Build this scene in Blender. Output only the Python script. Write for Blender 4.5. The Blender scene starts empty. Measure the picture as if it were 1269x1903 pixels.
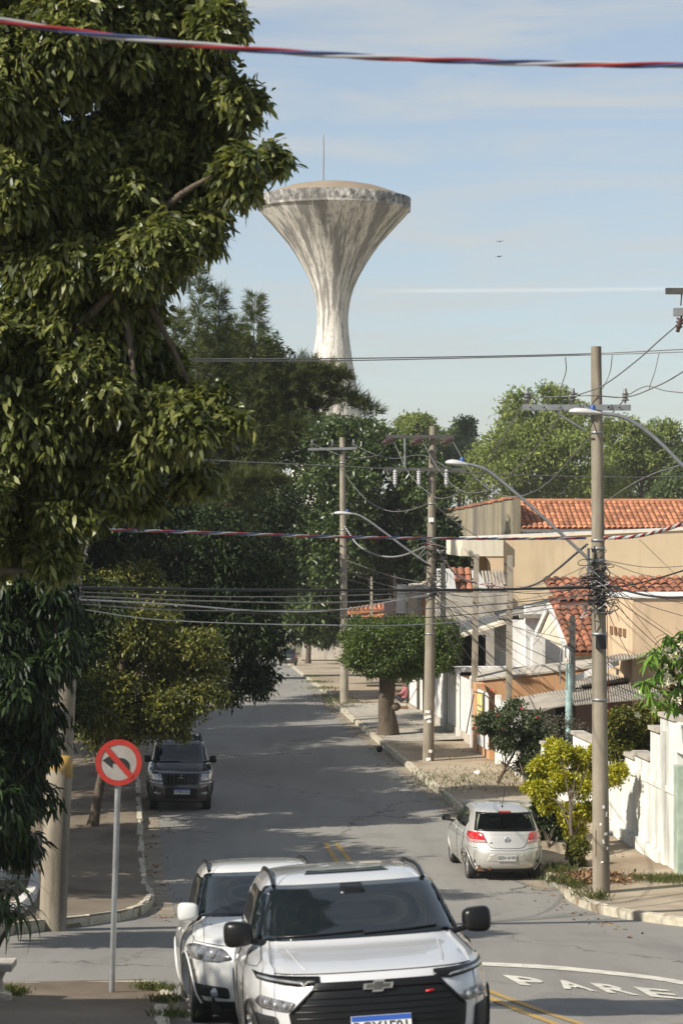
import bpy, bmesh, math, random
import numpy as np
from mathutils import Vector, Matrix

random.seed(7)
rng = np.random.default_rng(7)
sc = bpy.context.scene
C = sc.collection

# ---------------------------------------------------------------- camera
F, CX, HY, CH = 4493.0, 634.5, 983.0, 7.15      # focal length in photo pixels, principal column, horizon row, eye height
cam_d = bpy.data.cameras.new('camera')
cam = bpy.data.objects.new('camera', cam_d)
C.objects.link(cam)
cam.location = (0, 0, CH)
cam.rotation_euler = (math.pi / 2, 0, 0)
cam_d.sensor_fit = 'VERTICAL'
cam_d.sensor_height = 36.0
cam_d.sensor_width = 24.0
cam_d.lens = F / 1903 * 36.0
cam_d.shift_y = (HY - 951.5) / 1903
cam_d.clip_start = 0.1
cam_d.clip_end = 5000
cam_d.dof.use_dof = True
cam_d.dof.focus_distance = 62
cam_d.dof.aperture_fstop = 5.6
sc.camera = cam

# ---------------------------------------------------------------- daylight
SUN_EL = math.radians(37)
TO_SUN = Vector((-0.82 * math.cos(SUN_EL), -0.572 * math.cos(SUN_EL), math.sin(SUN_EL))).normalized()
world = bpy.data.worlds.new('World')
sc.world = world
world.use_nodes = True
wn, wl = world.node_tree.nodes, world.node_tree.links
wn.clear()
w_out = wn.new('ShaderNodeOutputWorld')
w_bg = wn.new('ShaderNodeBackground')
sky = wn.new('ShaderNodeTexSky')
sky.sky_type = 'NISHITA'
sky.sun_disc = False
sky.sun_elevation = SUN_EL
sky.sun_rotation = math.atan2(TO_SUN.x, TO_SUN.y)
sky.altitude = 600
sky.air_density = 1.0
sky.dust_density = 1.0
sky.ozone_density = 1.6
w_bg.inputs['Strength'].default_value = 0.095
# thin high cloud and one old vapour trail
tc = wn.new('ShaderNodeTexCoord')
mp = wn.new('ShaderNodeMapping')
mp.inputs['Scale'].default_value = (3.0, 3.0, 26.0)
wl.new(tc.outputs['Generated'], mp.inputs['Vector'])
cn = wn.new('ShaderNodeTexNoise')
cn.inputs['Scale'].default_value = 2.3
cn.inputs['Detail'].default_value = 7
cn.inputs['Roughness'].default_value = 0.62
cn.inputs['Distortion'].default_value = 0.6
wl.new(mp.outputs['Vector'], cn.inputs['Vector'])
cr = wn.new('ShaderNodeMapRange')
cr.inputs['From Min'].default_value = 0.44
cr.inputs['From Max'].default_value = 0.80
cr.inputs['To Min'].default_value = 0.28
cr.inputs['To Max'].default_value = 1.0
wl.new(cn.outputs['Fac'], cr.inputs['Value'])
sx = wn.new('ShaderNodeSeparateXYZ')
wl.new(tc.outputs['Generated'], sx.inputs['Vector'])
def wmath(op, a, b=None):
    n = wn.new('ShaderNodeMath')
    n.operation = op
    for i, v in enumerate((a, b)):
        if v is None:
            continue
        if isinstance(v, (int, float)):
            n.inputs[i].default_value = v
        else:
            wl.new(v, n.inputs[i])
    return n.outputs[0]
elev = wmath('SUBTRACT', sx.outputs['Z'], 0.0980)
band = wmath('SUBTRACT', 1.0, wmath('MINIMUM', wmath('DIVIDE', wmath('ABSOLUTE', elev), 0.0012), 1.0))
ends = wmath('MULTIPLY', wmath('GREATER_THAN', sx.outputs['Y'], 0.0), wmath('MINIMUM', wmath('MAXIMUM', wmath('MULTIPLY', wmath('ADD', sx.outputs['X'], -0.005), 30.0), 0.0), 1.0))
trail = wmath('MULTIPLY', wmath('MULTIPLY', band, ends), 0.42)
mixc = wn.new('ShaderNodeMix')
mixc.data_type = 'RGBA'
mixc.inputs['B'].default_value = (4.9, 4.95, 4.75, 1)
wl.new(cr.outputs['Result'], mixc.inputs['Factor'])
wl.new(sky.outputs['Color'], mixc.inputs['A'])
mixt = wn.new('ShaderNodeMix')
mixt.data_type = 'RGBA'
mixt.inputs['B'].default_value = (7.4, 7.4, 7.2, 1)
wl.new(trail, mixt.inputs['Factor'])
wl.new(mixc.outputs['Result'], mixt.inputs['A'])
wl.new(mixt.outputs['Result'], w_bg.inputs['Color'])
wl.new(w_bg.outputs['Background'], w_out.inputs['Surface'])

sun_d = bpy.data.lights.new('sun', 'SUN')
sun_d.energy = 5.0
sun_d.angle = math.radians(0.53)
sun_d.color = (1.0, 0.93, 0.82)
sun_o = bpy.data.objects.new('sun', sun_d)
sun_o.location = (-30, -20, 60)
sun_o.rotation_euler = TO_SUN.to_track_quat('Z', 'Y').to_euler()
C.objects.link(sun_o)

sc.view_settings.view_transform = 'Standard'
sc.view_settings.look = 'None'
sc.view_settings.exposure = 0.46
sc.view_settings.gamma = 1.0
sc.view_settings.use_curve_mapping = False
sc.render.engine = 'CYCLES'
sc.cycles.max_bounces = 7
sc.cycles.diffuse_bounces = 3
sc.cycles.glossy_bounces = 3
sc.cycles.transmission_bounces = 4
sc.cycles.transparent_max_bounces = 6
sc.cycles.use_adaptive_sampling = True
sc.cycles.use_denoising = True

# ---------------------------------------------------------------- helpers
def W(px, py, d):
    """world point at depth d metres seen at photo pixel (px, py)"""
    return Vector(((px - CX) / F * d, d, CH - (py - HY) / F * d))

PS = np.array([-30, 0, 10, 17.2, 25.2, 36, 46, 52, 60, 100, 110, 235, 260, 2000], float)
PZ = np.array([7.6, 4.80, 3.86, 3.11, 1.98, 1.06, 0.10, 0.0, 0.0, 0.0, -0.3, -6.0, -6.4, -6.4], float)
_ys = np.linspace(-30, 400, 1721)
_zs = np.interp(_ys, PS, PZ)
_k = np.exp(-0.5 * (np.arange(-24, 25) / 8.0) ** 2)
_zs = np.convolve(np.pad(_zs, 24, mode='edge'), _k / _k.sum(), mode='valid')

def bend(d):
    return np.where(np.asarray(d) > 97, (np.asarray(d) - 97) * 0.055, 0.0)
def RE(d):   # right kerb line
    return 5.15 - 0.09 * (d - 37) + float(bend(d))
def LE(d):   # left kerb line
    return -2.9 - 0.09 * (d - 37) + float(bend(d))
def terr(x, y):
    t = min(max((y - 20) / 10, 0), 1) * min(max((70 - y) / 15, 0), 1)
    s = y + 0.4 * t * max(min(x, 14), -14)
    z = float(np.interp(s, _ys, _zs))
    fade = min(max((38 - y) / 10, 0), 1)
    if fade > 0:
        z -= 0.015 * fade * min(abs(x - 1.05 + 0.09 * (y - 37)), 4.0)
    return z
def Gd(px, py, h=0.0):
    """ground point (height h above the terrain) seen at photo pixel"""
    lo, hi = 8.0, 400.0
    prev = None
    for d in np.arange(12, 330, 0.5):
        p = W(px, py, d)
        if p.z <= terr(p.x, p.y) + h:
            hi = d
            lo = d - 0.5
            break
    for _ in range(24):
        m = (lo + hi) / 2
        p = W(px, py, m)
        if p.z <= terr(p.x, p.y) + h:
            hi = m
        else:
            lo = m
    return W(px, py, hi)
def ST(d, off, z):
    """street coordinates: depth along the street, metres right of the right kerb, absolute height"""
    return Vector((RE(d) + off * 0.996, d + 0.09 * off, z))

def new_mat(name):
    m = bpy.data.materials.new(name)
    m.use_nodes = True
    nt = m.node_tree
    return m, nt, nt.nodes, nt.links, nt.nodes['Principled BSDF']

def rgb(c):
    return (c[0], c[1], c[2], 1)

def mat(name, c1, c2=None, scale=6.0, rough=0.8, bump=0.0, stretch=(1, 1, 1), lo=0.35, hi=0.65, metal=0.0,
        coat=0.0, spec=0.5, stain=None, stain_amt=0.6, stain_stretch=(5, 5, 0.35), stain_scale=1.0, slo=0.5, shi=0.7,
        bump_scale=40.0, island=0.0):
    m, nt, n, l, b = new_mat(name)
    b.inputs['Roughness'].default_value = rough
    b.inputs['Metallic'].default_value = metal
    b.inputs['Coat Weight'].default_value = coat
    b.inputs['Coat Roughness'].default_value = 0.04
    b.inputs['Specular IOR Level'].default_value = spec
    tcn = n.new('ShaderNodeTexCoord')
    def noise(st, s, detail=6):
        mpn = n.new('ShaderNodeMapping')
        mpn.inputs['Scale'].default_value = st
        l.new(tcn.outputs['Object'], mpn.inputs['Vector'])
        nz = n.new('ShaderNodeTexNoise')
        nz.inputs['Scale'].default_value = s
        nz.inputs['Detail'].default_value = detail
        nz.inputs['Roughness'].default_value = 0.6
        l.new(mpn.outputs['Vector'], nz.inputs['Vector'])
        return nz.outputs['Fac']
    def rng_(v, a, bb, t0=0.0, t1=1.0):
        r = n.new('ShaderNodeMapRange')
        r.inputs['From Min'].default_value = a
        r.inputs['From Max'].default_value = bb
        r.inputs['To Min'].default_value = t0
        r.inputs['To Max'].default_value = t1
        l.new(v, r.inputs['Value'])
        return r.outputs['Result']
    def mix(f, a, bb):
        x = n.new('ShaderNodeMix')
        x.data_type = 'RGBA'
        l.new(f, x.inputs['Factor'])
        for k, v in (('A', a), ('B', bb)):
            if isinstance(v, tuple):
                x.inputs[k].default_value = rgb(v)
            else:
                l.new(v, x.inputs[k])
        return x.outputs['Result']
    col = None
    if c2 is not None:
        col = mix(rng_(noise(stretch, scale), lo, hi), tuple(c1), tuple(c2))
    if stain is not None:
        f = rng_(noise(stain_stretch, stain_scale, 8), slo, shi, 0.0, stain_amt)
        col = mix(f, col if col is not None else tuple(c1), tuple(stain))
    if island > 0:
        g = n.new('ShaderNodeNewGeometry')
        h = n.new('ShaderNodeHueSaturation')
        oi = n.new('ShaderNodeObjectInfo')
        s = n.new('ShaderNodeMath')
        s.operation = 'ADD'
        l.new(g.outputs['Random Per Island'], s.inputs[0])
        l.new(oi.outputs['Random'], s.inputs[1])
        fr = n.new('ShaderNodeMath')
        fr.operation = 'FRACT'
        l.new(s.outputs[0], fr.inputs[0])
        l.new(rng_(fr.outputs[0], 0, 1, 1 - island, 1 + island), h.inputs['Value'])
        if col is None:
            h.inputs['Color'].default_value = rgb(c1)
        else:
            l.new(col, h.inputs['Color'])
        col = h.outputs['Color']
    if col is None:
        b.inputs['Base Color'].default_value = rgb(c1)
    else:
        l.new(col, b.inputs['Base Color'])
    if bump > 0:
        bp = n.new('ShaderNodeBump')
        bp.inputs['Strength'].default_value = bump
        bp.inputs['Distance'].default_value = 0.02
        l.new(noise((1, 1, 1), bump_scale, 4), bp.inputs['Height'])
        l.new(bp.outputs['Normal'], b.inputs['Normal'])
    return m

def leaf_mat(name, c_dark, c_mid, c_light, rough=0.42, trans=0.28, spec=0.5):
    m, nt, n, l, b = new_mat(name)
    g = n.new('ShaderNodeNewGeometry')
    r = n.new('ShaderNodeValToRGB')
    r.color_ramp.elements[0].color = rgb(c_dark)
    r.color_ramp.elements[1].color = rgb(c_light)
    e = r.color_ramp.elements.new(0.55)
    e.color = rgb(c_mid)
    l.new(g.outputs['Random Per Island'], r.inputs['Fac'])
    l.new(r.outputs['Color'], b.inputs['Base Color'])
    b.inputs['Roughness'].default_value = rough
    b.inputs['Specular IOR Level'].default_value = spec
    t = n.new('ShaderNodeBsdfTranslucent')
    h = n.new('ShaderNodeHueSaturation')
    h.inputs['Saturation'].default_value = 1.15
    h.inputs['Value'].default_value = 1.25
    l.new(r.outputs['Color'], h.inputs['Color'])
    l.new(h.outputs['Color'], t.inputs['Color'])
    mx = n.new('ShaderNodeMixShader')
    mx.inputs['Fac'].default_value = trans
    l.new(b.outputs['BSDF'], mx.inputs[1])
    l.new(t.outputs['BSDF'], mx.inputs[2])
    l.new(mx.outputs['Shader'], n['Material Output'].inputs['Surface'])
    return m

class MB:
    """collects faces, then links them as one mesh object"""
    def __init__(self):
        self.v, self.f, self.m, self.sm = [], [], [], []
    def add(self, vs, fs, mi=0, smooth=False):
        o = len(self.v)
        self.v += [tuple(p) for p in vs]
        for q in fs:
            self.f.append(tuple(i + o for i in q))
            self.m.append(mi)
            self.sm.append(smooth)
        return self
    def hexa(self, p, mi=0):
        """8 points: bottom ring 0-3, top ring 4-7"""
        return self.add(p, [(3, 2, 1, 0), (4, 5, 6, 7), (0, 1, 5, 4), (1, 2, 6, 5), (2, 3, 7, 6), (3, 0, 4, 7)], mi)
    def box(self, c, s, mi=0, rot=None):
        x, y, z = s[0] / 2, s[1] / 2, s[2] / 2
        P = [Vector(q) for q in ((-x, -y, -z), (x, -y, -z), (x, y, -z), (-x, y, -z), (-x, -y, z), (x, -y, z), (x, y, z), (-x, y, z))]
        if rot is not None:
            P = [rot @ q for q in P]
        c = Vector(c)
        return self.hexa([q + c for q in P], mi)
    def stbox(self, d0, d1, o0, o1, z0, z1, mi=0):
        return self.hexa([ST(d0, o0, z0), ST(d0, o1, z0), ST(d1, o1, z0), ST(d1, o0, z0),
                          ST(d0, o0, z1), ST(d0, o1, z1), ST(d1, o1, z1), ST(d1, o0, z1)], mi)
    def tube(self, pts, rad, n=8, mi=0, caps=True, smooth=True):
        pts = [Vector(p) for p in pts]
        if not hasattr(rad, '__len__'):
            rad = [rad] * len(pts)
        vs, fs = [], []
        up = None
        for i, p in enumerate(pts):
            t = (pts[min(i + 1, len(pts) - 1)] - pts[max(i - 1, 0)])
            if t.length < 1e-9:
                t = Vector((0, 0, 1))
            t.normalize()
            if up is None:
                up = t.orthogonal().normalized()
            a = (up - t * up.dot(t))
            if a.length < 1e-6:
                a = t.orthogonal()
            a.normalize()
            up = a
            b = t.cross(a)
            for k in range(n):
                w = 2 * math.pi * k / n
                vs.append(p + (a * math.cos(w) + b * math.sin(w)) * rad[i])
        for i in range(len(pts) - 1):
            for k in range(n):
                k2 = (k + 1) % n
                fs.append((i * n + k, i * n + k2, (i + 1) * n + k2, (i + 1) * n + k))
        self.add(vs, fs, mi, smooth)
        if caps:
            e = len(pts) - 1
            self.add(vs[:n], [tuple(range(n - 1, -1, -1))], mi)
            self.add(vs[e * n:], [tuple(range(n))], mi)
        return self
    def lathe(self, prof, n=16, c=(0, 0, 0), axis=None, mi=0, smooth=True, caps=True):
        """prof: list of (radius, height) along axis (default z)"""
        c = Vector(c)
        az = Vector(axis).normalized() if axis is not None else Vector((0, 0, 1))
        ax = az.orthogonal().normalized() if axis is not None else Vector((1, 0, 0))
        ay = az.cross(ax)
        vs, fs = [], []
        for r, h in prof:
            for k in range(n):
                w = 2 * math.pi * k / n
                vs.append(c + az * h + (ax * math.cos(w) + ay * math.sin(w)) * r)
        for i in range(len(prof) - 1):
            for k in range(n):
                k2 = (k + 1) % n
                fs.append((i * n + k, i * n + k2, (i + 1) * n + k2, (i + 1) * n + k))
        self.add(vs, fs, mi, smooth)
        if caps and prof[0][0] > 1e-4:
            self.add(vs[:n], [tuple(range(n - 1, -1, -1))], mi)
        if caps and prof[-1][0] > 1e-4:
            self.add(vs[-n:], [tuple(range(n))], mi)
        return self
    def prism(self, poly, ext, mi=0):
        """poly: coplanar 3d points, ext: extrusion vector"""
        ext = Vector(ext)
        A = [Vector(p) for p in poly]
        n = len(A)
        vs = A + [p + ext for p in A]
        fs = [tuple(range(n - 1, -1, -1)), tuple(range(n, 2 * n))]
        fs += [(i, (i + 1) % n, n + (i + 1) % n, n + i) for i in range(n)]
        return self.add(vs, fs, mi)
    def mesh(self, name, mats):
        me = bpy.data.meshes.new(name)
        me.from_pydata(self.v, [], self.f)
        for m in (mats if isinstance(mats, (list, tuple)) else [mats]):
            me.materials.append(m)
        me.polygons.foreach_set('material_index', self.m)
        me.polygons.foreach_set('use_smooth', self.sm)
        bm = bmesh.new()
        bm.from_mesh(me)
        bmesh.ops.recalc_face_normals(bm, faces=bm.faces)
        bm.to_mesh(me)
        bm.free()
        me.update()
        return me
    def build(self, name, mats, parent=None, loc=None):
        return link(name, self.mesh(name, mats), parent, loc)

def link(name, me, parent=None, loc=None, rot=None):
    o = bpy.data.objects.new(name, me)
    C.objects.link(o)
    if parent is not None:
        o.parent = parent
    if loc is not None:
        o.location = loc
    if rot is not None:
        o.rotation_euler = rot
    return o
def tag(o, label, cat, group=None):
    o['label'] = label
    o['category'] = cat
    if group:
        o['group'] = group
    return o
def thing(name, label, cat, loc=(0, 0, 0), rot=(0, 0, 0), group=None):
    o = link(name, None, None, loc, rot)
    return tag(o, label, cat, group)
def structure(o):
    o['kind'] = 'structure'
    return o
def stuff(o, label=None, cat=None):
    o['kind'] = 'stuff'
    if label:
        o['label'] = label
        o['category'] = cat
    return o
def piece(name, mesh, parent, loc=(0, 0, 0), rot=(0, 0, 0), scale=(1, 1, 1)):
    o = link(name, mesh, parent, loc, rot)
    o.scale = scale
    return o
def text_mesh(s, size, bold=0.0, align='CENTER'):
    cu = bpy.data.curves.new('txt', 'FONT')
    cu.body = s
    cu.size = size
    cu.offset = bold
    cu.align_x = align
    cu.align_y = 'CENTER'
    cu.resolution_u = 3
    o = bpy.data.objects.new('txt', cu)
    C.objects.link(o)
    bpy.context.view_layer.update()
    me = bpy.data.meshes.new_from_object(o.evaluated_get(bpy.context.evaluated_depsgraph_get()))
    bpy.data.objects.remove(o)
    return me
def fill_poly(poly, step, zf, name, m, skirt=0.0, parent=None):
    """flat outline -> sheet cut on a grid and laid on height zf(x, y), with a skirt going down"""
    bm = bmesh.new()
    vs = [bm.verts.new((p[0], p[1], 0)) for p in poly]
    f = bm.faces.new(vs)
    if f.calc_area() and f.normal.z < 0:
        f.normal_flip()
    xs = [p[0] for p in poly]
    ys = [p[1] for p in poly]
    for ax, a, b in ((0, min(xs), max(xs)), (1, min(ys), max(ys))):
        k = a + step
        while k < b:
            co = (k, 0, 0) if ax == 0 else (0, k, 0)
            no = (1, 0, 0) if ax == 0 else (0, 1, 0)
            bmesh.ops.bisect_plane(bm, geom=bm.verts[:] + bm.edges[:] + bm.faces[:], plane_co=co, plane_no=no)
            k += step
    bmesh.ops.triangulate(bm, faces=[f for f in bm.faces if len(f.verts) > 4])
    if skirt > 0:
        be = [e for e in bm.edges if e.is_boundary]
        r = bmesh.ops.extrude_edge_only(bm, edges=be)
        low = set(v for v in r['geom'] if isinstance(v, bmesh.types.BMVert))
    else:
        low = set()
    for v in bm.verts:
        v.co.z = zf(v.co.x, v.co.y) - (skirt if v in low else 0)
    bmesh.ops.recalc_face_normals(bm, faces=bm.faces)
    me = bpy.data.meshes.new(name)
    bm.to_mesh(me)
    bm.free()
    me.materials.append(m)
    return link(name, me, parent)

# ---------------------------------------------------------------- materials
M = {}
M['asphalt'] = mat('asphalt', (0.190, 0.183, 0.168), (0.255, 0.245, 0.222), 0.35, 0.88, 0.35, lo=0.3, hi=0.7,
                   stain=(0.12, 0.115, 0.108), stain_amt=0.5, stain_stretch=(1.6, 0.25, 1), stain_scale=0.8, slo=0.55, shi=0.75, bump_scale=160)
M['pave'] = mat('pavement_concrete', (0.27, 0.22, 0.155), (0.41, 0.34, 0.245), 0.8, 0.92, 0.4, lo=0.3, hi=0.7,
                stain=(0.16, 0.10, 0.055), stain_amt=0.75, stain_stretch=(1, 0.5, 1), stain_scale=0.5, slo=0.48, shi=0.68, bump_scale=60)
M['slab'] = mat('paving_slab', (0.30, 0.275, 0.23), (0.42, 0.385, 0.32), 3.0, 0.9, 0.3, stain=(0.13, 0.11, 0.08), stain_amt=0.6, stain_stretch=(1, 1, 1), stain_scale=1.4)
M['kerb'] = mat('kerb_stone', (0.36, 0.32, 0.23), (0.56, 0.52, 0.42), 5.0, 0.9, 0.5, stain=(0.10, 0.085, 0.06), stain_amt=0.8, stain_stretch=(1, 1, 1), stain_scale=2.6, slo=0.5, shi=0.68)
M['white_kerb'] = mat('whitewashed_stone', (0.72, 0.70, 0.66), (0.55, 0.53, 0.49), 6.0, 0.9, 0.5)
M['gutter'] = mat('gutter_concrete', (0.19, 0.165, 0.125), (0.30, 0.26, 0.20), 1.2, 0.92, 0.3, stain=(0.15, 0.10, 0.06), stain_amt=0.6, stain_stretch=(1, 1, 1))
M['ground'] = mat('dry_ground', (0.17, 0.125, 0.075), (0.13, 0.13, 0.06), 0.12, 0.95, 0.2)
M['paint_white'] = mat('road_paint_white', (0.70, 0.67, 0.58), (0.50, 0.48, 0.41), 4.0, 0.8, 0.2, stain=(0.22, 0.21, 0.19), stain_amt=0.55, stain_stretch=(1, 1, 1), stain_scale=5)
M['paint_yellow'] = mat('road_paint_yellow', (0.50, 0.30, 0.06), (0.34, 0.23, 0.09), 3.0, 0.8, 0.2, stain=(0.20, 0.18, 0.14), stain_amt=0.6, stain_stretch=(1, 1, 1), stain_scale=4)
M['white_wall'] = mat('whitewash_wall', (0.80, 0.79, 0.74), (0.62, 0.62, 0.57), 1.3, 0.9, 0.3, stain=(0.16, 0.165, 0.15), stain_amt=0.72, stain_stretch=(1.8, 1.8, 0.22), stain_scale=1.0, slo=0.52, shi=0.74)
M['white'] = mat('white_paint', (0.78, 0.77, 0.74), (0.66, 0.65, 0.62), 2.0, 0.7, 0.1, stain=(0.35, 0.33, 0.29), stain_amt=0.4)
M['beige'] = mat('beige_render', (0.60, 0.47, 0.30), (0.66, 0.53, 0.35), 0.6, 0.9, 0.25, stain=(0.27, 0.20, 0.13), stain_amt=0.6, stain_stretch=(1.2, 1.2, 0.22), stain_scale=0.8, slo=.52, shi=.78)
M['cream'] = mat('cream_render', (0.72, 0.66, 0.53), (0.64, 0.57, 0.44), 1.0, 0.9, 0.2, stain=(0.35, 0.31, 0.25), stain_amt=0.4)
M['orange'] = mat('orange_render', (0.56, 0.33, 0.17), (0.50, 0.28, 0.14), 0.9, 0.85, 0.2, stain=(0.36, 0.20, 0.10), stain_amt=0.45)
M['peach'] = mat('peach_render', (0.66, 0.50, 0.33), (0.58, 0.43, 0.28), 0.7, 0.85, 0.2, stain=(0.32, 0.23, 0.15), stain_amt=0.55, stain_stretch=(1.5, 1.5, .25), stain_scale=1)
M['pink'] = mat('pink_render', (0.42, 0.29, 0.28), (0.48, 0.36, 0.33), 1.2, 0.9, 0.2)
M['stained'] = mat('stained_render', (0.24, 0.20, 0.12), (0.32, 0.28, 0.19), 0.35, 0.95, 0.3, stain=(0.095, 0.088, 0.075), stain_amt=0.9, stain_stretch=(1.2, 0.5, 0.16), stain_scale=0.8, slo=0.38, shi=0.62)
M['grey_wall'] = mat('grey_render', (0.38, 0.35, 0.30), (0.50, 0.45, 0.37), 0.7, 0.95, 0.3, stain=(0.16, 0.14, 0.12), stain_amt=0.7, stain_stretch=(2, 2, 0.4))
M['tile'] = mat('clay_roof_tile', (0.38, 0.145, 0.068), (0.48, 0.225, 0.12), 1.2, 0.88, 0.2, island=0.38, stain=(0.13, 0.075, 0.05), stain_amt=0.6, stain_stretch=(.6, .6, .6), stain_scale=0.8, slo=.5, shi=.72)
M['tile_old'] = mat('old_clay_tile', (0.25, 0.095, 0.052), (0.38, 0.17, 0.095), 1.4, 0.9, 0.3, island=0.4, stain=(0.09, 0.065, 0.045), stain_amt=0.8, stain_stretch=(1, 1, 1), stain_scale=0.9)
M['fibre'] = mat('fibre_cement', (0.22, 0.20, 0.17), (0.34, 0.31, 0.26), 1.1, 0.95, 0.3, stain=(0.10, 0.09, 0.075), stain_amt=0.6, stain_stretch=(1, 1, 1), stain_scale=0.7)
M['dark'] = mat('dark_interior', (0.015, 0.014, 0.013), None, rough=0.9)
M['brown'] = mat('brown_wall', (0.16, 0.085, 0.045), (0.20, 0.11, 0.06), 1.5, 0.9)
M['green_door'] = mat('green_metal_gate', (0.42, 0.48, 0.40), (0.26, 0.33, 0.27), 3, 0.6, 0.1)
M['glass'] = mat('window_glass', (0.02, 0.025, 0.03), None, rough=0.06)
M['turq'] = mat('turquoise_paint', (0.38, 0.56, 0.54), (0.22, 0.31, 0.29), 4, 0.85, 0.3, stain=(0.10, 0.10, 0.085), stain_amt=0.7, stain_stretch=(2, 2, .6), stain_scale=2)
M['pole'] = mat('concrete_pole', (0.215, 0.185, 0.140), (0.29, 0.255, 0.195), 1.6, 0.92, 0.4, stain=(0.085, 0.072, 0.055), stain_amt=0.8, stain_stretch=(4, 4, 0.30), stain_scale=1.1, slo=.46, shi=.68)
M['post'] = mat('concrete_post', (0.25, 0.22, 0.17), (0.36, 0.32, 0.25), 2.6, 0.95, 0.5, stain=(0.09, 0.08, 0.065), stain_amt=0.7, stain_stretch=(5, 5, 0.5), stain_scale=1.2)
M['galv'] = mat('galvanised_steel', (0.33, 0.34, 0.34), (0.24, 0.25, 0.25), 6, 0.45, 0.1, metal=0.6)
M['dark_steel'] = mat('dark_steel', (0.06, 0.062, 0.06), (0.10, 0.095, 0.085), 6, 0.6, metal=0.3)
M['wire'] = mat('aluminium_wire', (0.20, 0.195, 0.185), None, rough=0.55, metal=0.4)
M['black_cable'] = mat('black_cable', (0.018, 0.018, 0.018), None, rough=0.6)
M['red_cable'] = mat('red_cable', (0.30, 0.025, 0.025), None, rough=0.5)
M['grey_cable'] = mat('pale_cable', (0.40, 0.40, 0.41), None, rough=0.5)
M['blue_cable'] = mat('blue_cable', (0.045, 0.06, 0.15), None, rough=0.5)
M['porcelain'] = mat('brown_porcelain', (0.055, 0.025, 0.02), None, rough=0.15, coat=0.6)
M['grey_porc'] = mat('grey_porcelain', (0.15, 0.15, 0.15), None, rough=0.3, coat=0.3)
M['lamp_white'] = mat('lamp_housing', (0.48, 0.48, 0.47), None, rough=0.4)
M['blue_plastic'] = mat('blue_photocell', (0.03, 0.08, 0.26), None, rough=0.4)

def water_tower_mat():
    m, nt, n, l, b = new_mat('weathered_white_concrete')
    tcn = n.new('ShaderNodeTexCoord')
    s = n.new('ShaderNodeSeparateXYZ')
    l.new(tcn.outputs['Object'], s.inputs['Vector'])
    a = n.new('ShaderNodeMath')
    a.operation = 'ARCTAN2'
    l.new(s.outputs['Y'], a.inputs[0])
    l.new(s.outputs['X'], a.inputs[1])
    def nz(sa, sz, sc_, detail, off=0.0):
        cmb = n.new('ShaderNodeCombineXYZ')
        for i, (src, k) in enumerate(((a.outputs[0], sa), (s.outputs['Z'], sz))):
            q = n.new('ShaderNodeMath')
            q.operation = 'MULTIPLY'
            q.inputs[1].default_value = k
            l.new(src, q.inputs[0])
            l.new(q.outputs[0], cmb.inputs[i])
        cmb.inputs[2].default_value = off
        t = n.new('ShaderNodeTexNoise')
        t.inputs['Scale'].default_value = sc_
        t.inputs['Detail'].default_value = detail
        t.inputs['Roughness'].default_value = 0.65
        l.new(cmb.outputs[0], t.inputs['Vector'])
        return t.outputs['Fac']
    def mr(v, lo, hi, t0=0, t1=1):
        r = n.new('ShaderNodeMapRange')
        r.inputs['From Min'].default_value = lo
        r.inputs['From Max'].default_value = hi
        r.inputs['To Min'].default_value = t0
        r.inputs['To Max'].default_value = t1
        l.new(v, r.inputs['Value'])
        return r.outputs['Result']
    def mth(op, x, y):
        q = n.new('ShaderNodeMath')
        q.operation = op
        for i, v in enumerate((x, y)):
            if isinstance(v, (int, float)):
                q.inputs[i].default_value = v
            else:
                l.new(v, q.inputs[i])
        return q.outputs[0]
    def mix(f, x, y):
        q = n.new('ShaderNodeMix')
        q.data_type = 'RGBA'
        l.new(f, q.inputs['Factor'])
        for k, v in (('A', x), ('B', y)):
            if isinstance(v, tuple):
                q.inputs[k].default_value = rgb(v)
            else:
                l.new(v, q.inputs[k])
        return q.outputs['Result']
    base = mix(mr(nz(2, 0.3, 2.0, 8), 0.35, 0.7), (0.76, 0.73, 0.66), (0.55, 0.51, 0.44))
    hgt = mr(s.outputs['Z'], 24.0, 42.0, 0.03, -0.06)
    big = mth('ADD', nz(2.6, 0.13, 1.7, 9, 3.0), mth('MULTIPLY', hgt, -1.0))
    f1 = mr(big, 0.515, 0.60, 0, 0.75)
    c = mix(f1, base, (0.12, 0.115, 0.108))
    f2 = mr(nz(9, 0.22, 1.6, 9, 7.0), 0.54, 0.64, 0, 0.6)
    c = mix(f2, c, (0.13, 0.115, 0.095))
    f3 = mr(nz(12, 0.8, 2.5, 8, 11.0), 0.52, 0.62, 0, 0.75)
    c = mix(f3, c, (0.20, 0.18, 0.15))
    rim = mth('MULTIPLY', mr(s.outputs['Z'], 42.6, 42.9), mr(nz(9, 0.8, 1.8, 8, 5.0), 0.34, 0.60, 0.08, 1.0))
    c = mix(rim, c, (0.060, 0.058, 0.055))
    l.new(c, b.inputs['Base Color'])
    b.inputs['Roughness'].default_value = 0.92
    bp = n.new('ShaderNodeBump')
    bp.inputs['Strength'].default_value = 0.4
    bp.inputs['Distance'].default_value = 0.08
    l.new(nz(14, 0.5, 2.0, 8, 1.0), bp.inputs['Height'])
    l.new(bp.outputs['Normal'], b.inputs['Normal'])
    return m
M['tower'] = water_tower_mat()
M['tower_roof'] = mat('tower_dome', (0.20, 0.155, 0.105), (0.27, 0.215, 0.15), 0.4, 0.95, 0.2)

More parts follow.
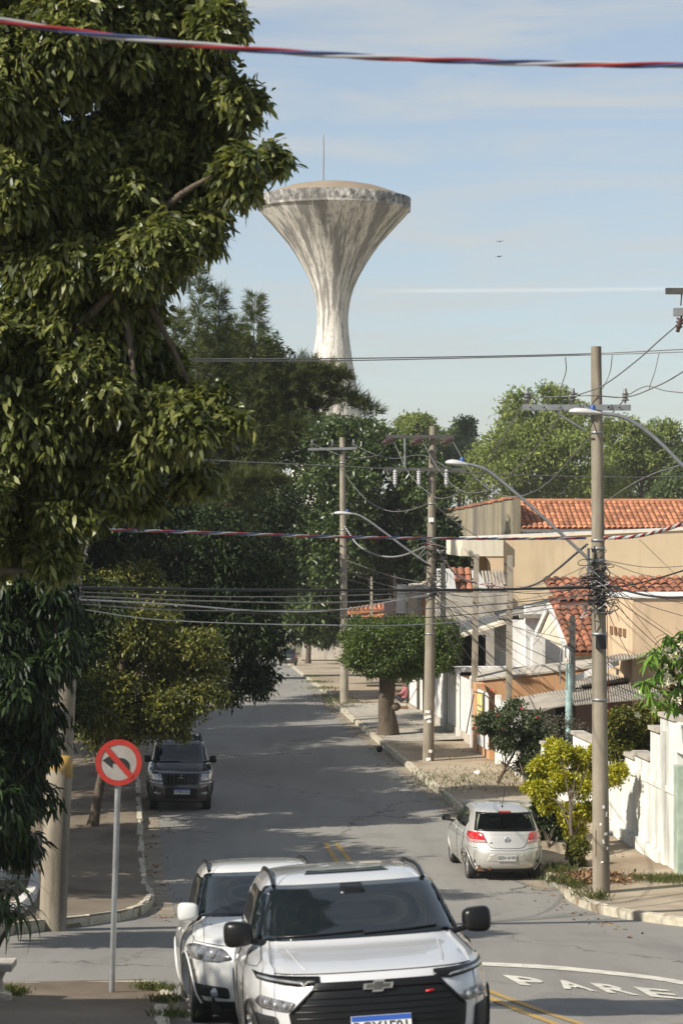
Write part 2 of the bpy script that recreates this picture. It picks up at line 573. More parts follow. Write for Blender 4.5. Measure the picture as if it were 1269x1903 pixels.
def asphalt_mat():
    m, nt, n, l, b = new_mat('worn_asphalt')
    tcn = n.new('ShaderNodeTexCoord')
    def noise(st, s, detail=6, rough=.6):
        q = n.new('ShaderNodeMapping')
        q.inputs['Scale'].default_value = st
        l.new(tcn.outputs['Object'], q.inputs['Vector'])
        z = n.new('ShaderNodeTexNoise')
        z.inputs['Scale'].default_value = s
        z.inputs['Detail'].default_value = detail
        z.inputs['Roughness'].default_value = rough
        l.new(q.outputs['Vector'], z.inputs['Vector'])
        return z
    def mr(v, a, c, t0=0.0, t1=1.0):
        r = n.new('ShaderNodeMapRange')
        for k, x in (('From Min', a), ('From Max', c), ('To Min', t0), ('To Max', t1)):
            r.inputs[k].default_value = x
        l.new(v, r.inputs['Value'])
        return r.outputs['Result']
    def mix(f, a, c):
        x = n.new('ShaderNodeMix')
        x.data_type = 'RGBA'
        l.new(f, x.inputs['Factor'])
        for k, v in (('A', a), ('B', c)):
            if isinstance(v, tuple):
                x.inputs[k].default_value = rgb(v)
            else:
                l.new(v, x.inputs[k])
        return x.outputs['Result']
    col = mix(mr(noise((1, .35, 1), .35).outputs['Fac'], .3, .7), (.165, .158, .143), (.245, .234, .210))
    col = mix(mr(noise((1.4, .10, 1), .9).outputs['Fac'], .50, .72, 0, .6), col, (.115, .109, .100))
    col = mix(mr(noise((1, .7, 1), .55, 3).outputs['Fac'], .60, .63, 0, .35), col, (.10, .097, .092))
    col = mix(mr(noise((1, 1, 1), 70, 3, .8).outputs['Fac'], .35, .65, 0, .5), col, (.34, .325, .29))
    col = mix(mr(noise((1, 1, 1), 48, 2, .8).outputs['Fac'], .56, .68, 0, .7), col, (.075, .072, .068))
    # cracks: warped cell edges, only in some places
    w = noise((1, 1, 1), 1.3, 5)
    add = n.new('ShaderNodeVectorMath')
    add.operation = 'MULTIPLY_ADD'
    add.inputs[1].default_value = (1.6, 1.6, 0)
    l.new(w.outputs['Color'], add.inputs[0])
    l.new(tcn.outputs['Object'], add.inputs[2])
    v = n.new('ShaderNodeTexVoronoi')
    v.feature = 'DISTANCE_TO_EDGE'
    v.inputs['Scale'].default_value = .22
    l.new(add.outputs['Vector'], v.inputs['Vector'])
    ck = mr(v.outputs['Distance'], .003, .010, 1, 0)
    msk = mr(noise((1, 1, 1), .16, 2).outputs['Fac'], .47, .56)
    mm = n.new('ShaderNodeMath')
    mm.operation = 'MULTIPLY'
    l.new(ck, mm.inputs[0])
    l.new(msk, mm.inputs[1])
    m2 = n.new('ShaderNodeMath')
    m2.operation = 'MULTIPLY'
    m2.inputs[1].default_value = .75
    l.new(mm.outputs[0], m2.inputs[0])
    col = mix(m2.outputs[0], col, (.05, .047, .043))
    l.new(col, b.inputs['Base Color'])
    b.inputs['Roughness'].default_value = .9
    bp = n.new('ShaderNodeBump')
    bp.inputs['Strength'].default_value = .5
    bp.inputs['Distance'].default_value = .012
    l.new(noise((1, 1, 1), 120, 3, .8).outputs['Fac'], bp.inputs['Height'])
    l.new(bp.outputs['Normal'], b.inputs['Normal'])
    return m
M['asphalt'] = asphalt_mat()
# ---------------------------------------------------------------- ground, road, pavements
def grid_sheet(name, ys, xl, xr, nx, h, m):
    mb = MB()
    vs, fs = [], []
    for y in ys:
        a, b = xl(y), xr(y)
        for i in range(nx + 1):
            x = a + (b - a) * i / nx
            vs.append((x, y, terr(x, y) + h))
    k = nx + 1
    for j in range(len(ys) - 1):
        for i in range(nx):
            fs.append((j * k + i, j * k + i + 1, (j + 1) * k + i + 1, (j + 1) * k + i))
    mb.add(vs, fs, 0, True)
    return mb.build(name, m)
gy = list(np.arange(-30, 70, 4)) + list(np.arange(70, 260, 8)) + [270, 300, 350, 420, 500, 700, 1000, 1500, 2500]
structure(grid_sheet('ground', gy, lambda y: -1500, lambda y: 1500, 60, -0.25, M['ground']))
structure(grid_sheet('asphalt_road', list(np.arange(-12, 50.01, 1.0)), lambda y: -34, lambda y: 34, 68, 0.0, M['asphalt']))
ry = list(np.arange(50, 130, 2.0)) + list(np.arange(130, 262, 4.0))
structure(grid_sheet('asphalt_road', ry, lambda y: LE(y) - 0.25, lambda y: RE(y) + 0.25, 6, 0.0, M['asphalt']))

kl = [Gd(54, 1733), Gd(150, 1722), Gd(225, 1711), Gd(262, 1702), Gd(283, 1686), Gd(284, 1668)]
dl = (kl[0] - kl[1]).normalized()
left_line = [kl[0] + dl * 14] + [kl[0] + dl * k for k in (9, 6, 3)] + kl + [Vector((LE(y), y, 0)) for y in np.arange(math.ceil(kl[-1].y) + 1, 252, 2)]
kr = [Gd(1269, 1722), Gd(1180, 1711), Gd(1110, 1698), Gd(1070, 1682), Gd(1046, 1664), Gd(1036, 1645)]
dr = (kr[0] - kr[1]).normalized()
right_line = [kr[0] + dr * 12] + [kr[0] + dr * k for k in (8, 5, 2.5)] + kr + [Vector((RE(y), y, 0)) for y in np.arange(math.ceil(kr[-1].y) + 1, 252, 2)]
kn = [Gd(-150, 1856), Gd(0, 1850), Gd(150, 1846), Gd(270, 1843), Gd(306, 1852), Gd(318, 1872)]
near_line = kn + [Vector((LE(y), y, 0)) for y in np.arange(math.floor(kn[-1].y) - 1, -8, -2)]

M['pave_left'] = mat('shade_darkened_concrete', (0.135, 0.108, 0.075), (0.215, 0.172, 0.122), 0.8, 0.95, 0.4, lo=0.3, hi=0.7, stain=(0.075, 0.05, 0.03), stain_amt=0.7, stain_stretch=(1, 0.5, 1), stain_scale=0.6, slo=0.46, shi=0.66, bump_scale=60)  # pavement concrete darkened in colour to stand in for deep tree shade
def pavement(name, line, far_x, h=0.15, pm='pave'):
    outline = [(p.x, p.y) for p in line]
    ylast = line[-1].y
    poly = outline + [(far_x, ylast), (far_x, line[0].y)]
    o = fill_poly(poly, 2.0, lambda x, y: terr(x, y) + h, name, M[pm], skirt=0.4)
    return structure(o)
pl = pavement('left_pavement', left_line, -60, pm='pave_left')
pr = pavement('right_pavement', right_line, 60)
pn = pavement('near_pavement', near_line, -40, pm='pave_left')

# kerb stones, one by one
kerb_meshes = []
for k in range(5):
    bm = bmesh.new()
    bmesh.ops.create_cube(bm, size=1.0)
    for v in bm.verts:
        v.co.x *= 0.985
        v.co.y *= 0.15
        v.co.z *= 0.36
    bmesh.ops.bevel(bm, geom=bm.edges[:], offset=0.022, segments=2, affect='EDGES')
    for v in bm.verts:
        v.co += Vector((random.uniform(-.012, .012), random.uniform(-.012, .012), random.uniform(-.012, .012)))
    me = bpy.data.meshes.new('kerb_stone')
    bm.to_mesh(me)
    bm.free()
    me.materials.append(M['kerb'])
    kerb_meshes.append(me)
def kerb(line, parent, side, ymax):
    seg = []
    for a, b in zip(line[:-1], line[1:]):
        a2, b2 = Vector((a.x, a.y, 0)), Vector((b.x, b.y, 0))
        seg.append((a2, b2, (b2 - a2).length))
    tot = sum(s[2] for s in seg)
    def at(t):
        for a, b, L in seg:
            if t <= L:
                return a + (b - a) * (t / L)
            t -= L
        return seg[-1][1]
    t = 0.0
    while t < tot - 1:
        L = random.uniform(0.85, 1.1)
        p, q = at(t), at(t + L)
        if p.y < ymax and -5 < p.y:
            d = (q - p).normalized()
            nrm = Vector((-d.y, d.x, 0)) * side
            mid = (p + q) / 2 + nrm * (0.055 + random.uniform(-.012, .012))
            zp, zq = terr(p.x, p.y), terr(q.x, q.y)
            sl = math.atan2(zq - zp, L)
            piece('kerb_stone', random.choice(kerb_meshes), parent, (mid.x, mid.y, (zp + zq) / 2 - 0.018 + random.uniform(-.014, .010)),
                  (0, -sl, math.atan2(d.y, d.x) + random.uniform(-.02, .02)), (L, 1, 1))
        t += L
    # far rest of the kerb, too small to tell apart
    mb = MB()
    far = [p for p in line if p.y >= ymax - 2]
    for a, b in zip(far[:-1], far[1:]):
        za, zb = terr(a.x, a.y), terr(b.x, b.y)
        mb.hexa([(a.x, a.y, za - .1), (a.x + .14 * side, a.y, za - .1), (b.x + .14 * side, b.y, zb - .1), (b.x, b.y, zb - .1),
                 (a.x, a.y, za + .165), (a.x + .14 * side, a.y, za + .165), (b.x + .14 * side, b.y, zb + .165), (b.x, b.y, zb + .165)])
    if far:
        stuff(mb.build('kerb', M['kerb'], parent))
kerb(left_line, pl, 1, 100)
kerb(right_line, pr, -1, 112)
kerb(near_line, pn, -1, 60)

def gutter(yy, xf, w):
    mb = MB()
    for a, b in zip(yy[:-1], yy[1:]):
        vs = [(xf(a), a), (xf(a) + w, a), (xf(b) + w, b), (xf(b), b)]
        mb.add([(x, y, terr(x, y) + 0.006) for x, y in vs], [(0, 1, 2, 3)])
    return structure(mb.build('gutter', M['gutter']))
gutter(list(np.arange(39, 112, 1.0)), lambda y: LE(y), 0.42 * 1.0)
gutter(list(np.arange(47.5, 112, 1.0)), lambda y: RE(y) - 0.42, 0.42)

# painted markings
def stripe(name, pa, pb, half, m, label, z=0.008, n=14):
    mb = MB()
    a, b = Gd(*pa), Gd(*pb)
    d = Vector((b.x - a.x, b.y - a.y, 0)).normalized()
    nr = Vector((-d.y, d.x, 0)) * half
    vs = []
    for i in range(n + 1):
        p = a + (b - a) * (i / n)
        for s in (-1, 1):
            q = p + nr * s
            vs.append((q.x, q.y, terr(q.x, q.y) + z))
    mb.add(vs, [(2 * i, 2 * i + 1, 2 * i + 3, 2 * i + 2) for i in range(n)])
    o = mb.build(name, m)
    return tag(o, label, 'road marking')
stripe('yellow_line', (604, 1566), (640, 1622), 0.055, M['paint_yellow'], 'left of two worn yellow centre lines behind the white cars')
stripe('yellow_line', (624, 1566), (668, 1622), 0.055, M['paint_yellow'], 'right of two worn yellow centre lines behind the white cars')
stripe('yellow_line', (900, 1839), (1110, 1913), 0.06, M['paint_yellow'], 'upper of two yellow lines under the stop lettering')
stripe('yellow_line', (900, 1851), (1060, 1913), 0.06, M['paint_yellow'], 'lower of two yellow lines beside the nearest white car')
sl = [(860, 1790), (920, 1793), (1000, 1797), (1060, 1801.5), (1120, 1807.5), (1180, 1814), (1230, 1820.5), (1269, 1827.5), (1330, 1842), (1400, 1862)]
mb = MB()
vs = []
for x, y in sl:
    for dy in (-3.4, 3.4):
        p = Gd(x, y + dy)
        vs.append((p.x, p.y, terr(p.x, p.y) + 0.008))
mb.add(vs, [(2 * i, 2 * i + 1, 2 * i + 3, 2 * i + 2) for i in range(len(sl) - 1)])
tag(mb.build('stop_line', M['paint_white']), 'long curved white stop line painted across the asphalt', 'road marking')
word = thing('stop_lettering', 'white stop word in four letters painted on the asphalt', 'road marking', Gd(1060, 1838))
wo = Vector(word.location)
for i, ch in enumerate('PARE'):
    me = text_mesh(ch, 1.0, 0.03, 'LEFT')
    co = [Vector(v.co) for v in me.vertices]
    x0, x1 = min(c.x for c in co), max(c.x for c in co)
    y0, y1 = min(c.y for c in co), max(c.y for c in co)
    bm = bmesh.new()
    bm.from_mesh(me)
    for v in bm.verts:
        u = i + (v.co.x - x0) / (x1 - x0) * 0.80
        w = (v.co.y - y0) / (y1 - y0)
        p = Gd(966 + u * 81 - w * 34, 1831 + u * 7.4 - w * 18.5)
        v.co = Vector((p.x, p.y, terr(p.x, p.y) + 0.010)) - wo
    bm.normal_update()
    bm.to_mesh(me)
    bm.free()
    me.materials.append(M['paint_white'])
    link('letter', me, word)

# paving slabs under the clipped tree
slab_me = []
for k in range(4):
    mb = MB()
    j = [random.uniform(-.012, .012) for _ in range(8)]
    mb.hexa([(-.43, -.43, -.05), (.43, -.43, -.05), (.43, .43, -.05), (-.43, .43, -.05),
             (-.42 + j[0], -.42, .012 + j[1]), (.42, -.42 + j[2], .012 + j[3]), (.42 + j[4], .42, .012 + j[5]), (-.42, .42 + j[6], .012 + j[7])])
    slab_me.append(mb.mesh('paving_slab', M['slab']))
for i in range(13):
    for j in range(3):
        p = ST(85.6 + i * 0.9, 0.6 + j * 0.9, 0)
        piece('paving_slab', random.choice(slab_me), pr, (p.x, p.y, terr(p.x, p.y) + 0.157), (random.uniform(-.012, .012), random.uniform(-.012, .012), 0.09))
# concrete driveway aprons crossing the pavement
for d0, d1 in ((79.5, 84.5), (59, 62.5)):
    mb = MB()
    n = 8
    vs = []
    for i in range(n + 1):
        d = d0 + (d1 - d0) * i / n
        for off in (0.16, 1.4, 2.7):
            p = ST(d, off, 0)
            vs.append((p.x, p.y, terr(p.x, p.y) + 0.165 + (0.06 if off > 2 else 0)))
    fs = []
    for i in range(n):
        for j in range(2):
            fs.append((i * 3 + j, i * 3 + j + 1, i * 3 + 4 + j, i * 3 + 3 + j))
    mb.add(vs, fs)
    structure(mb.build('driveway', M['slab']))

# ---------------------------------------------------------------- water tower
TD = 222.0
tx = (610 - CX) / F * TD
tb = -6.2
t_root = thing('water_tower', 'tall weathered white concrete funnel shaped water tower above the trees', 'water tower', (tx, TD, tb), (0, 0.0125, 0))
def tz(py):
    return CH - (py - HY) / F * TD - tb
def tr(w):
    return w / 2 / F * TD
prof_px = [(1150, 210), (960, 170), (870, 144), (800, 122), (760, 108), (730, 97), (700, 86), (670, 75), (645, 67), (622, 61), (600, 57.5), (585, 57.5), (565, 62), (550, 68), (534, 78), (515, 94), (495, 116), (475, 140), (455, 168), (435, 202), (417, 234), (402, 262), (391, 279)]
prof = [(tr(w), tz(y)) for y, w in prof_px]
mb = MB()
mb.lathe(prof, 72)
mb.build('shaft_and_funnel', M['tower'], t_root)
mb = MB()
zr = prof[-1][1]
R0 = tr(284)
mb.lathe([(tr(262), zr - 0.12), (R0 - 0.02, zr - 0.02), (R0, zr + 0.10), (R0, zr + 1.12), (R0 - 0.25, zr + 1.18), (R0 - 0.30, zr + 1.05)], 72)
mb.build('rim', M['tower'], t_root)
mb = MB()
mb.lathe([(R0 - 0.28, zr + 1.06), (R0 * 0.82, zr + 1.55), (R0 * 0.6, zr + 2.08), (R0 * 0.35, zr + 2.42), (R0 * 0.12, zr + 2.56), (0.01, zr + 2.58)], 72)
mb.build('dome_roof', M['tower_roof'], t_root)
mx = (600 - 621) / F * TD
mb = MB()
mb.tube([(mx, 0, zr + 2.1), (mx, 0, zr + 6.0)], [0.085, 0.06], 8)
mb.tube([(mx, 0, zr + 5.9), (mx - 0.04, 0, zr + 6.75)], [0.06, 0.05], 8)
mb.tube([(mx - 0.10, 0, zr + 6.6), (mx - 0.02, 0, zr + 6.95)], [0.03, 0.05], 6)
mb.build('lightning_mast', M['galv'], t_root)

# ---------------------------------------------------------------- houses on the right
def barrel_tile(L, wd, name, m):
    """curved clay tile, concave side down, running along +y (downhill = -y)"""
    mb = MB()
    n = 5
    vs = []
    for e, (y, k) in enumerate(((0, 1.0), (L, 0.80))):
        for i in range(n + 1):
            a = math.pi * i / n
            vs.append((-math.cos(a) * wd / 2 * k, y, math.sin(a) * wd * 0.36 * k + (0.022 if e == 0 else 0.0)))
    k = len(vs)
    for y, kk in ((0, 1.0),):
        for i in range(n + 1):
            a = math.pi * i / n
            vs.append((-math.cos(a) * (wd / 2 - 0.014), y, math.sin(a) * (wd * 0.36 - 0.014) + 0.022))
    fs = [(i, i + 1, n + 2 + i, n + 1 + i) for i in range(n)] + [(i, k + i, k + i + 1, i + 1) for i in range(n)]
    mb.add(vs, fs, 0, False)
    return mb.mesh(name, m)
def tile_roof(parent, eave_a, eave_b, ridge_a, m, col_w=0.24, row=0.36, jit=0.02, name='roof_tile', limit=300, trim=None):
    """tiles one by one on the slope spanned by the eave a->b and the rise eave_a->ridge_a"""
    A, B, R = Vector(eave_a), Vector(eave_b), Vector(ridge_a)
    u = B - A
    v = R - A
    cols = max(1, int(u.length / col_w))
    rows = max(1, int(v.length / row))
    me = barrel_tile(row * 1.18, col_w * 0.94, name, m)
    un, vn = u.normalized(), v.normalized()
    w = un.cross(vn).normalized()
    if w.z < 0:
        w = -w
    vn2 = w.cross(un)
    rot = Matrix((un, vn2, w)).transposed().to_euler()
    cnt = 0
    base = MB()
    base.hexa([A - w * .10, B - w * .10, B + v - w * .10, A + v - w * .10, A - w * .004, B - w * .004, B + v - w * .004, A + v - w * .004])
    deck = base.build('roof_deck', m, parent)
    rest = None
    for i in range(cols):
        for j in range(rows):
            if trim and not trim((i + .5) / cols, (j + .5) / rows):
                continue
            p = A + u * ((i + .5) / cols) + v * (j / rows) + w * 0.004
            if cnt < limit:
                piece(name, me, deck, p, (rot.x + random.uniform(-jit, jit), rot.y + random.uniform(-jit, jit), rot.z + random.uniform(-jit, jit)))
            cnt += 1
    return deck

# long beige house wall with the curved balcony
h = thing('beige_house', 'large beige rendered house with curved balcony opening at its street end', 'house', ST(100, 5, 0))
ho = Vector(h.location)
def rel(mb, o):
    mb.v = [tuple(Vector(p) - o) for p in mb.v]
    return mb
mb = MB()
zt0, zt1 = 6.72, 7.25
mb.hexa([ST(100, 7.1, 0), ST(100, 18, 0), ST(112, 18, 0), ST(112, 7.1, 0), ST(100, 7.1, zt0), ST(100, 18, zt1), ST(112, 18, zt1), ST(112, 7.1, zt0)])
rel(mb, ho).build('wall', M['beige'], h)
mb = MB()
mb.stbox(99.6, 112, 4.55, 7.05, 0, 4.72)
rel(mb, ho).build('lower_wall', M['beige'], h)
mb = MB()
mb.stbox(99.7, 108, 5.35, 7.08, 6.02, 6.74)
rel(mb, ho).build('balcony_roof', M['cream'], h)
mb = MB()
pts = [(7.098, 4.72), (7.098, 6.02), (6.35, 6.02)]
for i in range(1, 12):
    a = math.pi * (0.5 - i / 11.0)
    pts.append((6.30 + 0.30 * math.cos(a) - 0.0, 5.36 + 0.62 * math.sin(a)))
pts.append((6.3, 4.72))
mb.prism([ST(99.75, o, z) for o, z in pts], (ST(100.0, 0, 0) - ST(99.75, 0, 0)))
mb.prism([ST(106.0, o, z) for o, z in pts], (ST(106.3, 0, 0) - ST(106.0, 0, 0)))
mb.stbox(100.1, 106, 7.0, 7.09, 4.72, 6.02)
rel(mb, ho).build('balcony_screen', M['peach'], h)
mb = MB()
mb.hexa([ST(99.9, 5.3, 6.75), ST(99.9, 18.1, zt1 + .03), ST(100.4, 18.1, zt1 + .03), ST(100.4, 5.3, 6.75), ST(99.9, 5.3, 6.83), ST(99.9, 18.1, zt1 + .12), ST(100.4, 18.1, zt1 + .12), ST(100.4, 5.3, 6.83)])
rel(mb, ho).build('coping', M['white'], h)
mb = MB()
mb.stbox(99.88, 99.99, 15.6, 18, 6.9, 7.22)
rel(mb, ho).build('patched_corner', M['grey_wall'], h)
mb = MB()
mb.stbox(99.93, 99.995, 15.2, 15.24, 4.6, 6.3)
rel(mb, ho).build('drain_pipe', M['dark_steel'], h)

# white tiled parapet in front of the balcony
h = thing('tiled_parapet', 'white stepped parapet with a strip of clay tiles below the balcony', 'parapet', ST(97, 4, 0))
ho = Vector(h.location)
mb = MB()
mb.prism([ST(97, 4.1, 4.6), ST(97, 4.9, 4.6), ST(97, 4.75, 5.55), ST(97, 4.1, 5.55)], (0, .25, 0))
rel(mb, ho).build('parapet_wall', M['white'], h)
mb = MB()
mb.prism([ST(97, 5.6, 4.6), ST(97, 6.2, 4.6), ST(97, 5.75, 5.55), ST(97, 5.5, 5.55)], (0, .25, 0))
rel(mb, ho).build('parapet_wall', M['white'], h)
mb = MB()
mb.stbox(97.0, 99.5, 4.1, 7.0, 0, 4.58)
rel(mb, ho).build('wall', M['grey_wall'], h)
tile_roof(h, ST(97.05, 4.75, 4.62) - ho, ST(97.05, 5.6, 4.62) - ho, ST(98.2, 4.75, 5.55) - ho, M['tile_old'], 0.27, 0.4)
mb = MB()
for k in range(7):
    mb.tube([ST(97.1, 6.1 + k * .14, 4.62) - ho, ST(98.6, 6.1 + k * .14, 5.4) - ho], 0.06, 6)
mb.build('fibre_sheet', M['fibre'], h)

# building with the stained side wall and the big tile roof
h = thing('tile_roof_building', 'long building with orange tile roof and mould stained side wall', 'building', ST(125, 11, -1))
ho = Vector(h.location)
mb = MB()
mb.hexa([ST(125, 10.2, -1), ST(125, 10.6, -1), ST(152, 9.2, -1), ST(152, 8.8, -1), ST(125, 10.2, 8.72), ST(125, 10.6, 8.72), ST(152, 9.2, 8.2), ST(152, 8.8, 8.2)])
rel(mb, ho).build('stained_wall', M['stained'], h)
mb = MB()
for k in range(22):
    a, b = k / 22, (k + .93) / 22
    mb.hexa([ST(125 + 27 * t, 10.12 - 1.4 * t + o, 8.73 - .52 * t + zz + (k % 3) * .02) for zz in (0, .14) for t, o in ((a, 0), (a, .56), (b, .56), (b, 0))])
rel(mb, ho).build('wall_coping', M['tile_old'], h)
mb = MB()
mb.stbox(125.3, 131, 10.7, 30, -1, 6.95)
rel(mb, ho).build('front_wall', M['cream'], h)
tile_roof(h, ST(124.9, 10.65, 7.15) - ho, ST(124.9, 21.6, 7.15) - ho, ST(129.0, 10.65, 8.62) - ho, M['tile'], 0.29, 0.47, limit=340)
mb = MB()
mb.tube([ST(129.0, 10.6, 8.66) - ho, ST(129.0, 22, 8.66) - ho], 0.12, 8)
mb.build('ridge_cap', M['tile'], h)
mb = MB()
mb.stbox(124.6, 124.8, 10.65, 22, 7.0, 7.12)
rel(mb, ho).build('gutter_channel', M['galv'], h)

# small gabled house
h = thing('gabled_house', 'small cream house with old clay tile roof and white trimmed gable', 'house', ST(80, 6, 0.15))
ho = Vector(h.location)
mb = MB()
g0, g1 = 6.0, 13.0
mb.prism([ST(78.6, 6.85, .1), ST(83.6, 6.85, .1), ST(83.6, 6.85, 3.6), ST(81.8, 6.85, 4.45), ST(78.6, 6.85, 3.15)], (ST(80, 13, 0) - ST(80, 6.85, 0)))
rel(mb, ho).build('wall', M['cream'], h)
tile_roof(h, ST(78.0, g0, 3.12) - ho, ST(78.0, g0 + 4.2, 3.12) - ho, ST(81.8, g0, 4.68) - ho, M['tile_old'], 0.27, 0.40, jit=0.05)
tile_roof(h, ST(84.3, g0, 3.62) - ho, ST(84.3, g0 + 2.0, 3.62) - ho, ST(81.8, g0, 4.68) - ho, M['tile_old'], 0.27, 0.42, jit=0.05)
mb = MB()
mb.tube([ST(81.8, g0 - .05, 4.74) - ho, ST(81.8, g0 + 4.3, 4.74) - ho], 0.13, 8)
mb.build('ridge_cap', M['tile_old'], h)
for (da, za, db, zb) in ((77.95, 3.02, 81.8, 4.60), (81.8, 4.60, 84.4, 3.52)):
    mb = MB()
    mb.hexa([ST(da, g0 - .08, za - .17) - ho, ST(da, g0 + .02, za - .17) - ho, ST(db, g0 + .02, zb - .17) - ho, ST(db, g0 - .08, zb - .17) - ho,
             ST(da, g0 - .08, za + .06) - ho, ST(da, g0 + .02, za + .06) - ho, ST(db, g0 + .02, zb + .06) - ho, ST(db, g0 - .08, zb + .06) - ho])
    mb.build('barge_board', M['white'], h)
mb = MB()
mb.prism([ST(78.6, 6.02, 3.1), ST(83.9, 6.02, 3.45), ST(81.8, 6.02, 4.40)], ST(80, 6.84, 0) - ST(80, 6.02, 0))
rel(mb, ho).build('gable_soffit', M['cream'], h)
for d0, d1, z0, z1 in ((79.0, 79.5, 1.3, 2.35), (80.1, 80.6, 1.3, 2.35), (82.2, 82.9, 0.3, 2.7)):
    mb = MB()
    mb.stbox(d0, d1, 6.79, 6.83, z0, z1)
    w = rel(mb, ho).build('window', M['brown'], h)
    mb = MB()
    mb.stbox(d0 + .08, d1 - .08, 6.76, 6.785, z0 + .08, z1 - .08)
    rel(mb, ho).build('pane', M['glass'], w)
mb = MB()
mb.stbox(83.9, 84.3, 5.75, 6.1, 0.1, 3.35)
rel(mb, ho).build('porch_column', M['white'], h)

# white wing and open carport beyond it
h = thing('white_wing', 'white walled house wing with a grey sheet roof beside the gable', 'house', ST(87, 5.5, 0.15))
ho = Vector(h.location)
mb = MB()
mb.stbox(86, 90, 5.35, 7.6, 0.1, 3.9)
mb.stbox(85.6, 86, 5.8, 6.5, 0.1, 4.4)
rel(mb, ho).build('wall', M['white'], h)
mb = MB()
mb.prism([ST(86, 5.0, 3.95), ST(86, 7.8, 4.55), ST(86, 7.8, 4.68), ST(86, 5.0, 4.05)], (0, 4.2, 0))
rel(mb, ho).build('sheet_roof', M['fibre'], h)
mb = MB()
mb.stbox(85.3, 85.6, 5.55, 6.6, 3.98, 4.12)
rel(mb, ho).build('ledge', M['fibre'], h)
h = thing('carport', 'open carport with a sloping pale roof edge behind the concrete posts', 'carport', ST(89, 4, 0.15))
ho = Vector(h.location)
mb = MB()
mb.hexa([ST(86.4, 2.9, 3.05), ST(86.4, 5.3, 3.75), ST(92, 5.3, 3.75), ST(92, 2.9, 3.05), ST(86.4, 2.9, 3.17), ST(86.4, 5.3, 3.87), ST(92, 5.3, 3.87), ST(92, 2.9, 3.17)])
rel(mb, ho).build('roof', M['cream'], h)
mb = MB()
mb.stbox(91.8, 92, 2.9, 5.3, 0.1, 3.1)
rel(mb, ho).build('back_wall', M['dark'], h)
mb = MB()
mb.stbox(84.6, 85.2, 2.75, 5.6, 2.12, 2.30)
rel(mb, ho).build('front_beam', M['white'], h)
for o in (2.9, 4.4, 5.45):
    mb = MB()
    mb.stbox(84.8, 85.0, o, o + .12, 0.1, 2.12)
    rel(mb, ho).build('column', M['white'], h)
mb = MB()
mb.stbox(86.0, 86.2, 2.9, 5.6, 0.1, 1.9)
rel(mb, ho).build('brown_wall', M['brown'], h)

# peach house
h = thing('peach_house', 'peach rendered house with four small vents and an old tile roof', 'house', ST(70, 6, 0.15))
ho = Vector(h.location)
mb = MB()
mb.stbox(68, 72, 5.9, 19, 0.1, 5.18)
rel(mb, ho).build('wall', M['peach'], h)
mb = MB()
mb.stbox(67.93, 72.05, 5.84, 19, 5.185, 5.26)
rel(mb, ho).build('coping', M['white'], h)
for k in range(4):
    mb = MB()
    d = 68.85 + k * .62
    mb.stbox(d, d + .32, 5.86, 5.895, 4.05, 4.28)
    rel(mb, ho).build('vent', M['brown'], h)
tile_roof(h, ST(72.4, 4.6, 4.95) - ho, ST(72.4, 13, 4.95) - ho, ST(75.2, 4.6, 5.62) - ho, M['tile_old'], 0.27, 0.42, jit=0.05)
mb = MB()
mb.stbox(69.9, 70.0, 5.84, 5.895, 2.9, 3.05)
rel(mb, ho).build('wall_lamp', M['dark_steel'], h)

# orange side wall and gate with the notice board
h = thing('orange_wall', 'bright orange side wall with pale coping between the concrete posts', 'wall', ST(76.5, 5, 0.15))
ho = Vector(h.location)
mb = MB()
mb.hexa([ST(76.4, 2.75, 0), ST(76.4, 7.2, 0), ST(76.6, 7.2, 0), ST(76.6, 2.75, 0), ST(76.4, 2.75, 2.32), ST(76.4, 7.2, 2.80), ST(76.6, 7.2, 2.80), ST(76.6, 2.75, 2.32)])
rel(mb, ho).build('wall', M['orange'], h)
mb = MB()
mb.hexa([ST(76.35, 2.7, 2.325), ST(76.35, 7.2, 2.805), ST(77.6, 7.2, 2.95), ST(77.6, 2.7, 2.48), ST(76.35, 2.7, 2.385), ST(76.35, 7.2, 2.865), ST(77.6, 7.2, 3.01), ST(77.6, 2.7, 2.54)])
rel(mb, ho).build('coping', M['grey_wall'], h)
h = thing('orange_gate', 'orange gate frame with a white panel and yellow notice board', 'gate', ST(75, 2.7, 0.15))
ho = Vector(h.location)
mb = MB()
mb.stbox(75.5, 76.35, 2.55, 2.85, .1, 2.30)
rel(mb, ho).build('pillar', M['orange'], h)
mb = MB()
mb.stbox(73.2, 75.45, 2.60, 2.78, .1, 0.42)
rel(mb, ho).build('plinth', M['orange'], h)
for k in range(7):
    mb = MB()
    d = 73.3 + k * .30
    mb.stbox(d, d + .285, 2.56, 2.60, .43, 2.15)
    rel(mb, ho).build('board', M['white'], h)
M['sign_yellow'] = mat('notice_board', (0.72, 0.66, 0.36), (0.70, 0.52, 0.08), 3.0, 0.7, lo=.45, hi=.6)
mb = MB()
mb.stbox(74.1, 75.2, 2.52, 2.555, 1.0, 2.05)
nb = rel(mb, ho).build('notice_board', M['sign_yellow'], h)
for k, z in enumerate((1.30, 1.48, 1.65)):
    mb = MB()
    mb.stbox(74.25, 75.05, 2.508, 2.516, z, z + .055)
    rel(mb, ho).build('printed_line', M['pole'], nb)
mb = MB()
mb.stbox(71.9, 73.1, 2.75, 2.83, .15, 2.0)
rel(mb, ho).build('orange_door', M['orange'], h)

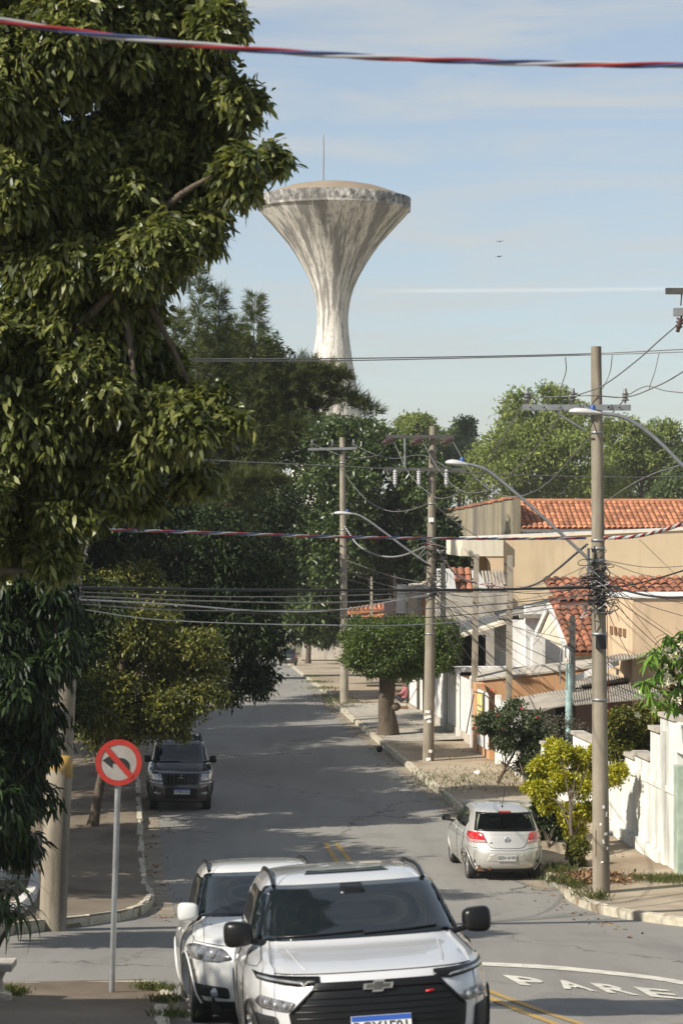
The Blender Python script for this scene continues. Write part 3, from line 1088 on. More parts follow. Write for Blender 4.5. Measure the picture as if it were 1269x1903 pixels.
# white metal gate before it
h = thing('white_gate', 'weathered white sheet gate with posts behind the flowering shrub', 'gate', ST(70, 2.7, 0.15))
ho = Vector(h.location)
for k in range(8):
    mb = MB()
    d = 68.4 + k * .42
    mb.stbox(d, d + .40, 2.66, 2.70, .3, 2.05)
    rel(mb, ho).build('panel', M['white'], h)
for d in (68.2, 71.85):
    mb = MB()
    mb.stbox(d - .1, d + .08, 2.58, 2.74, .1, 2.2)
    rel(mb, ho).build('post', M['white_wall'], h)
# rough masonry stub
h = thing('masonry_stub', 'broken bare masonry stub at the end of the white wall', 'wall', ST(67, 2.7, 0.15))
ho = Vector(h.location)
mb = MB()
mb.stbox(66.6, 68.0, 2.6, 2.9, .1, 0.85)
mb.stbox(66.3, 66.9, 2.5, 2.95, .1, 1.15)
rel(mb, ho).build('rubble_block', M['grey_wall'], h)

# corrugated roofs of the low garage
def corrugated(parent, A, B, Cc, D, m, waves, th=0.03, name='sheet'):
    """sheet A-B (near edge), D-C (far edge); ribs run near to far"""
    mb = MB()
    A, B, Cc, D = map(Vector, (A, B, Cc, D))
    n = waves * 4
    vs, fs = [], []
    for i in range(n + 1):
        t = i / n
        dz = 0.018 * math.sin(2 * math.pi * waves * t)
        p, q = A + (B - A) * t, D + (Cc - D) * t
        for r in (p, q):
            vs.append(r + Vector((0, 0, dz + th)))
        for r in (p, q):
            vs.append(r + Vector((0, 0, dz)))
    for i in range(n):
        a, b = i * 4, i * 4 + 4
        fs += [(a, b, b + 1, a + 1), (a + 2, a + 3, b + 3, b + 2), (a, a + 2, b + 2, b), (a + 1, b + 1, b + 3, a + 3)]
    mb.add(vs, fs)
    return mb.build(name, m, parent)
h = thing('garage', 'low garage under layered grey fibre cement roof sheets', 'garage', ST(66, 5, 0.15))
ho = Vector(h.location)
corrugated(h, W(985, 1322, 66) - ho, W(1072, 1309, 66) - ho, W(1066, 1279, 70) - ho, W(930, 1304, 70) - ho, M['fibre'], 22)
corrugated(h, W(1066, 1311, 65.5) - ho, W(1230, 1297, 65.5) - ho, W(1222, 1262, 69.5) - ho, W(1062, 1281, 69.5) - ho, M['fibre'], 36)
corrugated(h, W(1060, 1280, 69.0) - ho, W(1240, 1253, 69.0) - ho, W(1236, 1232, 73) - ho, W(1050, 1258, 73) - ho, M['fibre'], 36)
corrugated(h, W(1128, 1232, 67.5) - ho, W(1290, 1205, 67.5) - ho, W(1286, 1188, 70) - ho, W(1126, 1222, 70) - ho, M['fibre'], 30)
mb = MB()
mb.hexa([W(x, y, d) - ho for y0 in (0,) for x, y, d in ((1040, 1420, 70.5), (1260, 1420, 70.5), (1260, 1420, 70.8), (1040, 1420, 70.8), (1040, 1284, 70.5), (1260, 1262, 70.5), (1260, 1262, 70.8), (1040, 1284, 70.8))])
mb.build('pink_wall', M['pink'], h)
mb = MB()
mb.hexa([W(x, y, d) - ho for x, y, d in ((960, 1420, 70.4), (1038, 1420, 70.4), (1038, 1420, 70.7), (960, 1420, 70.7), (960, 1308, 70.4), (1038, 1300, 70.4), (1038, 1300, 70.7), (960, 1308, 70.7))])
mb.build('rear_wall', M['grey_wall'], h)
mb = MB()
mb.hexa([W(x, y, d) - ho for x, y, d in ((1032, 1420, 69.9), (1050, 1420, 69.9), (1050, 1420, 70.2), (1032, 1420, 70.2), (1032, 1312, 69.9), (1050, 1309, 69.9), (1050, 1309, 70.2), (1032, 1312, 70.2))])
mb.build('doorway', M['dark'], h)
mb = MB()
mb.hexa([W(x, y, d) - ho for x, y, d in ((1068, 1266, 68.6), (1150, 1236, 68.6), (1150, 1236, 69.2), (1068, 1266, 69.2), (1068, 1255, 68.6), (1148, 1222, 68.6), (1148, 1222, 69.2), (1068, 1255, 69.2))])
mb.build('white_flashing', M['white'], h)
mb = MB()
mb.tube([W(985, 1318, 70.2) - ho, W(1066, 1277, 70.1) - ho, W(1120, 1268, 69.8) - ho], 0.07, 8)
mb.build('black_pipe', M['black_cable'], h)

# whitewashed boundary wall with steps, pilasters and the green gate
h = thing('whitewashed_wall', 'stained whitewashed boundary wall stepping up towards the green gate', 'wall', ST(52, 2.75, 0.15))
ho = Vector(h.location)
segs = [(49.05, 50.6, 3.22), (50.6, 51.55, 2.86), (51.55, 53.1, 2.18), (53.1, 57.5, 2.06), (57.5, 60.5, 2.0), (60.5, 66.4, 1.35)]
for d0, d1, zt in segs:
    mb = MB()
    mb.stbox(d0 + .003, d1 - .003, 2.78, 2.98, -.2, zt)
    rel(mb, ho).build('wall', M['white_wall'], h)
    mb = MB()
    mb.stbox(d0, d1, 2.72, 3.04, zt + .003, zt + .09)
    rel(mb, ho).build('coping', M['grey_wall'], h)
for d in (50.2, 52.4, 54.7, 57.3, 60.3):
    zt = [z for a, b, z in segs if a <= d <= b][0]
    mb = MB()
    mb.stbox(d - .16, d + .16, 2.735, 2.778, .1, zt - .28)
    rel(mb, ho).build('pilaster', M['white_wall'], h)
mb = MB()
mb.stbox(49.1, 60.2, 2.745, 2.776, 1.70, 1.82)
for k in range(24):
    d = 50.4 + k * .42
    mb.stbox(d, d + .38, 2.66 + (k % 3) * .012, 2.776, .05, 0.40 + (k % 2) * .03)
rel(mb, ho).build('stone_plinth', M['white_wall'], h)
mb = MB()
mb.stbox(48.62, 49.03, 2.70, 3.1, -.2, 2.35)
rel(mb, ho).build('gate_pillar', M['green_door'], h)
for k in range(7):
    mb = MB()
    d = 45.4 + k * .45
    mb.stbox(d, d + .43, 2.85, 2.89, .15, 2.45)
    rel(mb, ho).build('gate_slat', M['green_door'], h)
mb = MB()
mb.stbox(45.3, 49.04, 2.72, 3.0, 2.62, 3.20)
rel(mb, ho).build('lintel', M['white_wall'], h)

# white board fence further on
h = thing('white_fence', 'tall white board fence along the pavement behind the middle pole', 'fence', ST(84, 2.75, 0.15))
ho = Vector(h.location)
k = 0
d = 77.4
while d < 88:
    mb = MB()
    mb.stbox(d, d + .26, 2.74 + (k % 2) * .02, 2.78 + (k % 2) * .02, .45, 2.22 + 0.02 * math.sin(k * 2.1))
    rel(mb, ho).build('board', M['white'], h)
    d += .27
    k += 1
for d in (77.3, 80.6, 83.9, 87.2):
    mb = MB()
    mb.stbox(d - .07, d + .07, 2.62, 2.73, .12, 2.32)
    mb.lathe([(.09, 0), (.10, .06), (.05, .12), (.01, .14)], 8, ST(d, 2.675, 2.325))
    rel(mb, ho).build('post', M['white'], h)
mb = MB()
mb.stbox(77.4, 88, 2.72, 2.86, .1, .44)
rel(mb, ho).build('plinth', M['grey_wall'], h)
h = thing('grey_fence', 'pale grey vertical bar fence behind the seated person', 'fence', ST(94, 2.75, 0.15))
ho = Vector(h.location)
d = 88.4
while d < 99.5:
    mb = MB()
    mb.stbox(d, d + .30, 2.98, 3.02, .16, 2.0)
    rel(mb, ho).build('board', M['white_wall'], h)
    d += .36
for d in (90, 93.5, 97):
    mb = MB()
    mb.stbox(d, d + .1, 2.87, 2.975, .12, 2.1)
    rel(mb, ho).build('post', M['dark_steel'], h)

# houses further down the street
h = thing('grey_house', 'grey and buff house end with a white water tank wall', 'house', ST(106, 3.4, 0))
ho = Vector(h.location)
mb = MB()
mb.hexa([W(x, y, d) - ho for x, y, d in ((757, 1240, 104), (832, 1240, 104), (850, 1240, 112), (760, 1240, 112), (757, 1090, 104), (832, 1086, 104), (850, 1080, 112), (760, 1084, 112))])
mb.build('wall', M['grey_wall'], h)
mb = MB()
mb.hexa([W(x, y, d) - ho for x, y, d in ((736, 1140, 105), (756, 1140, 105), (756, 1140, 108), (738, 1140, 108), (737, 1086, 105), (755, 1086, 105), (755, 1086, 108), (739, 1086, 108))])
mb.build('tank_wall', M['white'], h)
mb = MB()
mb.hexa([W(x, y, d) - ho for x, y, d in ((713, 1175, 106), (737, 1175, 106), (737, 1175, 109), (715, 1175, 109), (713, 1117, 106), (737, 1117, 106), (737, 1117, 109), (715, 1117, 109))])
mb.build('pink_wing', M['pink'], h)
mb = MB()
mb.hexa([W(x, y, d) - ho for x, y, d in ((784, 1160, 103.6), (789, 1160, 103.6), (789, 1160, 103.9), (784, 1160, 103.9), (784, 1095, 103.6), (789, 1095, 103.6), (789, 1095, 103.9), (784, 1095, 103.9))])
mb.build('rust_pipe', M['tile_old'], h)
h = thing('far_tiled_house', 'small far house with three low orange tile canopies', 'house', ST(118, 3.0, -1))
ho = Vector(h.location)
def canopy(a, b, c, dd, th=0.12):
    mb = MB()
    P = [W(*q) - ho for q in (a, b, c, dd)]
    mb.hexa([q - Vector((0, 0, th)) for q in P] + P)
    o = mb.build('canopy', M['tile'], h)
    mb = MB()
    for k in range(9):
        t = k / 8
        mb.tube([P[0] + (P[1] - P[0]) * t, P[3] + (P[2] - P[3]) * t], 0.09, 6)
    mb.build('tile_row', M['tile'], o)
canopy((646, 1138, 114), (714, 1130, 114), (712, 1122, 118), (652, 1131, 118))
canopy((674, 1150, 112), (714, 1146, 112), (714, 1141, 115), (676, 1145, 115))
canopy((690, 1160, 110), (724, 1150, 110), (724, 1144, 112.5), (694, 1152, 112.5))
mb = MB()
mb.hexa([W(x, y, d) - ho for x, y, d in ((652, 1250, 116), (716, 1250, 116), (716, 1250, 121), (655, 1250, 121), (652, 1141, 116), (716, 1133, 116), (716, 1131, 121), (655, 1138, 121))])
mb.build('wall', M['cream'], h)
mb = MB()
mb.hexa([W(x, y, d) - ho for x, y, d in ((648, 1175, 115.5), (664, 1175, 115.5), (664, 1175, 115.8), (648, 1175, 115.8), (648, 1148, 115.5), (664, 1146, 115.5), (664, 1146, 115.8), (648, 1148, 115.8))])
mb.build('window', M['glass'], h)
h = thing('pale_far_house', 'pale far house glimpsed below the hanging leaves at the street end', 'house', W(620, 1230, 235))
ho = Vector(h.location)
mb = MB()
mb.hexa([W(x, y, d) - ho for x, y, d in ((560, 1226, 240), (760, 1226, 240), (760, 1226, 250), (560, 1226, 250), (560, 1150, 240), (760, 1150, 240), (760, 1150, 250), (560, 1150, 250))])
mb.build('wall', M['grey_wall'], h)
for k in range(5):
    mb = MB()
    mb.box(W(580 + k * 22, 1186, 239.8) - ho, (0.55, 0.2, 1.1))
    mb.build('window', M['glass'], h)
mb = MB()
mb.prism([W(555, 1150, 239) - ho, W(765, 1150, 239) - ho, W(740, 1132, 244) - ho, W(570, 1132, 244) - ho], (0, 0, -.2))
mb.build('roof', M['tile_old'], h)

# ---------------------------------------------------------------- vehicles
def paint(name, c, metal=0.0, rough=0.32):
    m, nt, n, l, b = new_mat(name)
    b.inputs['Base Color'].default_value = rgb(c)
    b.inputs['Metallic'].default_value = metal
    b.inputs['Roughness'].default_value = rough
    b.inputs['Coat Weight'].default_value = 1.0
    b.inputs['Coat Roughness'].default_value = 0.03
    t = n.new('ShaderNodeTexCoord')
    z = n.new('ShaderNodeTexNoise')
    z.inputs['Scale'].default_value = 2.2
    z.inputs['Detail'].default_value = 6
    l.new(t.outputs['Object'], z.inputs['Vector'])
    r = n.new('ShaderNodeMapRange')
    r.inputs['To Min'].default_value = rough - 0.07
    r.inputs['To Max'].default_value = rough + 0.14
    l.new(z.outputs['Fac'], r.inputs['Value'])
    l.new(r.outputs['Result'], b.inputs['Roughness'])
    s = n.new('ShaderNodeSeparateXYZ')                      # road dust on the lower panels
    l.new(t.outputs['Object'], s.inputs['Vector'])
    r2 = n.new('ShaderNodeMapRange')
    r2.inputs['From Min'].default_value = 0.75
    r2.inputs['From Max'].default_value = 0.2
    r2.inputs['To Max'].default_value = 0.5
    l.new(s.outputs['Z'], r2.inputs['Value'])
    mu = n.new('ShaderNodeMath')
    mu.operation = 'MULTIPLY'
    l.new(r2.outputs['Result'], mu.inputs[0])
    l.new(z.outputs['Fac'], mu.inputs[1])
    x = n.new('ShaderNodeMix')
    x.data_type = 'RGBA'
    x.inputs['A'].default_value = rgb(c)
    x.inputs['B'].default_value = (0.25, 0.20, 0.14, 1)
    l.new(mu.outputs[0], x.inputs['Factor'])
    l.new(x.outputs['Result'], b.inputs['Base Color'])
    return m
M['car_white'] = paint('white_car_paint', (0.56, 0.565, 0.57), 0.15, 0.28)
M['car_pearl'] = paint('pearl_white_paint', (0.60, 0.60, 0.575), 0.0, 0.28)
M['car_silver'] = paint('silver_car_paint', (0.60, 0.585, 0.545), 0.55, 0.40)
M['car_navy'] = paint('dark_blue_paint', (0.012, 0.014, 0.022), 0.1, 0.30)
M['car_grey'] = paint('dark_grey_paint', (0.03, 0.03, 0.032), 0.2, 0.35)
M['car_black'] = mat('black_trim', (0.008, 0.008, 0.008), None, rough=0.30, spec=0.3)
M['car_plastic'] = mat('grained_plastic', (0.014, 0.014, 0.014), None, rough=0.6, spec=0.3)
M['car_glass'] = mat('tinted_glass', (0.010, 0.014, 0.017), None, rough=0.03, spec=0.7)
M['chrome'] = mat('chrome', (0.75, 0.75, 0.76), None, rough=0.12, metal=1.0)
M['lamp_glass'] = mat('lamp_lens', (0.42, 0.43, 0.44), (0.18, 0.18, 0.19), 14, 0.08, metal=0.35, coat=1.0)
M['lamp_dark'] = mat('dark_lamp_lens', (0.05, 0.05, 0.055), (0.20, 0.20, 0.21), 16, 0.08, coat=1.0)
M['lamp_red'] = mat('red_lens', (0.38, 0.012, 0.014), (0.50, 0.03, 0.03), 9, 0.12, coat=1.0)
M['lamp_pink'] = mat('clear_red_lens', (0.50, 0.30, 0.29), (0.40, 0.16, 0.15), 20, 0.12, coat=1.0)
M['tyre'] = mat('tyre_rubber', (0.016, 0.016, 0.015), (0.03, 0.028, 0.025), 5, 0.85)
M['rim_silver'] = mat('wheel_silver', (0.50, 0.49, 0.47), None, rough=0.4, metal=0.5)
M['plate_white'] = mat('number_plate', (0.72, 0.72, 0.70), None, rough=0.4)
M['plate_grey'] = mat('grey_number_plate', (0.46, 0.46, 0.45), None, rough=0.4)
M['plate_blue'] = mat('plate_blue', (0.03, 0.10, 0.42), None, rough=0.4)
M['ink'] = mat('plate_ink', (0.02, 0.02, 0.02), None, rough=0.5)
M['badge_red'] = mat('badge_red', (0.5, 0.015, 0.015), None, rough=0.3)
M['rust'] = mat('rusty_steel', (0.20, 0.085, 0.03), (0.08, 0.05, 0.03), 9, 0.9)
M['seat'] = mat('seat_cloth', (0.05, 0.05, 0.045), (0.09, 0.085, 0.06), 8, 0.9)
def clear_glass():
    m, nt, n, l, b = new_mat('see_through_glass')
    b.inputs['Base Color'].default_value = (0.008, 0.01, 0.01, 1)
    b.inputs['Roughness'].default_value = 0.03
    t = n.new('ShaderNodeBsdfTransparent')
    t.inputs['Color'].default_value = (0.62, 0.68, 0.60, 1)
    x = n.new('ShaderNodeMixShader')
    x.inputs['Fac'].default_value = 0.80
    l.new(b.outputs['BSDF'], x.inputs[1])
    l.new(t.outputs['BSDF'], x.inputs[2])
    l.new(x.outputs['Shader'], n['Material Output'].inputs['Surface'])
    return m
M['clear_glass'] = clear_glass()

def pchip(xs, ys, x):
    xs, ys = np.asarray(xs, float), np.asarray(ys, float)
    h = np.diff(xs)
    dlt = np.diff(ys) / h
    m = np.zeros(len(xs))
    for i in range(1, len(xs) - 1):
        if dlt[i - 1] * dlt[i] > 0:
            w1, w2 = 2 * h[i] + h[i - 1], h[i] + 2 * h[i - 1]
            m[i] = (w1 + w2) / (w1 / dlt[i - 1] + w2 / dlt[i])
    m[0], m[-1] = dlt[0], dlt[-1]
    x = min(max(x, xs[0]), xs[-1])
    i = min(int(np.searchsorted(xs, x, side='right')) - 1, len(h) - 1)
    t = (x - xs[i]) / h[i]
    return ((2 * t**3 - 3 * t**2 + 1) * ys[i] + (t**3 - 2 * t**2 + t) * h[i] * m[i] + (-2 * t**3 + 3 * t**2) * ys[i + 1] + (t**3 - t**2) * h[i] * m[i + 1])

def inside(poly, a, b):
    r = False
    n = len(poly)
    for i in range(n):
        x1, y1 = poly[i]
        x2, y2 = poly[(i + 1) % n]
        if (y1 > b) != (y2 > b) and a < (x2 - x1) * (b - y1) / (y2 - y1) + x1:
            r = not r
    return r
def round_poly(poly, r, seg=3):
    out = []
    n = len(poly)
    for i in range(n):
        p0, p1, p2 = Vector(poly[i - 1]), Vector(poly[i]), Vector(poly[(i + 1) % n])
        a, b = (p0 - p1), (p2 - p1)
        ra = min(r, a.length * .45, b.length * .45)
        s, e = p1 + a.normalized() * ra, p1 + b.normalized() * ra
        for k in range(seg + 1):
            t = k / seg
            q = s * (1 - t) ** 2 + p1 * 2 * t * (1 - t) + e * t * t
            out.append((q.x, q.y))
    return out

class Car:
    """body given by horizontal slices: z, front x, rear x, half width, corner exponent, front bow, rear bow (front bumper at x = 0)"""
    def __init__(self, name, label, cat, rows, body, loc, heading, pitch=0.0, roll=0.0, wheels=(), wr=0.32, group=None):
        self.rows = np.array(rows, float)
        self.root = thing(name, label, cat, loc, (roll, -pitch, heading), group)
        self.bodymat = body
        self.wheels, self.wr = wheels, wr
        self.cache = {}
    def sl(self, z):
        k = round(z, 4)
        if k not in self.cache:
            self.cache[k] = [pchip(self.rows[:, 0], self.rows[:, j], z) for j in range(1, 7)]
        return self.cache[k]
    def front(self, y, z):
        xf, xr, w, n, bf, br = self.sl(z)
        A, xm, q = (xf - xr) / 2, (xf + xr) / 2, min(abs(y / w), 0.999)
        return xm + A * (1 - q ** n) ** (1 / n) - bf * q * q
    def rear(self, y, z):
        xf, xr, w, n, bf, br = self.sl(z)
        A, xm, q = (xf - xr) / 2, (xf + xr) / 2, min(abs(y / w), 0.999)
        return xm - A * (1 - q ** n) ** (1 / n) + br * q * q
    def side(self, x, z):
        xf, xr, w, n, bf, br = self.sl(z)
        A, xm = (xf - xr) / 2, (xf + xr) / 2
        q = min(abs((x - xm) / A), 0.999)
        return w * (1 - q ** n) ** (1 / n)
    def loop(self, z):
        xf, xr, w, n, bf, br = self.sl(z)
        A, xm = (xf - xr) / 2, (xf + xr) / 2
        qs = []
        for i in range(9):
            q = 0.9 * i / 8
            qs.append(((1 - q ** n) ** (1 / n), q))
        x0 = (1 - 0.9 ** n) ** (1 / n)
        t0 = math.atan2(0.9 ** (n / 2), x0 ** (n / 2))
        t1 = math.atan2(x0 ** (n / 2), 0.9 ** (n / 2))
        for i in range(1, 9):
            t = t0 + (t1 - t0) * i / 8
            qs.append((math.cos(t) ** (2 / n), math.sin(t) ** (2 / n)))
        m = 26
        for i in range(1, m):
            X = 0.9 * (1 - i / m)
            qs.append((X, (1 - X ** n) ** (1 / n)))
        qs.append((0.0, 1.0))
        half = qs + [(-X, Y) for X, Y in reversed(qs[:-1])]
        pts = []
        for X, Y in half:
            b = bf * Y * Y if X > 0 else -br * Y * Y
            pts.append([xm + A * X - b * min(1, abs(X) * 1.6) ** 3, w * Y])
        full = [(x, y) for x, y in pts] + [(x, -y) for x, y in reversed(pts[1:-1])]
        out = []
        for x, y in full:
            for wx in self.wheels:
                if abs(y) > 0.4 and (x - wx) ** 2 + (z - self.wr) ** 2 < (self.wr + 0.055) ** 2:
                    y = math.copysign(abs(y) - 0.20, y)
            out.append((x, y, z))
        return out
    def body(self, holes=()):
        zs = []
        r = self.rows[:, 0]
        for a, b in zip(r[:-1], r[1:]):
            k = max(2, int((b - a) / 0.035))
            zs += list(np.linspace(a, b, k, endpoint=False))
        zs.append(r[-1])
        L = [self.loop(z) for z in zs]
        n = len(L[0])
        mb = MB()
        vs = [p for lp in L for p in lp]
        fs = []
        for i in range(len(L) - 1):
            for k in range(n):
                k2 = (k + 1) % n
                q = (i * n + k, i * n + k2, (i + 1) * n + k2, (i + 1) * n + k)
                c = sum((Vector(vs[j]) for j in q), Vector()) / 4
                xf, xr = self.sl(min(max(c.z, r[0]), r[-1]))[:2]
                bad = False
                for face, poly in holes:
                    if face == 'front' and c.x > (xf + xr) / 2 + 0.4 and inside(poly, c.y, c.z):
                        bad = True
                    if face == 'rear' and c.x < (xf + xr) / 2 - 0.4 and inside(poly, c.y, c.z):
                        bad = True
                    if face == 'side' and abs(c.y) > 0.35 and inside(poly, c.x, c.z):
                        bad = True
                if not bad:
                    fs.append(q)
        mb.add(vs, fs, 0, True)
        mb.f.append(tuple(range((len(L) - 1) * n, len(L) * n)))
        mb.m.append(0)
        mb.sm.append(True)
        mb.f.append(tuple(range(n - 1, -1, -1)))
        mb.m.append(0)
        mb.sm.append(False)
        o = mb.build('body', self.bodymat, self.root)
        self.body_o = o
        # dark floor and wheel housings
        xf, xr, w = self.sl(0.4)[:3]
        fl = MB()
        fl.box(((xf + xr) / 2, 0, 0.30), (xf - xr - 0.5, w * 2 - 0.5, 0.16))
        fl.build('underbody', M['car_plastic'], self.root)
        return o
    def pt(self, face, a, b, off):
        e = 0.004
        if face in ('front', 'rear'):
            f = self.front if face == 'front' else self.rear
            s = 1 if face == 'front' else -1
            x = f(a, b)
            n = Vector((1, -(f(a + e, b) - f(a - e, b)) / (2 * e), -(f(a, b + e) - f(a, b - e)) / (2 * e))) * s
            n.normalize()
            return Vector((x, a, b)) + n * off
        s = 1 if face == 'left' else -1
        y = self.side(a, b)
        n = Vector((-(self.side(a + e, b) - self.side(a - e, b)) / (2 * e), 1, -(self.side(a, b + e) - self.side(a, b - e)) / (2 * e)))
        n.normalize()
        q = Vector((a, y, b)) + n * off
        q.y *= s
        return q
    def patch(self, name, face, poly, m, off=0.008, parent=None, step=0.05, rnd=0.0, depth=0.016):
        if rnd > 0:
            poly = round_poly(poly, rnd)
        bm = bmesh.new()
        bm.faces.new([bm.verts.new((p[0], p[1], 0)) for p in poly])
        for ax in (0, 1):
            a = min(p[ax] for p in poly)
            b = max(p[ax] for p in poly)
            k = math.floor(a / step) * step + step
            while k < b:
                co = (k, 0, 0) if ax == 0 else (0, k, 0)
                no = (1, 0, 0) if ax == 0 else (0, 1, 0)
                bmesh.ops.bisect_plane(bm, geom=bm.verts[:] + bm.edges[:] + bm.faces[:], plane_co=co, plane_no=no)
                k += step
        for f in bm.faces:
            f.smooth = True
        be = [e for e in bm.edges if e.is_boundary]
        r = bmesh.ops.extrude_edge_only(bm, edges=be)
        low = set(v for v in r['geom'] if isinstance(v, bmesh.types.BMVert))
        for v in bm.verts:
            v.co = self.pt(face, v.co.x, v.co.y, off - (depth if v in low else 0))
        bmesh.ops.recalc_face_normals(bm, faces=bm.faces)
        me = bpy.data.meshes.new(name)
        bm.to_mesh(me)
        bm.free()
        me.materials.append(m)
        o = link(name, me, parent or self.root)
        return o
    def pair(self, name, face, poly, m, **k):
        return [self.patch(name, face, poly, m, **k), self.patch(name, face, [(-a, b) for a, b in poly], m, **k)]
    def line(self, name, face, pts, m, r=0.006, off=0.002, parent=None):
        mb = MB()
        P = []
        for (a, b), (c, d) in zip(pts[:-1], pts[1:]):
            for k in range(6):
                P.append(self.pt(face, a + (c - a) * k / 6, b + (d - b) * k / 6, off))
        P.append(self.pt(face, pts[-1][0], pts[-1][1], off))
        mb.tube(P, r, 5)
        return mb.build(name, m, parent or self.root)
    def wheel_set(self, rim_m, wd=0.2, spokes=5, steer=0.0):
        mbt, mbr = MB(), MB()
        r = self.wr
        h = wd / 2
        mbt.lathe([(r * .66, -h * .8), (r * .80, -h), (r * .93, -h * .98), (r, -h * .72), (r, h * .72), (r * .93, h * .98), (r * .80, h), (r * .66, h * .8)], 32, axis=(0, 1, 0))
        mbr.lathe([(r * .67, -h * .8), (r * .67, h * .82), (r * .62, h * .86), (r * .58, h * .55), (0.02, h * .35)], 28, axis=(0, 1, 0))
        for k in range(spokes):
            a = 2 * math.pi * k / spokes
            ro = Matrix.Rotation(a, 3, 'Y')
            mbr.box(ro @ Vector((r * .34, h * .66, 0)), (r * .58, h * .35, r * .17), 0, ro)
        mbr.lathe([(r * .16, h * .3), (r * .16, h * .85), (r * .08, h * .92), (0.004, h * .93)], 12, axis=(0, 1, 0))
        mt, mr = mbt.mesh('tyre', M['tyre']), mbr.mesh('rim', rim_m)
        for wx in self.wheels:
            for s in (1, -1):
                y = (self.side(wx, self.wr + 0.1) - wd / 2 - 0.035) * s
                t = link('wheel', None, self.root, (wx, y, r), (0, 0, (0 if s > 0 else math.pi) + (steer if wx > -1.5 else 0)))
                t['label'] = 'road wheel with black tyre'
                link('tyre', mt, t)
                link('rim', mr, t)
            for s in (1, -1):
                mb = MB()
                P = []
                for k in range(17):
                    a = math.pi * (-0.06 + 1.12 * k / 16)
                    x, z = wx + math.cos(a) * (r + 0.075), r + math.sin(a) * (r + 0.075)
                    z = max(z, self.rows[0, 0] + .01)
                    P.append(Vector((x, (self.side(x, z) + 0.004) * s, z)))
                mb.tube(P, 0.011, 6)
                mb.build('wheel_arch', getattr(self, 'archmat', self.bodymat), self.root)
    def mirror(self, x, z, m, size=(0.13, 0.22, 0.16), reach=0.10, lean=0.0):
        for s in (1, -1):
            bm = bmesh.new()
            bmesh.ops.create_uvsphere(bm, u_segments=20, v_segments=12, radius=1)
            for v in bm.verts:
                q = [math.copysign(abs(c) ** .55, c) / 2 for c in v.co]
                k = 1.0 + .18 * q[1]
                v.co = Vector((q[0] * size[0], q[1] * size[1], q[2] * size[2] * k))
            y0 = self.side(x, z - 0.04)
            for v in bm.verts:
                v.co.x -= max(v.co.y, 0) * 0.25
                v.co = Vector((v.co.x + x, (v.co.y + y0 + reach + size[1] / 2) * s, v.co.z + z + .02))
            for f in bm.faces:
                f.smooth = True
            bmesh.ops.recalc_face_normals(bm, faces=bm.faces)
            me = bpy.data.meshes.new('mirror')
            bm.to_mesh(me)
            bm.free()
            me.materials.append(m)
            o = link('mirror', me, self.root)
            mb = MB()
            mb.tube([(x + .02, (y0 - .03) * s, z - .06), (x, (y0 + reach + .06) * s, z - .03)], [0.024, 0.020], 8)
            mb.build('stalk', M['car_black'], o)
            mb = MB()
            mb.box((x - size[0] * .50, (y0 + reach + size[1] * .5) * s, z + .02), (0.012, size[1] * .74, size[2] * .66))
            mb.build('mirror_glass', M['car_glass'], o)
    def plate(self, face, y, z, txt, m, band=None, size=0.085, w=0.40, hgt=0.13, off=0.022):
        p = self.pt(face, y, z, off)
        s = 1 if face == 'front' else -1
        mb = MB()
        mb.box((0, 0, 0), (0.012, w, hgt))
        o = mb.build('number_plate', m, self.root, p)
        if band:
            mb = MB()
            mb.box((0.0075 * s, 0, hgt / 2 - 0.018), (0.004, w - 0.006, 0.034))
            mb.build('plate_band', band, o)
        me = text_mesh(txt, size, 0.0014)
        me.materials.append(M['ink'])
        t = link('plate_text', me, o, (0.0085 * s, 0, -0.014 if band else 0.0))
        t.rotation_euler = (math.pi / 2, 0, math.pi / 2 * s)
        return o
    def rails(self, x0, x1, y, m, r=0.02, lift=0.055):
        for s in (1, -1):
            P = []
            for k in range(13):
                t = k / 12
                x = x0 + (x1 - x0) * t
                # roof height at (x, y)
                zt = self.rows[-1, 0]
                z = zt
                while z > 1.2 and not (self.side(x, z) >= y and self.rear(0, z) < x < self.front(0, z)):
                    z -= 0.006
                e = min(1.0, 5 * min(t, 1 - t))
                P.append((x, y * s, z + lift * e - 0.005))
            mb = MB()
            mb.tube(P, r, 6)
            mb.build('roof_rail', m, self.root)

def rot_to(hx, hy):
    return math.atan2(hy, hx)

# --- nearest white compact SUV, facing the camera
rows = [  # z, xf, xr, w, n, bf, br
    (0.20, -0.10, -4.18, 0.78, 4.0, 0.10, 0.06), (0.32, -0.03, -4.24, 0.86, 4.2, 0.10, 0.06), (0.55, 0.0, -4.27, 0.89, 4.4, 0.10, 0.06),
    (0.78, -0.015, -4.26, 0.895, 4.4, 0.11, 0.06), (0.90, -0.05, -4.24, 0.885, 4.4, 0.12, 0.06), (0.955, -0.095, -4.22, 0.868, 4.4, 0.13, 0.06),
    (0.985, -0.20, -4.20, 0.850, 4.6, 0.13, 0.06), (1.02, -0.46, -4.18, 0.845, 5.0, 0.12, 0.06), (1.06, -0.86, -4.15, 0.825, 5.0, 0.11, 0.06),
    (1.085, -1.05, -4.13, 0.812, 5.0, 0.10, 0.06), (1.12, -1.14, -4.10, 0.800, 5.2, 0.10, 0.06), (1.47, -1.83, -3.92, 0.672, 5.2, 0.07, 0.05),
    (1.52, -1.96, -3.85, 0.635, 4.6, 0.07, 0.05), (1.555, -2.16, -3.70, 0.56, 4.0, 0.06, 0.05), (1.573, -2.45, -3.45, 0.38, 3.2, 0.05, 0.05), (1.58, -2.8, -3.1, 0.10, 2.4, 0.0, 0.0)]
hx, hy = 0.085, -1.0
z0 = terr(0.1, 18.4) - 0.02
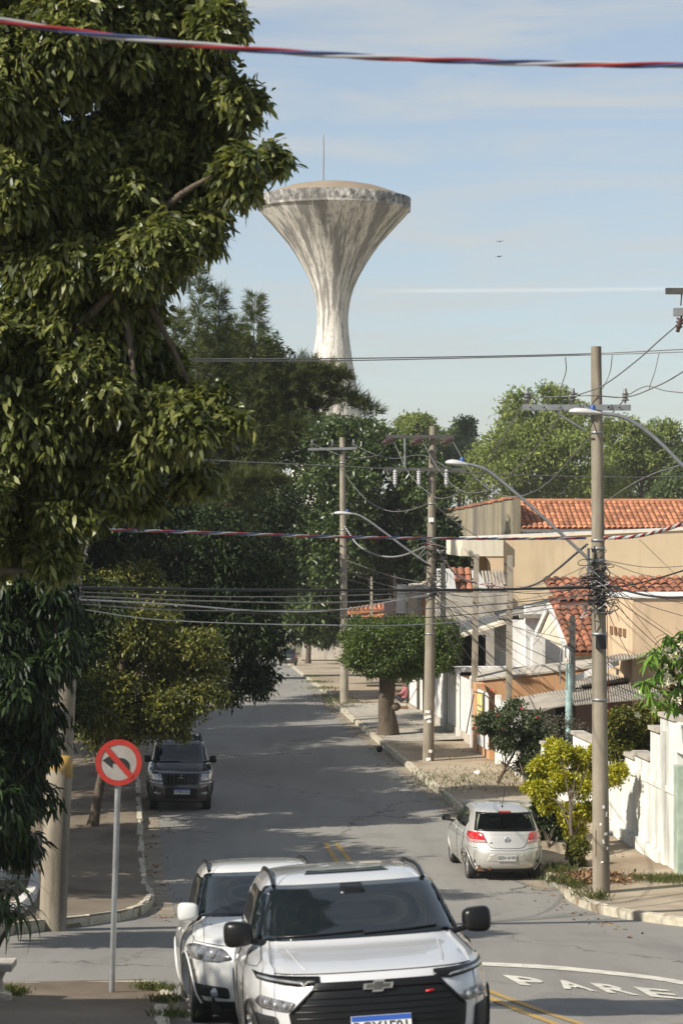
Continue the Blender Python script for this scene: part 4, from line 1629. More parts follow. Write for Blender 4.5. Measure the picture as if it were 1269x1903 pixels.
car = Car('white_suv', 'white compact SUV in the foreground with black grille and black mirrors', 'car', rows, M['car_white'],
          (0.31, 16.75, terr(0.3, 16.8) + 0.015), rot_to(hx, hy), math.atan(0.092), math.radians(2.9), (-0.86, -3.42), 0.335)
car.archmat = M['car_plastic']
car.body()
car.wheel_set(M['rim_silver'], 0.21, 5)
ws = [(-0.768, 1.118), (0.768, 1.118), (0.655, 1.485), (-0.655, 1.485)]
car.patch('windshield', 'front', ws, M['car_glass'], 0.006, rnd=0.05)
car.patch('sensor_housing', 'front', [(-.10, 1.41), (.10, 1.41), (.08, 1.480), (-.08, 1.480)], M['car_black'], 0.009)
car.line('wiper', 'front', [(-.62, 1.132), (-.25, 1.140), (.02, 1.150)], M['car_black'], 0.009, 0.016)
car.line('wiper', 'front', [(.02, 1.132), (.30, 1.140), (.58, 1.150)], M['car_black'], 0.009, 0.016)
sw = [(-1.50, 1.12), (-2.02, 1.44), (-3.05, 1.46), (-3.62, 1.38), (-3.70, 1.16), (-3.0, 1.125)]
for f in ('left', 'right'):
    car.patch('side_window', f, sw, M['car_glass'], 0.006, step=0.08, rnd=0.05)
    car.line('door_gap', f, [(-1.35, 0.35), (-1.32, 0.85), (-1.40, 1.06)], M['car_black'], 0.005)
    car.line('door_gap', f, [(-2.36, 0.35), (-2.36, 1.08)], M['car_black'], 0.005)
    car.patch('sill_cladding', f, [(-1.30, 0.22), (-2.95, 0.22), (-2.95, 0.36), (-1.30, 0.36)], M['car_plastic'], 0.012, step=0.1)
    car.patch('door_handle', f, [(-2.12, 0.93), (-2.30, 0.93), (-2.30, 0.96), (-2.12, 0.96)], M['car_white'], 0.03)
# front: black upper bar, hexagonal grille, slim upper lamps, main lamps, side intakes
gr = car.patch('grille', 'front', [(-.43, .905), (.43, .905), (.46, .865), (.62, .70), (.60, .56), (.50, .40), (-.50, .40), (-.60, .56), (-.62, .70), (-.46, .865)], M['car_black'], 0.012, step=0.06)
for z in np.arange(.44, .80, .045):
    wg = .50 + (.12 * (z - .40) / .3 if z < .70 else .12 - (z - .70) * .9)
    car.line('grille_bar', 'front', [(-wg + .04, z), (0, z), (wg - .04, z)], M['car_black'], 0.006, 0.016, gr)
car.line('grille_trim', 'front', [(-.60, .705), (-.45, .858), (-.2, .862), (.2, .862), (.45, .858), (.60, .705)], M['car_black'], 0.014, 0.016, gr)
for s in (1, -1):
    lp = [(s * .40, .945), (s * .40, .900), (s * .52, .882), (s * .81, .915), (s * .83, .958), (s * .70, .950)]
    u = car.patch('running_lamp', 'front', lp, M['car_black'], 0.010, step=.04)
    car.patch('light_strip', 'front', [(s * .50, .895), (s * .805, .926), (s * .80, .940), (s * .52, .910)], M['lamp_glass'], 0.016, u, step=.04)
    hl = car.patch('headlight', 'front', [(s * .575, .775), (s * .80, .815), (s * .835, .76), (s * .80, .725), (s * .62, .712)], M['lamp_dark'], 0.010, step=.04, rnd=.02)
    for q in (.64, .70, .76):
        mb = MB()
        mb.lathe([(.022, 0), (.024, .012), (.012, .02), (.003, .021)], 10, car.pt('front', s * q, .752 + (q - .64) * .12, 0.008), axis=(1, 0, 0))
        mb.build('projector', M['lamp_glass'], hl)
    car.patch('side_intake', 'front', [(s * .70, .675), (s * .85, .68), (s * .86, .44), (s * .66, .40)], M['car_plastic'], 0.010, step=.04, rnd=.03)
    car.line('hood_gap', 'front', [(s * .86, .965), (s * .80, .985), (s * .76, 1.03), (s * .735, 1.09)], M['car_plastic'], 0.004, 0.0)
    car.line('hood_crease', 'front', [(s * .48, .985), (s * .52, 1.02), (s * .56, 1.07)], M['car_white'], 0.012, -0.004)
car.line('hood_gap', 'front', [(-.70, .962), (-.3, .962), (.3, .962), (.70, .962)], M['car_plastic'], 0.005, 0.001)
p = car.pt('front', 0, .862, .030)
mb = MB()
b = [(-.105, .020), (-.042, .020), (-.032, .040), (.044, .040), (.038, .020), (.105, .020), (.094, -.020), (.034, -.020), (.026, -.040), (-.050, -.040), (-.040, -.020), (-.112, -.020)]
mb.prism([Vector((0, y, z)) for y, z in b], (0.014, 0, 0))
em = mb.build('emblem', M['chrome'], car.root, p)
mb = MB()
mb.prism([Vector((0.0155, y * .80, z * .68)) for y, z in b], (0.004, 0, 0))
mb.build('emblem_face', M['dark_steel'], em)
car.patch('red_badge', 'front', [(.325, .800), (.385, .804), (.382, .818), (.328, .814)], M['badge_red'], 0.026, gr)
car.plate('front', 0.0, .605, 'RGX1E01', M['plate_white'], M['plate_blue'], 0.098, 0.42, 0.135, 0.03)
car.mirror(-1.40, 1.16, M['car_black'], (0.17, 0.22, 0.19), 0.06)
car.rails(-2.02, -3.60, 0.585, M['car_black'], 0.018, 0.03)
car.patch('sunroof', 'front', [(-.33, 1.550), (.33, 1.550), (.30, 1.566), (-.30, 1.566)], M['car_glass'], 0.004, step=.03)
car.patch('rear_window', 'rear', [(-.60, 1.14), (.60, 1.14), (.52, 1.43), (-.52, 1.43)], M['car_glass'], 0.006, rnd=.05)
car.pair('tail_light', 'rear', [(.45, .95), (.82, .98), (.82, 1.05), (.45, 1.04)], M['lamp_red'])

# --- second white SUV behind it
rows = [(0.22, -0.10, -4.55, 0.82, 4.0, 0.14, 0.06), (0.36, -0.02, -4.62, 0.90, 4.2, 0.15, 0.06), (0.55, 0.0, -4.65, 0.93, 4.2, 0.16, 0.06),
        (0.74, -0.03, -4.64, 0.935, 4.2, 0.17, 0.06), (0.86, -0.10, -4.62, 0.925, 4.2, 0.18, 0.06), (0.92, -0.20, -4.60, 0.905, 4.2, 0.18, 0.06),
        (0.97, -0.42, -4.58, 0.875, 4.4, 0.16, 0.06), (1.03, -0.80, -4.55, 0.83, 4.8, 0.13, 0.06), (1.07, -1.06, -4.52, 0.79, 5.0, 0.11, 0.06),
        (1.11, -1.17, -4.49, 0.775, 5.0, 0.11, 0.06), (1.54, -1.98, -4.30, 0.64, 5.0, 0.08, 0.05), (1.60, -2.12, -4.2, 0.60, 4.6, 0.07, 0.05),
        (1.645, -2.4, -4.0, 0.52, 4.0, 0.06, 0.05), (1.665, -2.75, -3.7, 0.38, 3.2, 0.05, 0.05), (1.675, -3.1, -3.4, 0.10, 2.4, 0.0, 0.0)]
c2 = Car('white_suv', 'pearl white SUV with white mirrors queued behind the nearest car', 'car', rows, M['car_pearl'],
         (-0.63, 24.55, terr(-0.65, 24.6) - 0.02), rot_to(0.10, -1), math.atan(0.112), math.radians(1.5), (-0.92, -3.60), 0.36)
c2.body()
c2.wheel_set(M['rim_silver'], 0.22, 5)
c2.patch('windshield', 'front', [(-.73, 1.115), (.73, 1.115), (.615, 1.55), (-.615, 1.55)], M['car_glass'], 0.006, rnd=.06)
sw = [(-1.58, 1.11), (-2.15, 1.50), (-3.3, 1.53), (-4.0, 1.44), (-4.1, 1.16), (-3.0, 1.115)]
for f in ('left', 'right'):
    c2.patch('side_window', f, sw, M['car_glass'], 0.006, step=.08, rnd=.05)
    c2.line('door_gap', f, [(-1.42, .35), (-1.40, .85), (-1.48, 1.04)], M['car_black'], .005)
    c2.patch('door_handle', f, [(-2.2, .93), (-2.4, .93), (-2.4, .96), (-2.2, .96)], M['car_pearl'], .03)
for s in (1, -1):
    hl = c2.patch('headlight', 'front', [(s * .44, .735), (s * .60, .705), (s * .84, .735), (s * .885, .86), (s * .80, .885), (s * .52, .835)], M['lamp_dark'], .010, step=.04, rnd=.04)
    for q, rr in ((.62, .05), (.74, .045)):
        mb = MB()
        mb.lathe([(rr, 0), (rr * 1.05, .016), (rr * .7, .03), (.004, .034)], 14, c2.pt('front', s * q, .79, .006), axis=(1, 0, 0))
        mb.build('projector', M['lamp_glass'], hl)
    fg = c2.patch('fog_recess', 'front', [(s * .48, .34), (s * .78, .37), (s * .84, .49), (s * .50, .45)], M['car_plastic'], .010, step=.04, rnd=.03)
    mb = MB()
    mb.lathe([(.05, 0), (.052, .014), (.03, .022), (.004, .024)], 14, c2.pt('front', s * .62, .405, .008), axis=(1, 0, 0))
    mb.build('fog_lamp', M['lamp_glass'], fg)
    c2.line('hood_gap', 'front', [(s * .46, .86), (s * .80, .905), (s * .82, .96), (s * .78, 1.06)], M['car_plastic'], .004, 0)
c2.patch('grille', 'front', [(-.36, .72), (.36, .72), (.40, .86), (-.40, .86)], M['car_black'], .010, rnd=.03)
c2.patch('lower_intake', 'front', [(-.44, .32), (.44, .32), (.42, .50), (-.42, .50)], M['car_plastic'], .010, rnd=.03)
c2.patch('skirt', 'front', [(-.80, .23), (.80, .23), (.78, .31), (-.78, .31)], M['car_plastic'], .010)
c2.plate('front', 0, .58, 'FKD7C42', M['plate_grey'], None, .085)
c2.mirror(-1.52, 1.15, M['car_pearl'], (0.17, 0.23, 0.20), 0.0)
c2.rails(-2.25, -4.0, .56, M['car_black'], .020, .04)
c2.patch('rear_window', 'rear', [(-.60, 1.16), (.60, 1.16), (.55, 1.5), (-.55, 1.5)], M['car_glass'], .006, rnd=.05)

# --- silver hatchback seen from behind
rows = [(0.22, -0.10, -3.78, 0.74, 4.0, .10, .06), (0.36, -0.02, -3.88, 0.80, 4.2, .12, .09), (0.50, 0.0, -3.90, 0.825, 4.2, .12, .10), (0.62, -0.01, -3.895, 0.83, 4.2, .13, .10),
        (0.70, -0.04, -3.86, 0.83, 4.4, .13, .09), (0.78, -0.10, -3.83, 0.828, 4.4, .13, .09), (0.88, -0.38, -3.80, 0.818, 4.4, .12, .09), (0.94, -0.72, -3.775, 0.80, 4.6, .10, .09),
        (0.99, -0.95, -3.745, 0.770, 4.8, .10, .09), (1.04, -1.06, -3.70, 0.745, 5.0, .10, .09), (1.36, -1.62, -3.42, 0.605, 5.0, .08, .07), (1.41, -1.74, -3.34, 0.57, 4.6, .07, .06),
        (1.45, -1.98, -3.12, 0.48, 4.0, .06, .05), (1.468, -2.25, -2.9, 0.34, 3.2, .05, .04), (1.475, -2.5, -2.7, 0.08, 2.4, 0, 0)]
gx, gyy = 3.34, 48.7
hd = rot_to(-0.088, 1)
fx, fy = gx - 0.088 * 3.9, gyy + 3.9
c3 = Car('silver_hatchback', 'silver hatchback parked at the right kerb beside the yellow shrub', 'car', rows, M['car_silver'],
         (fx, fy, terr(gx, 50.5) + 0.004), hd, math.radians(0.2), math.radians(0.6), (-0.78, -3.22), 0.29)
rw = round_poly([(-.615, 1.035), (.615, 1.035), (.535, 1.355), (-.535, 1.355)], .07)
fw = [(-.66, 1.06), (.66, 1.06), (.56, 1.37), (-.56, 1.37)]
sd1 = [(-1.50, 1.03), (-1.92, 1.345), (-2.32, 1.36), (-2.32, 1.02)]
sd2 = [(-2.42, 1.02), (-2.42, 1.36), (-2.86, 1.33), (-3.10, 1.16), (-3.02, 1.03)]
shrink = lambda P, k: [(sum(q[0] for q in P) / len(P) + (a - sum(q[0] for q in P) / len(P)) * k, sum(q[1] for q in P) / len(P) + (b - sum(q[1] for q in P) / len(P)) * k) for a, b in P]
c3.body(holes=[('rear', shrink(rw, .97)), ('front', shrink(fw, .97)), ('side', shrink(sd1, .95)), ('side', shrink(sd2, .95))])
c3.wheel_set(M['rim_silver'], 0.185, 6)
g = c3.patch('rear_window', 'rear', rw, M['clear_glass'], .007)
for P in ([(-.63, 1.025), (.63, 1.025), (.62, 1.055), (-.62, 1.055)], [(-.56, 1.335), (.56, 1.335), (.545, 1.365), (-.545, 1.365)],
          [(-.63, 1.025), (-.60, 1.03), (-.525, 1.36), (-.55, 1.365)], [(.63, 1.025), (.60, 1.03), (.525, 1.36), (.55, 1.365)]):
    c3.patch('window_seal', 'rear', P, M['car_black'], .012, g)
c3.patch('windshield', 'front', fw, M['clear_glass'], .006, rnd=.05)
for f in ('left', 'right'):
    c3.patch('side_window', f, sd1, M['clear_glass'], .006, step=.08)
    c3.patch('side_window', f, sd2, M['clear_glass'], .006, step=.08)
    c3.line('door_gap', f, [(-2.37, .34), (-2.37, 1.02)], M['car_black'], .005)
    c3.line('door_gap', f, [(-3.05, .62), (-3.12, .85), (-3.08, 1.02)], M['car_black'], .005)
    c3.patch('window_pillar', f, [(-2.33, 1.02), (-2.33, 1.365), (-2.41, 1.365), (-2.41, 1.02)], M['car_black'], .010)
    c3.patch('door_handle', f, [(-2.10, .90), (-2.28, .90), (-2.28, .93), (-2.10, .93)], M['car_silver'], .03)
    c3.line('side_crease', f, [(-.9, .80), (-2.4, .86), (-3.5, .88)], M['car_silver'], .010, -.002)
for s in (1, -1):
    tl = c3.patch('tail_light', 'rear', [(s * .485, .995), (s * .715, 1.000), (s * .745, .955), (s * .745, .86), (s * .435, .86)], M['lamp_red'], .012, step=.03)
    c3.patch('reverse_lens', 'rear', [(s * .430, .855), (s * .745, .857), (s * .735, .800), (s * .405, .800)], M['lamp_pink'], .012, tl, step=.03)
    c3.line('tailgate_gap', 'rear', [(s * .60, 1.02), (s * .47, .98), (s * .40, .80), (s * .33, .715), (s * .22, .70), (0, .695)], M['car_black'], .005)
c3.line('tailgate_crease', 'rear', [(-.48, .955), (0, .972), (.48, .955)], M['car_silver'], .010, -.003)
c3.patch('plate_recess', 'rear', [(-.42, .445), (.42, .445), (.34, .585), (.20, .61), (-.20, .61), (-.34, .585)], mat('recess_silver', (.42, .40, .36), None, rough=.45, metal=.3), .004, depth=.012)
c3.plate('rear', 0.02, .515, 'EZN 4195', M['plate_grey'], None, .085, .38, .125, .02)
p = c3.pt('rear', 0, .862, .012)
mb = MB()
P = [Vector((0, .055 * math.cos(2 * math.pi * k / 20), .055 * math.sin(2 * math.pi * k / 20))) for k in range(21)]
mb.tube(P, .007, 6)
for pts in (((-.030, .045), (-.006, .004), (0, .02), (.006, .004), (.030, .045)), ((-.046, .026), (-.020, -.044), (0, .0), (.020, -.044), (.046, .026))):
    mb.tube([Vector((0, a, b)) for a, b in pts], .006, 5)
mb.build('emblem', M['chrome'], c3.root, p)
c3.patch('badge', 'rear', [(.30, .795), (.36, .795), (.36, .815), (.30, .815)], M['chrome'], .008)
c3.patch('brake_light', 'rear', [(-.13, 1.372), (.13, 1.372), (.12, 1.395), (-.12, 1.395)], M['lamp_red'], .014, step=.02)
c3.line('wiper', 'rear', [(.02, 1.055), (-.18, 1.062), (-.40, 1.068)], M['car_black'], .009, .022)
mb = MB()
p = c3.pt('rear', .0, 1.452, .0)
mb.lathe([(.022, 0), (.016, .03), (.004, .05)], 8, p)
mb.tube([p + Vector((0, 0, .03)), p + Vector((-.12, -.03, .34))], .006, 5)
mb.build('antenna', M['car_black'], c3.root)
mb = MB()
mb.tube([(-3.4, .36, .30), (-3.86, .36, .29)], .03, 10)
mb.build('exhaust_pipe', M['rust'], c3.root)
mb = MB()
mb.box((-3.55, .42, .29), (.35, .30, .13))
mb.build('silencer', M['rust'], c3.root)
c3.line('bumper_gap', 'rear', [(-.79, .70), (-.44, .69), (-.33, .66), (0, .655), (.33, .66), (.44, .69), (.79, .70)], M['car_plastic'], .004, .0)
c3.patch('valance', 'rear', [(-.60, .225), (.60, .225), (.55, .29), (-.55, .29)], M['car_plastic'], .008)
c3.mirror(-1.42, 1.02, M['car_black'], (.12, .19, .13), .08)
for nm, x in (('front_seat', -1.95), ('rear_seat', -2.95)):
    for y in ((-.36, .36) if nm == 'front_seat' else (-.36, .36)):
        bm = bmesh.new()
        for (cx_, cz_, sx_, sy_, sz_) in ((x + .15, .55, .5, .5, .18), (x - .12, .86, .16, .48, .62), (x - .17, 1.21, .10, .26, .19)):
            r_ = bmesh.ops.create_cube(bm, size=1)
            for v in r_['verts']:
                v.co = Vector((v.co.x * sx_ + cx_, v.co.y * sy_ + y, v.co.z * sz_ + cz_))
        bmesh.ops.bevel(bm, geom=bm.edges[:], offset=.045, segments=3, affect='EDGES')
        me = bpy.data.meshes.new(nm)
        bm.to_mesh(me)
        bm.free()
        me.materials.append(M['seat'])
        link(nm, me, c3.root)
mb = MB()
mb.box((-2.35, 0, .42), (2.6, 1.3, .06))
mb.box((-1.18, 0, .86), (.34, 1.25, .22))
mb.build('cabin_floor', M['car_plastic'], c3.root)
mb = MB()
mb.tube([Vector((-1.48, .36 + .17 * math.cos(2 * math.pi * k / 18), .98 + .15 * math.sin(2 * math.pi * k / 18))) for k in range(19)], .014, 6)
mb.build('steering_wheel', M['car_plastic'], c3.root)

# --- dark SUV parked on the left under the trees
rows = [(0.25, -0.08, -4.0, 0.76, 4.4, .06, .05), (0.40, -0.01, -4.05, 0.83, 4.6, .07, .05), (0.60, 0.0, -4.06, 0.85, 4.6, .08, .05), (0.78, -0.03, -4.05, 0.855, 4.6, .08, .05),
        (0.94, -0.07, -4.03, 0.845, 4.8, .09, .05), (1.00, -0.16, -4.02, 0.825, 5.0, .09, .05), (1.04, -0.50, -4.0, 0.80, 5.0, .09, .05), (1.08, -0.95, -3.98, 0.765, 5.2, .08, .05),
        (1.12, -1.12, -3.96, 0.745, 5.4, .08, .05), (1.55, -1.62, -3.85, 0.645, 5.6, .06, .05), (1.63, -1.74, -3.80, 0.61, 5.0, .06, .04), (1.69, -2.0, -3.7, 0.54, 4.2, .05, .04), (1.72, -2.4, -3.4, .36, 3.2, .04, .03), (1.73, -2.8, -3.0, .1, 2.4, 0, 0)]
c4 = Car('dark_suv', 'dark navy boxy SUV parked in the shade below the left trees', 'car', rows, M['car_navy'],
         (-4.05, 61.0, terr(-4.05, 61) + .002), rot_to(0.09, -1), 0, math.radians(-1.0), (-0.75, -3.15), .34)
c4.body()
c4.wheel_set(M['rim_silver'], .22, 6)
c4.patch('windshield', 'front', [(-.70, 1.13), (.70, 1.13), (.62, 1.57), (-.62, 1.57)], M['car_glass'], .006, rnd=.05)
for f in ('left', 'right'):
    c4.patch('side_window', f, [(-1.45, 1.14), (-1.80, 1.53), (-3.6, 1.55), (-3.7, 1.16)], M['car_glass'], .006, step=.09, rnd=.05)
    c4.line('door_gap', f, [(-2.35, .4), (-2.35, 1.1)], M['car_black'], .005)
for s in (1, -1):
    hl = c4.patch('headlight', 'front', [(s * .46, .77), (s * .76, .77), (s * .79, .93), (s * .50, .96)], M['lamp_glass'], .014, step=.04, rnd=.04)
    c4.patch('turn_lamp', 'front', [(s * .46, .68), (s * .77, .69), (s * .78, .745), (s * .46, .745)], M['lamp_glass'], .014, hl, step=.04)
    c4.patch('fog_lamp', 'front', [(s * .50, .42), (s * .66, .42), (s * .66, .50), (s * .50, .50)], M['lamp_dark'], .012, rnd=.03)
g = c4.patch('grille', 'front', [(-.42, .70), (.42, .70), (.44, .95), (-.44, .95)], M['car_black'], .014, rnd=.03)
for q in np.arange(-.36, .37, .09):
    c4.line('grille_bar', 'front', [(q, .72), (q, .93)], M['dark_steel'], .010, .018, g)
p = c4.pt('front', 0, .88, .026)
mb = MB()
for a in (90, 210, 330):
    t = math.radians(a)
    c_, s_ = math.cos(t), math.sin(t)
    mb.prism([Vector((0, c_ * r * math.cos(w) - s_ * r * math.sin(w), s_ * r * math.cos(w) + c_ * r * math.sin(w))) for r, w in ((.004, 0), (.042, .5), (.07, 0), (.042, -.5))], (.01, 0, 0))
mb.build('emblem', M['chrome'], c4.root, p)
c4.patch('bumper_insert', 'front', [(-.40, .36), (.40, .36), (.40, .60), (-.40, .60)], M['car_plastic'], .010, rnd=.03)
c4.plate('front', 0.02, .525, 'OPB0U5A', M['plate_white'], M['plate_blue'], .092, .40, .13, .03)
c4.mirror(-1.36, 1.20, M['car_black'], (.12, .19, .18), .10)
c4.rails(-1.95, -3.6, .56, M['dark_steel'], .022, .06)
c4.line('wiper', 'front', [(-.6, 1.14), (0, 1.16)], M['car_black'], .009, .016)

# --- far parked car at the end of the street
rows = [(0.22, -0.10, -3.9, 0.74, 4.0, .10, .06), (0.40, -0.02, -4.0, 0.82, 4.2, .12, .06), (0.62, 0, -4.0, 0.84, 4.2, .12, .06), (0.82, -.2, -3.97, 0.835, 4.4, .12, .06), (0.95, -.9, -3.92, 0.80, 4.8, .1, .06),
        (1.0, -1.1, -3.88, .76, 5, .1, .06), (1.45, -1.7, -3.7, .62, 5, .08, .05), (1.53, -1.95, -3.6, .54, 4.2, .06, .05), (1.57, -2.4, -3.2, .3, 3, .04, .03), (1.58, -2.6, -3.0, .08, 2.4, 0, 0)]
fp = Gd(533, 1240)
c5 = Car('parked_car', 'dark grey car parked far down the street by the kerb', 'car', rows, M['car_grey'],
         (fp.x, fp.y + 4, terr(fp.x, fp.y + 2) + .01), rot_to(-0.035, 1), math.atan(-0.045), 0, (-.8, -3.3), .31)
c5.body()
c5.wheel_set(M['rim_silver'], .2, 5)
c5.patch('rear_window', 'rear', [(-.62, 1.04), (.62, 1.04), (.55, 1.42), (-.55, 1.42)], M['car_glass'], .006, rnd=.06)
c5.pair('tail_light', 'rear', [(.55, .72), (.80, .72), (.80, .98), (.62, .98)], M['lamp_red'])
c5.plate('rear', 0, .62, 'DXA 3920', M['plate_grey'], None)
c5.mirror(-1.5, 1.05, M['car_black'], (.12, .18, .13), .08)

# ---------------------------------------------------------------- poles, lamps, wires
def smooth_path(pts, n=10):
    P = [Vector(p) for p in pts]
    if len(P) == 2:
        return [P[0] + (P[1] - P[0]) * (k / n) for k in range(n + 1)]
    out = []
    for i in range(len(P) - 1):
        p0 = P[i - 1] if i > 0 else P[i] * 2 - P[i + 1]
        p1, p2 = P[i], P[i + 1]
        p3 = P[i + 2] if i + 2 < len(P) else P[i + 1] * 2 - P[i]
        for k in range(n):
            t = k / n
            out.append(0.5 * ((2 * p1) + (p2 - p0) * t + (2 * p0 - 5 * p1 + 4 * p2 - p3) * t * t + (3 * p1 - p0 - 3 * p2 + p3) * t ** 3))
    out.append(P[-1])
    return out
def insulator(p, parent, m, up=(0, 0, 1), s=1.0, name='insulator'):
    mb = MB()
    prof = [(.018, 0), (.018, .05)]
    for k in range(3):
        z = .05 + k * .06
        prof += [(.05, z), (.085 - .008 * k, z + .012), (.04, z + .045)]
    prof += [(.03, .25), (.035, .28), (.01, .29)]
    mb.lathe([(r * s, h * s) for r, h in prof], 12, (0, 0, 0), axis=up)
    return mb.build(name, m, parent, p)
def pole(label, base, top, r0, r1, m=None, name='utility_pole'):
    B, T = Vector(base), Vector(top)
    t = thing(name, label, 'utility pole', B)
    mb = MB()
    n = 9
    mb.tube([(T - B) * (k / n) - (Vector((0, 0, .4)) if k == 0 else Vector()) for k in range(n + 1)], [r0 + (r1 - r0) * k / n for k in range(n + 1)], 20)
    mb.build('shaft', m or M['pole'], t)
    def at(py_, d):
        k = ((CH - (py_ - HY) / F * d) - B.z) / (T.z - B.z)
        return (T - B) * k, r0 + (r1 - r0) * k
    return t, at
def band(t, at, py, d, h, m, extra=.006, name='clamp_band'):
    c, r = at(py, d)
    mb = MB()
    mb.lathe([(r + .001, -h / 2), (r + extra, -h / 2), (r + extra, h / 2), (r + .001, h / 2)], 20, c)
    return mb.build(name, m, t)
def lamp(t, path, head_a, head_b, r=.035):
    B = t.location
    P = smooth_path([W(*q) - B for q in path], 8)
    mb = MB()
    mb.tube(P, r, 10)
    arm = mb.build('lamp_arm', M['galv'], t)
    a, b = W(*head_a) - B, W(*head_b) - B
    L = (b - a)
    mb = MB()
    prof = [(0.0, .030), (.12, .055), (.30, .095), (.55, .125), (.80, .115), (.95, .07), (1.0, .015)]
    vs, fs = [], []
    n = 14
    for tt, rr in prof:
        for k in range(n):
            w = 2 * math.pi * k / n
            z = math.sin(w) * rr * (0.62 if math.sin(w) > 0 else 0.30)
            vs.append(a + L * tt + Vector((0, math.cos(w) * rr * 1.1, z)))
    for i in range(len(prof) - 1):
        for k in range(n):
            fs.append((i * n + k, i * n + (k + 1) % n, (i + 1) * n + (k + 1) % n, (i + 1) * n + k))
    fs += [tuple(range(n - 1, -1, -1)), tuple(range((len(prof) - 1) * n, len(prof) * n))]
    mb.add(vs, fs, 0, True)
    hd_ = mb.build('lamp_head', M['lamp_white'], arm)
    mb = MB()
    mb.lathe([(.045, 0), (.045, .06), (.035, .075), (.004, .08)], 10, a + L * .30 + Vector((0, 0, .055)))
    mb.build('photocell', M['blue_plastic'], arm)
def crossarm(t, a, b, h, dpt, m):
    B = t.location
    A, Bb = W(*a) - B, W(*b) - B
    d = (Bb - A).normalized()
    n = Vector((-d.y, d.x, 0)).normalized()
    mb = MB()
    z = Vector((0, 0, h / 2))
    y = n * dpt / 2
    mb.hexa([A - y - z, Bb - y - z, Bb + y - z, A + y - z, A - y + z, Bb - y + z, Bb + y + z, A + y + z])
    return mb.build('crossarm', m, t)
def strut(t, a, b, r, m, name='brace'):
    mb = MB()
    mb.tube([W(*a) - t.location, W(*b) - t.location], r, 6)
    return mb.build(name, m, t)

# right-hand pole
rp, rat = pole('weathered concrete pole with pale crossarm standing by the right corner kerb', W(1117, 1674, 46), W(1107, 644, 46), .170, .098)
ca = crossarm(rp, (970, 757, 45.8), (1171, 757.5, 45.8), .11, .10, M['galv'])
for x in (985, 1010, 1040, 1082, 1130, 1150):
    mb = MB()
    mb.lathe([(.022, 0), (.022, .03), (.004, .032)], 8, W(x, 757, 45.72) - rp.location, axis=(0, -1, 0))
    mb.build('bolt', M['dark_steel'], ca)
for x in (979, 1064, 1161):
    insulator(W(x, 750, 45.8) - rp.location, rp, M['grey_porc'])
strut(rp, (1030, 765, 45.8), (1090, 802, 45.8), .022, M['galv'])
for y in (804, 1004, 1019, 1041, 1062, 1178, 1300):
    band(rp, rat, y, 46, .05, M['galv'], .012)
for k, y in enumerate((1048, 1056, 1070, 1078, 1086, 1094, 1102, 1112, 1124, 1138)):
    c, r = rat(y, 46)
    mb = MB()
    ph = random.uniform(0, 6)
    mb.tube([c + Vector((math.cos(a) * (r + .02), math.sin(a) * (r + .02), .05 * math.sin(a + ph))) for a in np.linspace(0, 2 * math.pi, 22)], random.uniform(.010, .020), 6)
    mb.build('cable_wrap', random.choice([M['black_cable'], M['black_cable'], M['grey_cable'], M['wire']]), rp)
c, r = rat(1192, 46)
mb = MB()
mb.box(c + Vector((.02, -r - .06, 0)), (.20, .11, .26))
bx_ = mb.build('junction_box', M['black_cable'], rp)
mb = MB()
mb.box(W(1093, 1040, 45.8) - rp.location, (.05, .06, .44))
mb.build('lamp_bracket', M['galv'], rp)
for y_, dx_, w_, h_, mm_ in ((1498, .04, .05, .06, 'white'), (1512, .10, .03, .09, 'white'), (1530, -.02, .04, .04, 'white'), (1548, .08, .06, .05, 'white'), (1562, .03, .03, .08, 'white'), (1575, .11, .03, .05, 'white'), (1566, -.11, .02, .50, 'rust'), (1600, .0, .05, .03, 'white')):
    c, r = rat(y_, 46)
    a_ = math.asin(max(-1, min(1, dx_ / r)))
    mb = MB()
    mb.box(c + Vector((dx_, -r * math.cos(a_) - .0005, 0)), (w_, .008, h_), 0, Matrix.Rotation(random.uniform(-.25, .25) if mm_ == 'white' else 0, 3, 'Y') @ Matrix.Rotation(a_, 3, 'Z'))
    mb.build('paint_fleck', M[mm_], rp)
lamp(rp, [(1096, 1042, 45.8), (1040, 990, 45.8), (985, 940, 45.8), (935, 897, 45.8), (905, 874, 45.8), (880, 865, 45.8), (862, 862, 45.8)], (872, 864, 45.8), (827, 860, 45.8), .031)
mb = MB()
mb.tube(smooth_path([rat(1130, 46)[0] + Vector((.15, -.05, 0)), rat(1250, 46)[0] + Vector((.165, -.03, 0)), rat(1330, 46)[0] + Vector((.17, -.02, 0))]), .008, 5)
mb.build('red_lead', M['red_cable'], rp)

for k in range(20):
    y0_ = random.uniform(1036, 1125)
    c, r = rat(y0_, 46)
    a_ = random.uniform(0, 6.28)
    P_ = [c + Vector((math.cos(a_) * r, -abs(math.sin(a_)) * r, 0))]
    for q in range(3):
        P_.append(c + Vector((random.uniform(-.42, .42), random.uniform(-.40, -.1), random.uniform(-.30, .30))))
    c2_, r2_ = rat(y0_ + random.uniform(-25, 25), 46)
    P_.append(c2_ + Vector((random.uniform(-r2_, r2_), -r2_ * .6, 0)))
    mb = MB()
    mb.tube(smooth_path(P_, 7), random.uniform(.006, .012), 5)
    mb.build('loose_cable', M[random.choice(['black_cable', 'black_cable', 'wire', 'grey_cable'])], rp)
